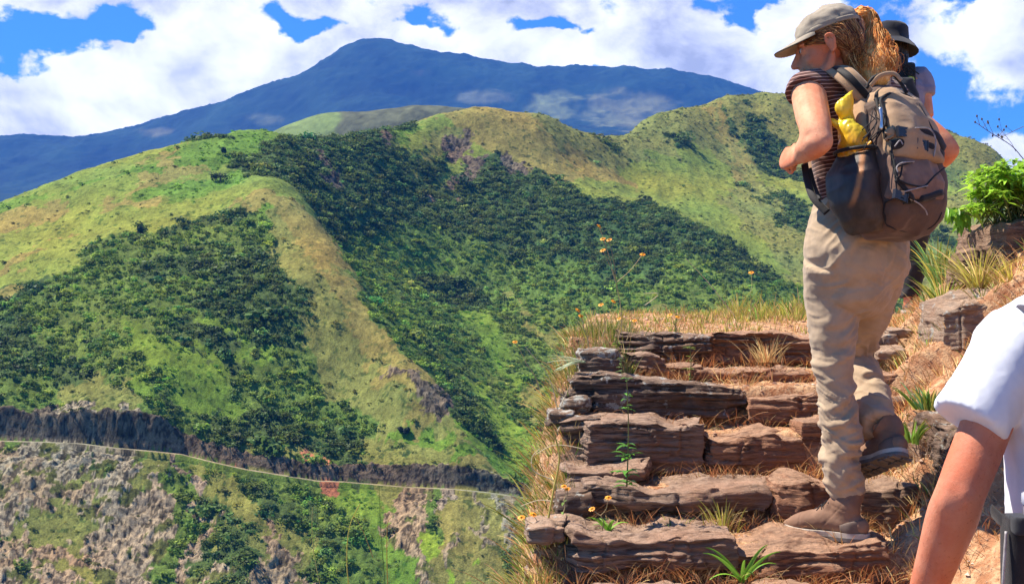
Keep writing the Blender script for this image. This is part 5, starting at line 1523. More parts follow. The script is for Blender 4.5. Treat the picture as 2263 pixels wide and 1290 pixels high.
# ================================================================== THE WOMAN'S BACKPACK
PU = -LF; PW = unit(A3(.50, -.866, 0)); PZ = unit(A3(-.03, .06, 1.0))
PU = unit(PU - PZ * (PU @ PZ)); PW = np.cross(PU, PZ); PW = unit(PW) if PW @ A3(.5, -.866, 0) > 0 else -unit(PW)
PO = A3(1.166, 3.905, 1.862)                # bottom middle, against the back
def PK(u, w_, z): return PO + PU * u + PW * w_ + PZ * z
ZS = np.array([-.020, .0, .03, .08, .14, .21, .28, .34, .40, .445, .468])
HWD = np.array([.070, .110, .126, .136, .138, .134, .126, .116, .098, .072, .036])
DEP = np.array([.11, .165, .192, .208, .205, .188, .170, .150, .125, .098, .06])
def hw(z): return np.interp(z, ZS, HWD)
def dep(z): return np.interp(z, ZS, DEP)
def loft(zs, fu0, fu1, fw0, fw1, ex=.55, seg=56, xf=None, smoothn=0):
    zs = np.asarray(zs); V = []
    th = np.linspace(0, 2 * np.pi, seg, endpoint=False)
    c, s = np.cos(th), np.sin(th)
    for z in zs:
        a0, a1, b0, b1 = fu0(z), fu1(z), fw0(z), fw1(z)
        u = (a0 + a1) / 2 + np.sign(c) * np.abs(c) ** ex * (a1 - a0) / 2
        w_ = (b0 + b1) / 2 + np.sign(s) * np.abs(s) ** ex * (b1 - b0) / 2
        V.append(np.stack([u, w_, np.full(seg, z)], -1))
    V = np.vstack(V); n = len(zs)
    i = np.arange(n - 1)[:, None] * seg; j = np.arange(seg)[None]; j2 = (j + 1) % seg
    Q = np.stack([(i + j).ravel(), (i + j2).ravel(), (i + seg + j2).ravel(), (i + seg + j).ravel()], -1)
    V = np.vstack([V, V[:seg].mean(0), V[-seg:].mean(0)])
    jj_ = np.arange(seg)
    T = np.vstack([np.stack([(jj_ + 1) % seg, jj_, np.full(seg, n * seg)], -1), np.stack([(n - 1) * seg + jj_, (n - 1) * seg + (jj_ + 1) % seg, np.full(seg, n * seg + 1)], -1)])
    return V, [Q, T]
def pk_obj(name, V, F, mat, parent, crumple=0.0, seed=1, voxel=None, smooth=4):
    if voxel:
        V, F = fuse([(V, F)], voxel, smooth)
    if crumple:
        V = folds(V, F, crumple, (7, 7, 11), seed, sharp=1.4, tw=.07)
    W = PO + V[:, :1] * PU + V[:, 1:2] * PW + V[:, 2:3] * PZ
    return obj(name, raw_mesh(name, W, F), mat, parent)
pack = empty('backpack', PK(0, .1, -.02), 'khaki and dark brown hiking backpack with buckled straps worn by the woman on the steps', 'backpack')
zz = np.linspace(-.020, .468, 46)
V, F = loft(zz, lambda z: -hw(z), lambda z: hw(z), lambda z: 0.0, dep)
main = pk_obj('main_bag', V, F, M_BRN, pack, .012, 3, .006, 5)
def surf(u, z):
    """outer face of the main bag"""
    a = hw(z); t_ = np.clip(abs(u) / a, 0, .999)
    # superellipse: |u/a|^(2/ex) + |w/b|^(2/ex) = 1
    k_ = 2 / .55
    return dep(z) / 2 * (1 + (1 - t_ ** k_) ** (1 / k_))
# upper khaki front pocket, khaki crown and side panel
zt = np.linspace(.215, .452, 30)
V, F = loft(zt, lambda z: -hw(z) * .90, lambda z: hw(z) * .86, lambda z: dep(z) * .35, lambda z: dep(z) + .040 * math.sin(np.clip((z - .205) / .25, 0, 1) * math.pi) ** .6 + .004)
tp = pk_obj('top_pocket', V, F, M_TAN, pack, .015, 7, .005, 4)
V, F = loft(np.linspace(.02, .455, 34), lambda z: -hw(z) - .010, lambda z: -hw(z) * .55, lambda z: .012, lambda z: dep(z) * .60 + .0)
pk_obj('side_panel', V, F, M_TAN, pack, .005, 9, .006, 5)
V, F = loft(np.linspace(.085, .215, 22), lambda z: -hw(z) * .90, lambda z: hw(z) * .70, lambda z: dep(z) * .5, lambda z: dep(z) + .016 * math.sin(np.clip((z - .07) / .15, 0, 1) * math.pi) ** .5)
lp = pk_obj('lower_pocket', V, F, cloth_mat('pack_mauve_brown', (.27, .15, .10), (.17, .092, .066), weave=300, bump=.3, rough=.7), pack, .010, 12, .005, 5)
def out(u, z, e=0.0):
    w_ = surf(u, z)
    if .205 < z < .455: w_ = max(w_, dep(z) + .034 * math.sin((z - .205) / .25 * math.pi) ** .6 * (1 - min(1, (abs(u) / hw(z)) ** 4)))
    if .08 < z < .215: w_ = max(w_, dep(z) + .012 * (1 - min(1, (abs(u) / hw(z)) ** 6)))
    return w_ + e
def face(u, z, e=0.0): return PK(u, out(u, z, e), z)
def px_uz(px, py):
    """spot of the outer face seen at that pixel"""
    eye = A3(0, 0, EYE); d = P(px, py, 1.0) - eye
    w0 = .21
    for _ in range(4):
        q0 = PK(0, w0, 0); t_ = ((q0 - eye) @ PW) / (d @ PW); p = eye + d * t_ - PO
        u, z = p @ PU, p @ PZ; u = float(np.clip(u, -hw(z) * .96, hw(z) * .96)); w0 = out(u, z)
    return u, z
# zip piping round the top pocket
def on_face(pts, rad, mat, name, e=.004, parent=pack, px=True, n=None, seg=8):
    uz = [px_uz(*p) if px else p for p in pts]
    q = np.array([face(u, z, e) for u, z in catmull(np.array(uz), max(8, 5 * len(uz)))])
    v, f = tube(q, [rad] * len(q) if np.isscalar(rad) or isinstance(rad, tuple) else rad, seg, n=len(q), ref=PZ, round_ends=True)
    return obj(name, raw_mesh(name, v, f), mat, parent)
on_face([(1938, 275), (1936, 240), (1950, 216), (1985, 207), (2020, 222), (2045, 262), (2062, 296)], .0055, M_BLKN, 'zip', e=.002, parent=tp)
on_face([(1944, 232), (1958, 212), (1990, 200), (2024, 214), (2048, 250), (2066, 284)], .004, M_TAN, 'piping', e=-.006, parent=tp)
on_face([(1926, 300), (1926, 250), (1938, 205), (1965, 190)], .005, M_BLKN, 'zip', e=-.012, parent=tp)
on_face([(1924, 330), (1922, 380), (1920, 430), (1926, 480), (1950, 508), (2010, 514), (2060, 500), (2080, 470)], .0026, M_BLKN, 'seam_piping', e=.001, parent=main)
on_face([(1938, 300), (1970, 312), (2020, 312), (2064, 306)], .0022, M_BLKN, 'seam_piping', e=.001, parent=tp)
on_face([(1932, 345), (1934, 400), (1938, 412)], .0022, M_BLKN, 'seam_piping', e=.001, parent=lp)
on_face([(1955, 225), (1990, 250), (2030, 300)], .0016, M_BRN, 'seam_piping', e=.0, parent=tp)
# compression straps with buckles
def band(name, pts, width, mat, e=.006, th=.0035, parent=pack):
    uz = catmull(np.array([px_uz(*p) for p in pts]), 6 * len(pts))
    q = np.array([face(u, z, e) for u, z in uz])
    v, f = tube(q, [(width / 2, th)] * len(q), 10, n=len(q), ref=PZ)
    v = folds(v, f, .0012, (20, 20, 20), 4)
    return obj(name, raw_mesh(name, v, f), mat, parent)
up_strap = band('compression_strap', [(1930, 304), (1948, 297), (1972, 291)], .034, M_TAN)
band('compression_strap', [(2016, 291), (2040, 297), (2066, 303), (2084, 330)], .034, M_BLKN)
lo_strap = band('compression_strap', [(1926, 420), (1940, 424), (1960, 431)], .034, M_TAN)
band('compression_strap', [(1990, 446), (2030, 440), (2066, 434)], .020, M_BLKN, e=.001, th=.002)
band('lash_band', [(1960, 322), (2000, 318), (2050, 325), (2082, 345)], .030, M_BLKN, e=.006)
band('lash_band', [(1965, 395), (2000, 440), (2040, 438), (2082, 425)], .018, M_BLKN, e=.003)
def buckle(px, py, wdt=.050, ht=.026, ang=0):
    u, z = px_uz(px, py); c = face(u, z, .012)
    U = PU * math.cos(ang) + PZ * math.sin(ang); Zb = np.cross(PW, U); Zb = Zb if Zb @ PZ > 0 else -Zb
    def bx(du, dz, hu, hz, hwid, dw=0):
        g = np.array([[a, b_, c_] for a in (-1, 1) for b_ in (-1, 1) for c_ in (-1, 1)], float)
        q = c + U * (du + g[:, :1] * hu) + Zb * (dz + g[:, 1:2] * hz) + PW * (dw + g[:, 2:] * hwid)
        return q, [np.array([[0, 1, 3, 2], [4, 6, 7, 5], [0, 4, 5, 1], [2, 3, 7, 6], [0, 2, 6, 4], [1, 5, 7, 3]])]
    parts_ = [bx(-wdt * .28, 0, wdt * .2, ht * .5, .005), bx(wdt * .05, ht * .36, wdt * .16, ht * .12, .0045), bx(wdt * .05, -ht * .36, wdt * .16, ht * .12, .0045), bx(wdt * .06, 0, wdt * .14, ht * .14, .005), bx(wdt * .32, 0, wdt * .14, ht * .5, .005), bx(-wdt * .52, 0, wdt * .035, ht * .56, .006), bx(wdt * .5, 0, wdt * .035, ht * .56, .006)]
    v, f = join(parts_)
    me = raw_mesh('buckle', v, f, smooth=False)
    return obj('buckle', me, M_PLAS, pack)
buckle(1994, 294, .062, .030); buckle(1972, 434, .050, .026, -.25); buckle(2030, 322, .044, .030, -.1)
# elastic lashing cord, zigzag with loose ends
M_C = M_CORD
on_face([(1922, 350), (1928, 372), (1940, 388), (1975, 372), (2010, 360)], .0028, M_BLKN, 'lash_cord', e=.010)
on_face([(1936, 378), (1960, 370), (1985, 362), (2012, 359)], .0020, M_CORDL, 'lash_cord', e=.014)
on_face([(1940, 388), (1970, 396), (2000, 408), (2040, 416)], .0030, M_BLKN, 'lash_cord', e=.010)
on_face([(1982, 428), (2010, 420), (2042, 412)], .0020, M_CORDL, 'lash_cord', e=.014)
on_face([(2040, 412), (2060, 390), (2082, 372)], .0028, M_BLKN, 'lash_cord', e=.010)
on_face([(2002, 442), (2022, 452), (2036, 466), (2040, 476)], .0022, M_CORDL, 'lash_cord', e=.016)
on_face([(2012, 286), (2042, 288), (2056, 310), (2052, 348)], .0024, M_CORDL, 'lash_cord', e=.020)
on_face([(1962, 326), (1975, 314), (1982, 322)], .0020, M_CORDL, 'lash_cord', e=.022)
on_face([(1945, 330), (1950, 345), (1956, 336), (1965, 352), (1976, 388), (1985, 390), (1990, 362)], .0030, M_BLKN, 'lash_cord', e=.008)
# mesh side pocket on her left with the yellow bag in it
zp = np.linspace(.0, .245, 30)
PSW = lambda z: .018 + .050 * math.sin(np.clip((z + .012) / .27, 0, 1) * math.pi) ** .7
V, F = loft(zp, lambda z: -hw(z) - PSW(z) * 1.25, lambda z: -hw(z) * .75, lambda z: .000 - .012 * math.sin(z / .245 * math.pi), lambda z: .125 + .030 * math.sin(z / .26 * math.pi), ex=.8)
m, t, b = new_mat('pocket_mesh_cloth')
tc_ = t.new('ShaderNodeTexCoord').outputs['Object']
nn = t.noise(t.mapping(tc_, scale=(1, 1, .45)), 14, 5, .7); nf = t.noise(tc_, 420, 2, .7)
sp_ = t.new('ShaderNodeSeparateXYZ'); t.l.new(tc_, sp_.inputs[0])
band_ = t.math('SUBTRACT', 1.0, t.math('ABSOLUTE', t.math('MULTIPLY', t.math('ADD', t.math('ADD', sp_.outputs[0], .012), t.math('MULTIPLY', t.math('SUBTRACT', sp_.outputs[2], .16), -.22)), 46)), clamp=True)
gl = t.math('MULTIPLY', t.smooth(t.math('ADD', band_, t.math('MULTIPLY', t.math('SUBTRACT', nf, .5), .9)), .45, .9), t.smooth(sp_.outputs[2], .07, .11))
t.put(b.inputs['Base Color'], t.mix(gl, t.mix(t.smooth(nn, .4, .7), (.024, .015, .012), (.065, .040, .030)), (.40, .15, .04)))
b.inputs['Roughness'].default_value = .55
t.put(b.inputs['Normal'], t.bump(nf, .5, .002))
pkt = pk_obj('mesh_pocket', V, F, m, pack, .012, 21, .005, 5)
q = np.array([PK(a, b_, .247) for a, b_ in [(-.132, -.004), (-.178, .01), (-.198, .06), (-.185, .115), (-.150, .140), (-.11, .13)]])
v, f = tube(q, [.006] * 6, 8, n=30); obj('pocket_hem', raw_mesh('pocket_hem', v, f), M_BLKN, pkt)

# yellow plastic bag
ys = [PK(-.150, .055, .17), PK(-.160, .065, .235), PK(-.158, .068, .28), PK(-.165, .055, .318), PK(-.148, .045, .350), PK(-.165, .045, .385), PK(-.150, .055, .420), PK(-.132, .060, .445)]
V, F = tube(ys, [(.028, .038), (.038, .052), (.042, .050), (.030, .036), (.020, .022), (.032, .028), (.020, .018), (.004, .004)], 26, n=70, ref=PU, round_ends=False)
V2, F2 = tube([PK(-.165, .085, .262), PK(-.158, .118, .245), PK(-.150, .135, .262)], [.022, .018, .010], 14, n=16, round_ends=True)
V3, F3 = tube([PK(-.175, .030, .330), PK(-.200, .020, .348), PK(-.206, .014, .352)], [.016, .012, .004], 12, n=12)
V, F = fuse([(V, F), (V2, F2), (V3, F3)], .004, 3)
N = normals(V, F)
V = V + N * (-ridged(V * np.array([13, 13, 9.]) + 4, 2, 31) * .008 - ridged(V * np.array([34, 34, 22.]) + 9, 3, 35) * .0042)[:, None]
m, t, b = new_mat('yellow_plastic')
tc_ = t.new('ShaderNodeTexCoord').outputs['Object']; sp_ = t.new('ShaderNodeSeparateXYZ'); t.l.new(tc_, sp_.inputs[0])
t.put(b.inputs['Base Color'], t.mix(t.smooth(t.math('ADD', sp_.outputs[2], t.math('MULTIPLY', t.noise(tc_, 20, 3), .05)), .09, .21), (.95, .38, .015), (.92, .72, .05)))
b.inputs['Roughness'].default_value = .3; b.inputs['Specular IOR Level'].default_value = .5
tr_ = t.new('ShaderNodeBsdfTranslucent'); tr_.inputs[0].default_value = (.95, .55, .03, 1)
ms_ = t.new('ShaderNodeMixShader'); ms_.inputs[0].default_value = .3
t.l.new(b.outputs[0], ms_.inputs[1]); t.l.new(tr_.outputs[0], ms_.inputs[2]); t.l.new(ms_.outputs[0], t.n['Material Output'].inputs[0])
yb = obj('plastic_bag', raw_mesh('plastic_bag', V, F), m)
tag(yb, 'crumpled yellow plastic bag stuffed in the mesh side pocket of the backpack', 'plastic bag')

# haul loop, shoulder straps
def rib_obj(name, pts, wd, width, th, mat, parent=pack, n=30):
    v, f = ribbon(np.array(pts), wd, width, th, n)
    return obj(name, raw_mesh(name, v, f), mat, parent)
rib_obj('haul_loop', [P(1915, 196, 3.80), P(1930, 172, 3.79), P(1966, 161, 3.80), P(1988, 180, 3.80), P(2004, 206, 3.78)], PW, .012, .010, M_BLKN)
rib_obj('haul_loop', [P(1924, 190, 3.79), P(1945, 168, 3.785), P(1975, 163, 3.79), P(1992, 178, 3.79)], PW, .007, .014, M_TAN)
sh_n = A3(0, -.25, 1)
strapL = rib_obj('shoulder_strap', [P(1921, 222, 3.84), P(1898, 196, 3.84), P(1870, 168, 3.86), P(1842, 152, 3.92), P(1822, 158, 4.02), P(1812, 200, 4.10), P(1806, 300, 4.12), P(1800, 400, 4.08)], np.array([unit(A3(.75, -.25, .55))] * 3 + [unit(A3(.9, -.35, .1))] * 3 + [unit(A3(.9, -.3, 0))] * 2), .062, .014, M_TAN, n=60)
rib_obj('strap_webbing', [P(1918, 215, 3.828), P(1898, 192, 3.826), P(1872, 165, 3.845), P(1846, 149, 3.905), P(1826, 151, 4.00)], np.array([unit(A3(.75, -.25, .55))] * 3 + [unit(A3(.9, -.35, .1))] * 2), .022, .006, M_BLKN, strapL, n=40)
strapR = rib_obj('shoulder_strap', [PK(.05, .0, .43), P(1950, 180, 4.02), P(1946, 165, 4.10), P(1944, 185, 4.20), P(1955, 300, 4.24)], unit(A3(.9, .3, 0)), .06, .014, M_TAN, n=40)
rib_obj('load_lifter', [P(1916, 236, 3.82), P(1905, 250, 3.83), P(1900, 262, 3.85)], unit(A3(1, 0, .2)), .012, .004, M_BLKN)
rib_obj('side_strap', [P(1778, 362, 3.99), P(1784, 398, 3.95), P(1797, 436, 3.90), P(1828, 470, 3.86)], unit(A3(.8, -.4, .3)), .024, .005, M_BLKN)
rib_obj('side_strap', [P(1790, 372, 3.97), P(1800, 410, 3.93), P(1812, 440, 3.88)], unit(A3(.8, -.4, .3)), .012, .005, M_BLKN)
# key clips and tassel of cords on the side
cl = []
for k_ in range(9):
    a_ = r_.uniform(0, 1)
    p0 = PK(-.135 + .012 * r_.normal(), .150 + .01 * r_.normal(), .345 + .02 * r_.normal())
    cl.append(tube([p0, p0 + A3(-.015 * r_.normal(), -.006, -.030), p0 + A3(-.020 - .02 * r_.random(), -.006, -.065 - .03 * r_.random())], [.0016] * 3, 6, n=10))
v, f = join(cl); obj('zip_cords', raw_mesh('zip_cords', v, f), M_BLKN, pack)
v, f = tube([PK(-.132, .162, .36), PK(-.136, .168, .33), PK(-.137, .166, .30)], [.006, .004, .006], 10, n=12, round_ends=True)
obj('zip_pull', raw_mesh('zip_pull', v, f), M_METAL, pack)

# ================================================================== THE TWO OTHER HIKERS
def simple_person(name, pelv, fwd, height, J, label, skin, male=True):
    pass
# ---- second hiker, further up the path, walking away
Y2 = 7.4; k2 = 1.02
F2_ = unit(A3(.25, .97, 0)); L2_ = unit(np.cross((0, 0, 1), F2_))
ft = P(2000, 692, Y2)
pel2 = P(1993, 395, Y2); nk2 = P(1980, 158, Y2); hd2 = P(1970, 113, Y2)
sL2 = pel2 * .18 + nk2 * .82 + L2_ * .17; sR2 = P(2034, 176, Y2)
eR2 = P(2048, 268, Y2 - .05); wR2 = P(2030, 330, Y2 + .16); eL2 = sL2 + L2_ * .06 + A3(0, 0, -.27); wL2 = eL2 + F2_ * .2 + A3(0, 0, -.12)
hL2 = pel2 + L2_ * .09 + A3(0, 0, -.05); hR2 = pel2 - L2_ * .09 + A3(0, 0, -.05)
aL2 = P(1960, 672, Y2 + .25); aR2 = P(2011, 668, Y2 - .02); kL2 = (hL2 + aL2) / 2 + F2_ * .05; kR2 = (hR2 + aR2) / 2 + F2_ * .02
b2 = [tube([pel2, (pel2 + nk2) / 2, nk2 - A3(0, 0, .08), nk2], [(.15, .10), (.14, .10), (.15, .09), (.05, .05)], 20, n=20, ref=L2_, round_ends=True),
      tube([nk2 - A3(0, 0, .04), hd2 - A3(0, 0, .02)], [.055, .055], 14),
      limb(sR2, eR2, wR2, .055, .042, .028, .05, .04), limb(sL2, eL2, wL2, .055, .042, .028, .05, .04),
      limb(hL2, kL2, aL2, .075, .05, .04, .06, .045), limb(hR2, kR2, aR2, .075, .05, .04, .06, .045)]
T2 = frame(hd2, unit(A3(.35, .93, -.1)), k=1.05)
b2 += head_parts(T2)
b2 += hand_parts(wR2, unit(A3(-.2, .8, -.2)), unit(A3(-.8, -.1, -.5)), unit(A3(0, .2, .9)), curl=.9)
b2 += hand_parts(wL2, unit(A3(.1, .9, -.2)), unit(A3(.9, -.1, -.4)), unit(A3(0, .2, .9)), curl=.9)
v, f = fuse(b2, .007, 4)
hiker = obj('person', raw_mesh('person', v, f), MSK1)
tag(hiker, 'hiker in a black bucket hat and lilac grey shirt standing further up behind the woman', 'person')
s2 = [tube([pel2 + A3(0, 0, -.02), (pel2 + nk2) / 2, nk2 - A3(0, 0, .10), nk2 - A3(0, 0, .035)], [(.165, .12), (.155, .115), (.165, .105), (.07, .065)], 24, n=24, ref=L2_),
      tube([sR2 * .6 + nk2 * .4 + A3(0, 0, -.03), sR2 + A3(0, 0, .006), sR2 * .60 + eR2 * .40 + A3(.006, 0, .0)], [.062, .070, .066], 16, n=12),
      tube([sL2 * .6 + nk2 * .4 + A3(0, 0, -.03), sL2 + A3(0, 0, .006), sL2 * .60 + eL2 * .40], [.062, .070, .066], 16, n=12)]
v, f = fuse(s2, .008, 4); v = folds(v, f, .006, (6, 6, 12), 41)
obj('shirt', raw_mesh('shirt', v, f), M_LILAC, hiker)
t2 = [tube([pel2 + A3(0, 0, .05), pel2, pel2 + A3(0, 0, -.09)], [(.16, .12), (.175, .135), (.14, .11)], 22, n=14, ref=L2_, round_ends=True),
      tube([hL2, kL2, aL2 + A3(0, 0, .03)], [.098, .078, .062], 20, n=24), tube([hR2, kR2, aR2 + A3(0, 0, .03)], [.098, .078, .062], 20, n=24)]
v, f = fuse(t2, .008, 4); v = folds(v, f, .012, (5, 5, 14), 43)
obj('trousers', raw_mesh('trousers', v, f), M_DARK, hiker)
for a_ in (aL2, aR2):
    g_ = gz(a_[0], a_[1]); hb = A3(a_[0], a_[1] - .04, min(g_, a_[2] - .07) + .002)
    boot('boot', hb, F2_, (0, 0, 1), a_ + A3(0, 0, .03), 1.0, M_LEATH, hiker)
def lathe_hat(T, prof, n=48, wob=.0):
    V = []
    for (r0, z0, d_) in prof:
        for a in np.linspace(0, 2 * np.pi, n, endpoint=False):
            V.append((math.cos(a) * r0 * 1.12 - .012, math.sin(a) * r0 * .95, z0 + d_ * (math.cos(2 * a)) + wob * math.sin(3 * a + z0 * 40)))
    V = np.array(V); m_ = len(prof)
    i = np.arange(m_ - 1)[:, None] * n; j = np.arange(n)[None]; j2 = (j + 1) % n
    Q = np.stack([(i + j).ravel(), (i + j2).ravel(), (i + n + j2).ravel(), (i + n + j).ravel()], -1)
    return V, Q
V, Q = lathe_hat(T2, [(.001, .155, 0), (.05, .154, 0), (.085, .146, 0), (.098, .128, 0), (.101, .09, 0), (.103, .052, 0), (.118, .038, .001), (.140, .018, .004), (.160, -.006, .008)], wob=.003)
V = V + (fbm(V * 22, 3, 5) * .005)[:, None] * A3(.6, .6, 1)
V2_, Q2_ = thicken(V, Q[:, ::-1], .004)
obj('bucket_hat', raw_mesh('bucket_hat', T2(V2_), Q2_), M_HAT, hiker)
hs = []
for i in range(300):
    a = r_.uniform(1.2, 5.1)
    st = A3(math.cos(a) * .10 - .01, math.sin(a) * .085, .03)
    pts = T2(np.array([st, st * A3(1.08, 1.08, 1) + A3(0, 0, -.06), st * A3(.95, .95, 1) + A3(-.01, 0, -.12 - .04 * r_.random())]))
    hs.append(strand(pts, .0028, .0014, 12, 4, curl=2, cr=.006, ph=r_.uniform(0, 6)))
v, f = join(hs); obj('hair', raw_mesh('hair', v, f), M_HAIR3, hiker)
# his pack
o2 = pel2 + A3(0, 0, .10) - F2_ * .12
Bp = empty('backpack', o2, 'black backpack with a small lime tag worn by the bucket hat hiker', 'backpack')
fr2 = frame(o2, -F2_)
V, F = loft(np.linspace(0, .46, 30), lambda z: -.15 + .05 * max(0, z - .36) / .1, lambda z: .085 - .04 * max(0, z - .36) / .1, lambda z: -.02, lambda z: .16 + .03 * math.sin(z / .46 * math.pi))
V = V[:, [1, 0, 2]]; F = [a[:, ::-1] for a in F]
V, F = fuse([(V, F)], .008, 4); V = folds(V, F, .008, (6, 6, 9), 51)
obj('main_bag', raw_mesh('main_bag', fr2(V), F), M_DARK, Bp)
for s in (-1, 1):
    sj = sR2 if s < 0 else sL2
    inn = nk2 * .45 + sj * .55
    v, f = ribbon([inn - F2_ * .13 + A3(0, 0, -.14), inn - F2_ * .10 + A3(0, 0, .02), inn + A3(0, 0, .065), inn + F2_ * .10 + A3(0, 0, -.04), inn + F2_ * .11 + A3(0, 0, -.30)], L2_, .06, .02, 30)
    obj('shoulder_strap', raw_mesh('shoulder_strap', v, f), M_BLKN, Bp)
v, f = stone = tube([P(2008, 170, Y2 - .17), P(2018, 172, Y2 - .17), P(2018, 186, Y2 - .17), P(2008, 184, Y2 - .17), P(2008, 170, Y2 - .17)], [.005] * 5, 8, n=24)
obj('tag', raw_mesh('tag', v, f), simple_mat('lime_plastic', (.55, .75, .12), .4), Bp)
hs = []
for i in range(26):
    p0 = P(1985 + r_.normal(0, 12), 150 + r_.normal(0, 10), Y2 - .19)
    hs.append(tube([p0, p0 + A3(r_.normal(0, .03), -.01, r_.normal(0, .03)), p0 + A3(r_.normal(0, .05), -.01, -.04 + r_.normal(0, .03))], [.004] * 3, 6, n=12))
v, f = join(hs); obj('straps_bundle', raw_mesh('straps_bundle', v, f), M_BLKN, Bp)

# ---- man in the white T-shirt, close on the right
F3_ = unit(A3(-.12, .99, 0)); L3_ = unit(np.cross((0, 0, 1), F3_))
shM = P(2245, 772, 2.42); elM = P(2124, 1085, 2.36); wrM = P(2018, 1395, 2.50)
nkM = shM - L3_ * .178 + A3(0, 0, .075) + A3(0, 0, 0); hdM = nkM + A3(0, .03, .17)
pelM = nkM + A3(.02, 0, -.56)
shMr = nkM * 2 - shM + A3(0, 0, -.15) + A3(0, 0, 0); shMr = A3(nkM[0] * 2 - shM[0], nkM[1] * 2 - shM[1], shM[2])
elMr = shMr + A3(.10, .05, -.28); wrMr = elMr + A3(.02, .2, -.16)
hLM = pelM + L3_ * .09 + A3(0, 0, -.06); hRM = pelM - L3_ * .09 + A3(0, 0, -.06)
fLM = A3(hLM[0], hLM[1] + .12, gz(hLM[0], hLM[1] + .12)); fRM = A3(hRM[0], hRM[1] - .1, gz(hRM[0], hRM[1] - .1))
aLM = fLM + A3(0, 0, .10); aRM = fRM + A3(0, 0, .10)
kLM = (hLM + aLM) / 2 + F3_ * .06; kRM = (hRM + aRM) / 2 + F3_ * .03
b3 = [tube([pelM, (pelM + nkM) / 2, nkM - A3(0, 0, .10), nkM], [(.16, .11), (.155, .11), (.18, .11), (.06, .06)], 24, n=24, ref=L3_, round_ends=True),
      tube([nkM - A3(0, 0, .06), hdM - A3(0, 0, .02)], [.062, .058], 14),
      tube([nkM - A3(0, 0, .04), (nkM + shM) / 2 + A3(0, 0, .01), shM], [.05, .055, .06], 14, n=10, round_ends=True),
      tube([nkM - A3(0, 0, .04), (nkM + shMr) / 2 + A3(0, 0, .01), shMr], [.05, .055, .06], 14, n=10, round_ends=True),
      tube([shM, (shM * .6 + elM * .4), (shM * .25 + elM * .75), elM, elM * .80 + wrM * .20, elM * .45 + wrM * .55, wrM], [(.050, .048), (.049, .047), (.049, .046), (.0475, .044), (.050, .046), (.040, .037), (.029, .024)], 22, n=50, ref=(1, 0, 0), round_ends=True),
      blob(elM + A3(-.004, -.030, -.004), (.022, .020, .026)), blob(elM + A3(.030, -.010, .0), (.018, .022, .022)), blob(elM + A3(-.035, -.008, -.02), (.018, .022, .03)),
      limb(shMr, elMr, wrMr, .058, .046, .029, .055, .045),
      limb(hLM, kLM, aLM, .085, .055, .042, .07, .05), limb(hRM, kRM, aRM, .085, .055, .042, .07, .05)]
TM = frame(hdM, unit(A3(-.1, .99, -.05)), k=1.08)
b3 += head_parts(TM, False)
b3 += hand_parts(wrM, unit(wrM - elM), unit(A3(.8, .3, 0)), unit(A3(-.2, .9, .2)), curl=.45, k=1.08)
b3 += hand_parts(wrMr, unit(wrMr - elMr), unit(A3(-.8, .2, -.3)), unit(A3(0, .4, .9)), curl=.5, k=1.08)
v, f = fuse(b3, .0048, 5); v = soften(v, f, [elM + A3(0, -.02, 0), shM * .3 + elM * .7, elM * .7 + wrM * .3], .09, 10)
man = obj('person', raw_mesh('person', v, f), MSK2)
tag(man, 'sunburnt man in a white T-shirt close by, seen from behind, left arm hanging', 'person')
hem = P(2143, 932, 2.38)
s3 = [tube([pelM + A3(0, 0, .02), (pelM + nkM) / 2, nkM - A3(0, 0, .13), nkM - A3(0, 0, .05)], [(.205, .140), (.205, .135), (.205, .130), (.085, .080)], 32, n=30, ref=L3_),
      tube([nkM - A3(0, 0, .055), (nkM + shM) / 2 + A3(-.005, 0, .014), shM + A3(-.01, 0, .004)], [.060, .069, .073], 20, n=14, round_ends=True),
      tube([nkM - A3(0, 0, .055), (nkM + shMr) / 2 + A3(.005, 0, .014), shMr + A3(.01, 0, .004)], [.062, .075, .085], 20, n=14, round_ends=True),
      tube([shM + A3(.01, 0, .01), shM * .55 + hem * .45, hem], [(.075, .077), (.074, .073), (.070, .068)], 26, n=20, ref=(1, 0, 0)),
      tube([shMr, shMr * .45 + elMr * .55], [(.08, .08), (.07, .066)], 20, n=10, ref=(1, 0, 0))]
v, f = fuse(s3, .0055, 7)
v = folds(v, f, .015, (9, 9, 5), 61, sharp=1.0, tw=.12, slant=.8)
tee = obj('tshirt', raw_mesh('tshirt', v, f), M_WHITE, man)
# dark inside of the sleeve seen at the hem
t3 = [tube([pelM + A3(0, 0, .06), pelM, pelM + A3(0, 0, -.10)], [(.17, .13), (.18, .14), (.15, .12)], 22, n=14, ref=L3_, round_ends=True),
      tube([hLM, kLM, aLM], [.10, .08, .065], 20, n=24), tube([hRM, kRM, aRM], [.10, .08, .065], 20, n=24)]
v, f = fuse(t3, .008, 4); v = folds(v, f, .012, (5, 5, 14), 63)
obj('trousers', raw_mesh('trousers', v, f), M_DARK, man)
for q_, a_ in ((fLM, aLM), (fRM, aRM)):
    boot('boot', q_ + A3(0, -.05, .003), F3_, (0, 0, 1), a_ + A3(0, 0, .03), 1.08, M_LEATH, man)
hs = []
for i in range(700):
    a = r_.uniform(.5, 5.8); e_ = r_.uniform(0, 1.35)
    st = A3(math.cos(a) * .098 * math.cos(e_) - .012, math.sin(a) * .080 * math.cos(e_), .035 + .088 * math.sin(e_))
    pts = TM(np.array([st, st * A3(1.06, 1.06, 1.03) + A3(0, 0, -.014), st * A3(1.04, 1.04, 1) + A3(0, 0, -.034)]))
    hs.append(strand(pts, .0035, .0016, 8, 4))
v, f = join(hs); obj('hair', raw_mesh('hair', v, f), M_HAIR3, man)
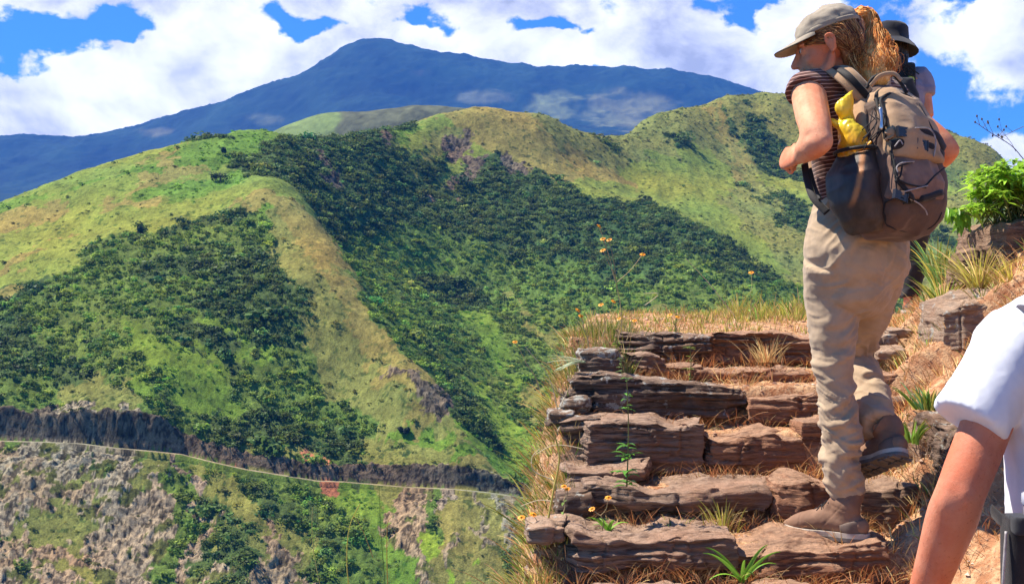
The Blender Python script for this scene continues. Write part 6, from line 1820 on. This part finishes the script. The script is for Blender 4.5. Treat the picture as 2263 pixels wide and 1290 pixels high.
# his pack straps
Mp = empty('backpack', nkM + A3(0, -.2, -.45), 'dark grey backpack strap over the white T-shirt at the right edge', 'backpack')
frM = frame(nkM + A3(.035, -.135, -.47), -F3_)
V, F = loft(np.linspace(0, .44, 26), lambda z: -.12, lambda z: .12 - .03 * max(0, z - .34) / .1, lambda z: -.02, lambda z: .15 + .03 * math.sin(z / .44 * math.pi))
V = V[:, [1, 0, 2]]; F = [a[:, ::-1] for a in F]
V, F = fuse([(V, F)], .008, 4); V = folds(V, F, .008, (6, 6, 9), 71)
obj('main_bag', raw_mesh('main_bag', frM(V), F), M_DARK, Mp)
M_STRAP = cloth_mat('slate_webbing', (.10, .085, .10), (.06, .05, .065))
stp = nkM * .10 + shM * .90 + A3(0, 0, -.006)
v, f = ribbon([stp + A3(.03, -.14, -.12), stp + A3(.012, -.09, .03), stp + A3(0, -.005, .083), stp + A3(0, .09, .01), stp + A3(0, .13, -.25)], L3_, .055, .014, 36)
obj('shoulder_strap', raw_mesh('shoulder_strap', v, f), M_STRAP, Mp)
# ---- belt pouch with a bottle
mx_ = P(2266, 1210, 2.28)
pouch = empty('belt_pouch', P(2262, 1290, 2.30), 'black zipped waist pouch holding a bottle beside the white T-shirt', 'pouch')
def ubox(c, hx, hy, hz, ex=.35, fu=.004, crum=.003, seed=1):
    V, F = loft(np.linspace(-hz, hz, 16), lambda z: -hx, lambda z: hx, lambda z: -hy, lambda z: hy, ex=ex, seg=48)
    V, F = fuse([(V, F)], fu, 4); V = folds(V, F, crum, (10, 10, 14), seed)
    return V + c, F
v, f = ubox(mx_ + A3(.005, -.03, -.02), .056, .034, .085, seed=3); pb_ = obj('pouch_body', raw_mesh('pouch_body', v, f), M_BLKN, pouch)
v, f = ubox(mx_ + A3(.003, -.045, .052), .052, .030, .016, seed=5, crum=.0015); obj('flap', raw_mesh('flap', v, f), M_DARK, pouch)
v, f = tube([mx_ + A3(-.056, -.05, .04), mx_ + A3(-.062, -.055, -.02), mx_ + A3(-.064, -.05, -.10)], [.0028] * 3, 8, n=20); obj('piping', raw_mesh('piping', v, f), M_CORDL, pouch)
v, f = tube([mx_ + A3(-.052, .03, .066), mx_ + A3(-.050, -.01, .055), mx_ + A3(-.040, -.040, .045)], [(.013, .003)] * 3, 10, n=14, ref=(0, 0, 1)); obj('belt_strap', raw_mesh('belt_strap', v, f), M_BLKN, pouch)
m, t, b = new_mat('clear_plastic')
b.inputs['Base Color'].default_value = (.80, .80, .9, 1); b.inputs['Roughness'].default_value = .12
b.inputs['Transmission Weight'].default_value = .55; b.inputs['IOR'].default_value = 1.2
bt = empty('bottle', mx_ + A3(.008, -.03, .03), 'clear bottle with a dark grey collar standing in the waist pouch', 'bottle')
def lathe(c, prof, n=32):
    V = np.array([(math.cos(a) * r0, math.sin(a) * r0, z0) for (r0, z0) in prof for a in np.linspace(0, 2 * np.pi, n, endpoint=False)]) + c
    m_ = len(prof); i = np.arange(m_ - 1)[:, None] * n; j = np.arange(n)[None]; j2 = (j + 1) % n
    return V, [np.stack([(i + j).ravel(), (i + j2).ravel(), (i + n + j2).ravel(), (i + n + j).ravel()], -1)]
c_ = mx_ + A3(.012, -.038, .0)
v, f = lathe(c_, [(.001, .0), (.030, .0), (.031, .04), (.030, .084), (.001, .084)]); obj('collar', raw_mesh('collar', v, f), simple_mat('grey_plastic', (.13, .12, .14), .4), bt)
v, f = lathe(c_, [(.029, .084), (.033, .088), (.033, .106), (.024, .112), (.023, .118), (.028, .121), (.026, .150), (.018, .168), (.008, .172), (.001, .172)]); obj('bottle_top', raw_mesh('bottle_top', v, f), m, bt)
# ================================================================== PLANTS NEAR THE CAMERA
def blade(base, tip, w0, bend, n=6, up=A3(0, 0, 1)):
    """grass blade as a thin tapering folded strip"""
    t_ = np.linspace(0, 1, n)[:, None]
    c = base * (1 - t_) ** 2 + (base * .45 + tip * .55 + bend) * 2 * t_ * (1 - t_) + tip * t_ ** 2
    d = tip - base; s = unit(np.cross(d, A3(.3, 1, .2) if abs(unit(d)[2]) > .5 else up))
    w_ = w0 * (1 - t_ ** 1.5) + w0 * .08
    k_ = unit(np.cross(s, d)) * w0 * .35
    V = np.vstack([c - s * w_, c + k_, c + s * w_])
    i = np.arange(n - 1)
    F = np.vstack([np.stack([i, i + 1, n + i + 1, n + i], -1), np.stack([n + i, n + i + 1, 2 * n + i + 1, 2 * n + i], -1)])
    return V, F
class Veg:
    def __init__(s): s.V, s.F, s.T, s.o = [], [], [], 0
    def add(s, V, F, col):
        s.V.append(V); s.F.append(F + s.o); s.o += len(V)
        s.T.append(np.tile(np.clip(col, .003, 1), (len(V), 1)))
    def blade(s, *a, col=(.2, .3, .05), **k):
        V, F = blade(*a, **k); s.add(V, F, col)
    def leaf(s, base, d, n, L, W, col, droop=.2):
        """pointed leaf with a fold along the midrib"""
        d = unit(d); sd = unit(np.cross(d, n)); n = np.cross(sd, d)
        ts = np.array([0, .18, .42, .68, .88, 1.0]); ww = np.array([.06, .62, 1.0, .74, .32, .02]) * W / 2
        c = base + d * (ts * L)[:, None] - A3(0, 0, 1) * (droop * L * ts ** 2)[:, None]
        m_ = len(ts)
        V = np.vstack([c + sd * ww[:, None] + n * ww[:, None] * .35, c, c - sd * ww[:, None] + n * ww[:, None] * .35])
        i = np.arange(m_ - 1)
        F = np.vstack([np.stack([i, i + 1, m_ + i + 1, m_ + i], -1), np.stack([m_ + i, m_ + i + 1, 2 * m_ + i + 1, 2 * m_ + i], -1)])
        s.add(V, F, col)
    def stem(s, pts, r0, r1, col, n=10):
        v, f = tube(np.array(pts), np.linspace(r0, r1, len(pts)), 5, n=n, caps=False); s.add(v, f[0], col)
    def build(s, name, mat, parent=None, smooth=True):
        me = raw_mesh(name, np.vstack(s.V), np.vstack(s.F), smooth); fcol(me, 'tint', np.vstack(s.T)); return obj(name, me, mat, parent)
M_GRASS = foliage_mat('grass_blades', None, None, inst=False, rough=.5, transl=.35)
M_LEAF = foliage_mat('green_leaves', None, None, inst=False, rough=.38, transl=.42)
M_STRAW = foliage_mat('straw', None, None, inst=False, rough=.75, transl=.1)
pr = np.random.default_rng(77)
GREEN, YEL, STRAW, DRY = A3(.20, .34, .05), A3(.50, .46, .09), A3(.70, .52, .22), A3(.60, .31, .13)
def tuft_into(vg, x, y, z, n, h, cols, lean=(0, 0), spread=.6, w=.0022):
    for _ in range(n):
        a = pr.uniform(0, 6.28); r = abs(pr.normal(0, .03)); L = h * pr.uniform(.4, 1.15)
        b0 = A3(x + math.cos(a) * r, y + math.sin(a) * r, z)
        o_ = A3(math.cos(a), math.sin(a), 0) * L * spread * pr.uniform(.2, 1) + A3(lean[0], lean[1], 0) * L
        tip = b0 + o_ + A3(0, 0, L * pr.uniform(.55, 1))
        c = cols[pr.integers(0, len(cols))] * pr.uniform(.65, 1.35)
        vg.blade(b0, tip, w * pr.uniform(.6, 1.3), A3(0, 0, L * .22), col=c)
# grass along the lip of the top step, uncountable
vg = Veg()
for _ in range(900):
    px = pr.uniform(1300, 1800); y = pr.uniform(5.9, 7.6)
    x = (px - CX) / FOC * y
    if x < np.interp(y, *XL) - .12: continue
    lush = sstep(np.array(px), 1350, 1700)
    if pr.random() > .45 + .4 * lush: continue
    dirtpatch = (px > 1640 and y < 6.5)
    if dirtpatch and pr.random() < .8: continue
    tuft_into(vg, x, y, gz(x, y) - .01, 10, pr.uniform(.015, .075), [GREEN, YEL, YEL, STRAW] if pr.random() < .55 else [STRAW, DRY, YEL], w=.0020)
for _ in range(60):    # taller lush blades towards the trouser leg
    y = pr.uniform(6.6, 7.8); px = pr.uniform(1600, 1790); x = (px - CX) / FOC * y
    tuft_into(vg, x, y, gz(x, y) - .01, 12, pr.uniform(.08, .18), [GREEN, YEL, YEL, STRAW], w=.0022, spread=.7)
g_ = vg.build('grass', M_GRASS); tag(g_, 'yellow green grass fringing the earth above the top step', 'grass', kind='stuff')
# dry grass and roots on the bank and in the risers, uncountable
vg = Veg()
for _ in range(1500):
    y = pr.uniform(3.9, 6.8); x = pr.uniform(np.interp(y, *XR) - .22, np.interp(y, *XR) + 1.2)
    tuft_into(vg, x, y, gz(x, y) - .008, 9, pr.uniform(.03, .10), [STRAW, DRY, DRY, STRAW * .8] if pr.random() < .85 else [YEL, GREEN, STRAW], w=.0014, spread=1.2)
for _ in range(1100):
    y = pr.choice([3.84, 4.24, 4.62, 4.97, 5.3, 5.6]) + pr.normal(0, .045); x = pr.uniform(.2, 1.6)
    tuft_into(vg, x, y, gz(x, y - .05) + pr.uniform(-.01, .02), 7, pr.uniform(.03, .09), [STRAW, DRY, DRY, A3(.42, .18, .08), A3(.50, .24, .11)], lean=(0, -.4), w=.0012, spread=1.3)
for _ in range(900):   # weeds on the broken left edge
    y = 3.3 + 2.5 * pr.random() ** 1.6; x = np.interp(y, *XL) - abs(pr.normal(0, .09)) + .05
    tuft_into(vg, x, y, gz(x, y) + .0, 9, pr.uniform(.02, .08), [STRAW, STRAW, YEL, DRY, GREEN * .8], lean=(-.3, -.2), w=.0015, spread=1.0)
for _ in range(900):   # tufts clinging to the steep flank below
    y = pr.uniform(2.6, 9); x = np.interp(y, *XL) - pr.uniform(.05, 1.6)
    tuft_into(vg, x, y, gz(x, y), 8, pr.uniform(.05, .16), [STRAW, YEL, YEL * .8, DRY, GREEN * .8], lean=(-.4, -.1), w=.003, spread=1.0)
for _ in range(700):   # and over the top of the bank
    y = pr.uniform(3.2, 8.2); x = np.interp(y, *XR) + pr.uniform(.8, 3.0)
    tuft_into(vg, x, y, gz(x, y), 8, pr.uniform(.05, .14), [STRAW, YEL, STRAW, DRY, GREEN], w=.003, spread=1.0)
for _ in range(240):
    px = pr.uniform(1265, 1390); y = pr.uniform(5.2, 5.9); x = (px - CX) / FOC * y
    tuft_into(vg, x, y, max(gz(x, y), 1.36) - .01, 10, pr.uniform(.05, .14), [STRAW, YEL, STRAW, GREEN], w=.0017)
g_ = vg.build('dry_grass', M_STRAW); tag(g_, 'dry straw and roots covering the bank and trailing from the risers', 'dry grass', kind='stuff')
# straw litter lying on the treads
vg = Veg()
for _ in range(2600):
    y = pr.uniform(3.8, 7.0); x = pr.uniform(.15, 2.4)
    z = gz(x, y) + .004; a = pr.uniform(0, 6.28); L = pr.uniform(.015, .06)
    b0 = A3(x, y, z); e = A3(math.cos(a) * L, math.sin(a) * L, pr.uniform(0, .02))
    vg.blade(b0, b0 + e, .0011, A3(0, 0, .006), n=4, col=[STRAW, DRY, STRAW * .8][pr.integers(0, 3)] * pr.uniform(.6, 1.3))
g_ = vg.build('straw_litter', M_STRAW); tag(g_, 'bits of straw and dead stalks scattered on the earthen treads', 'straw', kind='stuff')

def grass_clump(label, px, py, Y, n, h, cols, w=.003, spread=.7, lean=(0, 0), group='single grass tufts growing on the steps and bank', onground=True):
    p = P(px, py, Y); vg = Veg()
    z = p[2]
    tuft_into(vg, p[0], p[1], z, n, h, cols, lean=lean, w=w, spread=spread)
    o = vg.build('grass_tuft', M_GRASS); tag(o, label, 'grass tuft', group); return o
grass_clump('tall yellow green grass tuft to the right of the second hiker trousers', 2090, 645, 5.9, 110, .24, [GREEN, YEL, GREEN * .8 + A3(0, .04, .05)], w=.0032)
grass_clump('thick yellow grass tuft left of the slanted pinkish slab', 2085, 676, 5.5, 110, .15, [YEL, STRAW, GREEN], w=.0028, spread=1)
grass_clump('long drooping yellow grass tuft under the large boulder', 2165, 635, 5.3, 130, .20, [YEL, YEL, STRAW], w=.0028, spread=1.4)
grass_clump('yellow grass tuft at the far right edge below the large boulder', 2240, 640, 5.2, 110, .18, [YEL, STRAW, YEL], w=.0028, spread=1.3)
grass_clump('green grass tuft in front of the second hiker trousers', 2072, 610, 6.3, 70, .22, [GREEN, A3(.15, .35, .12), YEL], w=.003)
grass_clump('small bright green tuft just above the raised boot', 2015, 978, 4.45, 50, .10, [GREEN * 1.3, YEL, GREEN], w=.0045, spread=1)
grass_clump('green weed tuft beside the white sleeve hem', 2055, 905, 4.7, 60, .11, [GREEN, A3(.14, .32, .12), YEL], w=.004, spread=1.1)
grass_clump('golden grass tuft hanging on the second riser', 1600, 1175, 4.17, 60, .12, [YEL * .9, STRAW, YEL], w=.0022, spread=.8)
grass_clump('small pale green tuft at the foot of the second riser', 1490, 1178, 4.10, 40, .06, [GREEN, YEL, STRAW], w=.002, spread=1.1)
grass_clump('tawny dry tuft in the upper right risers by the trouser leg', 1695, 800, 5.5, 90, .13, [STRAW, DRY, STRAW], w=.0016, spread=.9)
grass_clump('reddish dry tuft hanging on the riser below the thin slab', 1640, 870, 5.15, 70, .10, [STRAW, DRY, DRY], w=.0016, spread=1)
# stiff grey green blades at the left edge
vg = Veg()
p = P(1292, 800, 5.1)
for k_ in range(22):
    a = pr.uniform(-.25, .35)
    vg.blade(p + A3(pr.normal(0, .003), pr.normal(0, .003), pr.normal(0, .002)), p + A3(-.16 * pr.uniform(.5, 1.0), pr.normal(0, .04), a * .12 - .01), .0028, A3(0, 0, .02), col=A3(.50, .58, .38) * pr.uniform(.7, 1.2))
o = vg.build('grass_tuft', M_GRASS); tag(o, 'stiff pale blades sticking out sideways from the lichen covered stone at the left edge', 'grass tuft')
def bracket(px, py, Y, L, n, label):
    vg = Veg(); p = P(px, py, Y)
    for k_ in range(n):
        a = k_ / n * 6.28 + pr.uniform(0, .6)
        e = A3(math.cos(a) * L, math.sin(a) * L * .6, L * pr.uniform(.1, .9))
        vg.blade(p, p + e, .0065, A3(0, 0, L * .35), n=9, col=A3(.22, .44, .05) * pr.uniform(.8, 1.25))
    o = vg.build('bladed_plant', M_LEAF); tag(o, label, 'plant'); return o
bracket(1640, 1285, 3.78, .12, 9, 'broad bladed bright green plant at the foot of the lowest slab')
bracket(1345, 1172, 4.05, .07, 4, 'two arching green blades in front of the second slab')

# upright sprigs on the steps -------------------------------------------------
def sprig(label, px, base_row, Y, h, whorls, leaf_L, col=(.13, .34, .04), name='green_sprig', lean=.0, grp='leafy green sprigs growing out of the steps'):
    b0 = P(px, base_row, Y)
    root = empty(name, b0, label, 'sprig', grp)
    top = b0 + A3(lean, 0, h)
    v = Veg(); v.stem([b0, (b0 + top) / 2 + A3(.006, 0, 0), top], .0028, .0014, A3(.22, .22, .08)); v.build('stem', M_LEAF, root)
    v = Veg()
    for (f_, n_, s_) in whorls:
        c = b0 * (1 - f_) + top * f_
        for k_ in range(n_):
            a = 6.28 * k_ / n_ + pr.uniform(0, .8)
            d = A3(math.cos(a), math.sin(a), pr.uniform(.1, .6))
            v.leaf(c + A3(0, 0, pr.normal(0, .006)), d, A3(0, 0, 1), leaf_L * s_ * pr.uniform(.7, 1.2), leaf_L * s_ * .32, np.array(col) * pr.uniform(.7, 1.4), .35)
    v.build('leaves', M_LEAF, root)
    return root
sprig('tall leafy sprig rising in front of the left half of the steps', 1385, 1075, 4.12, .37, [(.02, 7, 1), (.12, 8, 1.1), (.26, 8, 1), (.36, 5, .8), (.72, 5, .5), (.82, 4, .5), (.98, 4, .4)], .062)
sprig('yellow green sprig standing before the top riser', 1524, 846, 5.15, .16, [(.15, 5, .8), (.4, 5, .9), (.6, 4, .8), (.95, 6, 1)], .036, (.24, .32, .06))
sprig('small round leaved weed beside the dark block near the top left', 1372, 842, 5.02, .10, [(.1, 7, .8), (.35, 7, .9), (.6, 7, .9), (.9, 6, .8)], .030, (.20, .30, .10))
sprig('dark stemmed leafy sprig standing in the grass above the top step', 1492, 737, 5.9, .17, [(.1, 6, 1), (.3, 5, .9), (.55, 5, .8), (.8, 5, .8), (1, 5, .8)], .038, (.10, .20, .05), name='green_sprig')
sprig('light green seedling in the dry grass at the left lip of the top step', 1362, 772, 5.4, .05, [(.3, 6, 1), (.9, 5, .9)], .030, (.28, .42, .06))

# leafy green bush on the right -------------------------------------------------
bush = empty('leafy_bush', P(2230, 500, 5.5), 'bright green leafy bush spilling over the large boulder at the right edge', 'bush')
vs, vl = Veg(), Veg()
for k_ in range(72):
    px, py = pr.uniform(2105, 2360), 0
    top_row = np.interp(px, [2100, 2130, 2170, 2210, 2263, 2360], [455, 400, 358, 350, 352, 360])
    py = top_row + abs(pr.normal(0, 1)) * 48
    py = min(py, np.interp(px, [2100, 2160, 2220, 2360], [485, 492, 480, 470]))
    tip = P(px, py, 5.5 + pr.uniform(-.16, .3)); b0 = P(2240 + pr.normal(0, 30), 495, 5.6 + pr.normal(0, .06))
    mid = (tip + b0) / 2 + A3(0, -.02, .05)
    vs.stem([b0, mid, tip], .0034, .0014, A3(.20, .22, .07))
    cc = catmull(np.array([b0, mid, tip]), 12)
    for q in range(4, 12):
        for s_ in (0, 1, 2):
            a = q * 2.4 + s_ * 3.14 + pr.uniform(-.5, .5)
            d = A3(math.cos(a), math.sin(a), pr.uniform(.0, .8) if q > 9 else pr.uniform(-.3, .5))
            vl.leaf(cc[q], d, A3(0, 0, 1), pr.uniform(.045, .085), pr.uniform(.016, .026), A3(.30, .50, .05) * pr.uniform(.6, 1.4), pr.uniform(.2, .6))
for (px, py) in [(2090, 470), (2100, 482), (2112, 470), (2125, 488)]:   # low branch reaching left
    b0 = P(2150, 478, 5.45); tip = P(px, py - 12, 5.4)
    vs.stem([b0, (b0 + tip) / 2 + A3(0, 0, .012), tip], .003, .0015, A3(.4, .42, .2))
    for q in range(9):
        c = b0 + (tip - b0) * (.3 + .7 * q / 8)
        vl.leaf(c, A3(pr.normal(-.2, .4), pr.normal(0, .5), -.9), A3(-.4, -1, .2), pr.uniform(.05, .085), .022, A3(.22, .44, .04) * pr.uniform(.7, 1.4), .2)
vs.build('branches', M_LEAF, bush); vl.build('leaves', M_LEAF, bush)

M_SEED = simple_mat('seed', (.10, .07, .05), .8)
# thin dry seed stalks against the sky on the right
def stalk(name, label, pts, r0, r1, col, twigs=0, seeds=0, grp=None, cat='stalk'):
    p3 = [P(*q) for q in pts]
    root = empty(name, p3[0], label, cat, grp)
    v = Veg(); v.stem(p3, r0, r1, A3(*col), n=20)
    c = catmull(np.array(p3), 30); ends = [c[-1]]
    for k_ in range(twigs):
        i_ = 12 + int(16 * (k_ + .5) / twigs); L = pr.uniform(.03, .07)
        e = c[i_] + unit(unit(c[-1] - c[0]) * .7 + A3(pr.normal(0, .6), pr.normal(0, .3), pr.normal(0, .4))) * L
        v.stem([c[i_], e], r1, r1 * .6, A3(*col), n=3); ends.append(e)
    v.build('stem', M_STRAW, root)
    if seeds:
        for e in ends:
            vv, ff = blob(e, (.0042, .0042, .0060), seg=8)
            obj('seed_head', raw_mesh('seed_head', vv, ff), M_SEED, root)
    return root
GS = 'thin dry stalks crossing the sky above the bush'
stalk('dry_stalk', 'longest thin dry stalk slanting up left against the sky above the bush', [(2262, 352, 5.4), (2235, 322, 5.4), (2190, 294, 5.4), (2155, 270, 5.4)], .0022, .0012, (.14, .10, .08), 6, 2, GS)
stalk('dry_stalk', 'short thin dry stalk leaning left at the sky edge right of the longest one', [(2262, 280, 5.4), (2240, 290, 5.4), (2215, 303, 5.4)], .0016, .0010, (.14, .10, .08), 2, 1, GS)
stalk('dry_stalk', 'faint upright dry stalk between the two others against the sky', [(2245, 335, 5.4), (2232, 312, 5.4), (2205, 280, 5.4)], .0012, .0008, (.2, .16, .14), 2, 1, GS)
# bare grass stems rising in the lower left in front of the valley
GL = 'tall bare grass stems in front of the valley slope'
for lb, pts, c_, r_0 in [('tall curved golden stem in the middle of the lower left stems', [(775, 1330, 3.2), (766, 1240, 3.2), (772, 1165, 3.2), (795, 1112, 3.2)], (.55, .50, .10), .0019),
                     ('straight green stem with an orange base right of the curved golden one', [(858, 1330, 3.3), (855, 1240, 3.3), (856, 1160, 3.3), (866, 1140, 3.3)], (.45, .33, .08), .0016),
                     ('thin dark green upright stem topmost of the lower left stems', [(852, 1300, 3.5), (842, 1180, 3.5), (838, 1075, 3.5)], (.10, .20, .05), .0013),
                     ('leaning pale stem leftmost of the lower left stems', [(716, 1330, 3.4), (700, 1260, 3.4), (690, 1190, 3.4), (690, 1120, 3.4)], (.50, .48, .16), .0013),
                     ('short dark upright stem above the leftmost pale one', [(712, 1200, 3.8), (702, 1150, 3.8), (700, 1100, 3.8)], (.10, .16, .05), .0012),
                     ('brownish stem with a drooping orange side twig', [(824, 1230, 3.3), (805, 1180, 3.3), (790, 1150, 3.3), (782, 1140, 3.3)], (.50, .32, .10), .0011)]:
    stalk('tall_grass', lb, pts, r_0, r_0 * .5, c_, 0, 0, GL, 'tall grass')

# orange flowers -------------------------------------------------
M_PETAL = simple_mat('orange_petals', (.90, .27, .015), .5, (.95, .42, .02), 60)
M_EYEF = simple_mat('flower_centre', (.35, .12, .01), .8, (.7, .4, .03), 200)
def flower_plant(label, base, heads, hw_=.011, stemc=(.42, .32, .16), grp='orange flowered weeds along the left edge of the steps', leafy=0):
    b0 = P(*base)
    root = empty('orange_flower_plant', b0, label, 'flower', grp)
    v = Veg(); fork = None
    tips = [P(*h) for h in heads]
    ctr = np.mean(tips, 0); fk = b0 * .45 + ctr * .55
    v.stem([b0, (b0 + fk) / 2 + A3(.008, 0, 0), fk], .0022, .0017, A3(*stemc))
    for t__ in tips: v.stem([fk, (fk + t__) / 2 + A3(.006, 0, -.006), t__], .0015, .0011, A3(*stemc))
    for _ in range(leafy):
        f = pr.random(); c = b0 * (1 - f) + fk * f
        v.leaf(c, A3(pr.normal(), pr.normal(), .3), A3(0, 0, 1), .035, .009, A3(.18, .28, .06) * pr.uniform(.7, 1.3), .3)
    v.build('stem', M_STRAW, root)
    for t__ in tips:
        nrm = unit(A3(pr.normal(0, .35), -.45, .8)); a0 = unit(np.cross(nrm, A3(1, .2, 0))); b_ = np.cross(nrm, a0)
        V, F, o_ = [], [], 0
        for k_ in range(8):
            a = 6.28 * k_ / 8; d = a0 * math.cos(a) + b_ * math.sin(a); sd = np.cross(nrm, d)
            q = np.array([t__ + nrm * .001, t__ + d * hw_ * .6 + sd * hw_ * .32 + nrm * .0015, t__ + d * hw_ * 1.05 + sd * hw_ * .15 - nrm * .0005, t__ + d * hw_ * 1.05 - sd * hw_ * .15 - nrm * .0005, t__ + d * hw_ * .6 - sd * hw_ * .32 + nrm * .0015])
            V.append(q); F.append(np.array([[0, 1, 2], [0, 2, 3], [0, 3, 4]]) + o_); o_ += 5
        h_ = obj('flower_head', raw_mesh('flower_head', np.vstack(V), np.vstack(F)), M_PETAL, root)
        vv, ff = blob(t__ + nrm * .002, (hw_ * .34,) * 3, seg=10); obj('flower_centre', raw_mesh('flower_centre', vv, ff), M_EYEF, h_)
    return root
flower_plant('tallest orange flowered stem in front of the dark forest, with five heads', (1374, 735, 5.2), [(1324, 500, 5.2), (1332, 528, 5.2), (1346, 530, 5.2), (1332, 553, 5.2), (1420, 562, 5.2)], .0125)
flower_plant('orange flower pair low above the left end of the top step', (1330, 745, 5.3), [(1328, 673, 5.3), (1356, 666, 5.3)], .012)
flower_plant('lowest orange flower pair left of the top step', (1300, 770, 5.3), [(1277, 685, 5.3), (1284, 698, 5.3)], .012)
flower_plant('two small orange flowers in the straw on the left of the top step', (1385, 752, 5.5), [(1368, 704, 5.5), (1402, 708, 5.5)], .011)
flower_plant('orange flowers around the dark sprig above the top step', (1492, 740, 5.8), [(1480, 696, 5.8), (1498, 700, 5.8)], .012, leafy=4)
flower_plant('single yellow orange flower standing alone towards the trouser leg', (1656, 705, 6.3), [(1660, 602, 6.3)], .014, leafy=14, stemc=(.35, .35, .15))
flower_plant('single small orange flower on a thin stem over the green slope', (1192, 860, 4.7), [(1138, 755, 4.7)], .010)
flower_plant('yellow orange flower pair hanging over the valley at the lower left edge', (1215, 1180, 3.95), [(1152, 1143, 3.95), (1178, 1136, 3.95)], .012)
flower_plant('orange flower by the yellow stem on the left edge', (1240, 1140, 4.1), [(1246, 1074, 4.1), (1254, 1080, 4.1)], .010, leafy=5)
flower_plant('two orange flowers over the left end of the second slab', (1330, 1172, 4.05), [(1308, 1124, 4.05), (1344, 1099, 4.05)], .011, leafy=6)
flower_plant('small orange flower in the rubble at the lower left', (1190, 1235, 3.9), [(1186, 1196, 3.9)], .009)
# pale wiry stems curling at the left edge
for lb, pts in [('pale curved twig arching out from the left edge below the lichen stone', [(1290, 992, 4.4), (1250, 984, 4.4), (1218, 985, 4.4), (1182, 1005, 4.4)]),
                ('pale hooked twig hanging left of the steps', [(1222, 1060, 4.3), (1180, 1040, 4.3), (1176, 1010, 4.3), (1192, 992, 4.3)]),
                ('thick yellow upright stem at the left edge of the steps', [(1205, 1180, 4.0), (1222, 1090, 4.0), (1236, 1010, 4.0), (1222, 950, 4.0)]),
                ('thin pale twig pointing left over the valley below the steps', [(1225, 1108, 4.1), (1190, 1105, 4.1), (1150, 1118, 4.1)]),
                ('thin green upright stem left of the lichen stone', [(1232, 905, 4.7), (1222, 860, 4.7), (1205, 820, 4.7), (1160, 765, 4.7)]),
                ('slanting pale stem beside the lichen stone', [(1238, 900, 4.8), (1252, 868, 4.8), (1262, 848, 4.8)]),
                ('pale stalk tilted over the grass above the top step', [(1425, 675, 5.9), (1455, 650, 5.9), (1424, 648, 5.9)]),
                ('long thin pale stalk rising behind the flowered grass', [(1625, 700, 6.4), (1570, 630, 6.4), (1515, 570, 6.4)])]:
    thick = 'thick' in lb
    stalk('wiry_stem', lb, pts, .0045 if thick else .0020, .0025 if thick else .0012, (.50, .42, .10) if thick else (.60, .48, .30), 0, 0, 'wiry stems along the edge of the steps', 'stem')
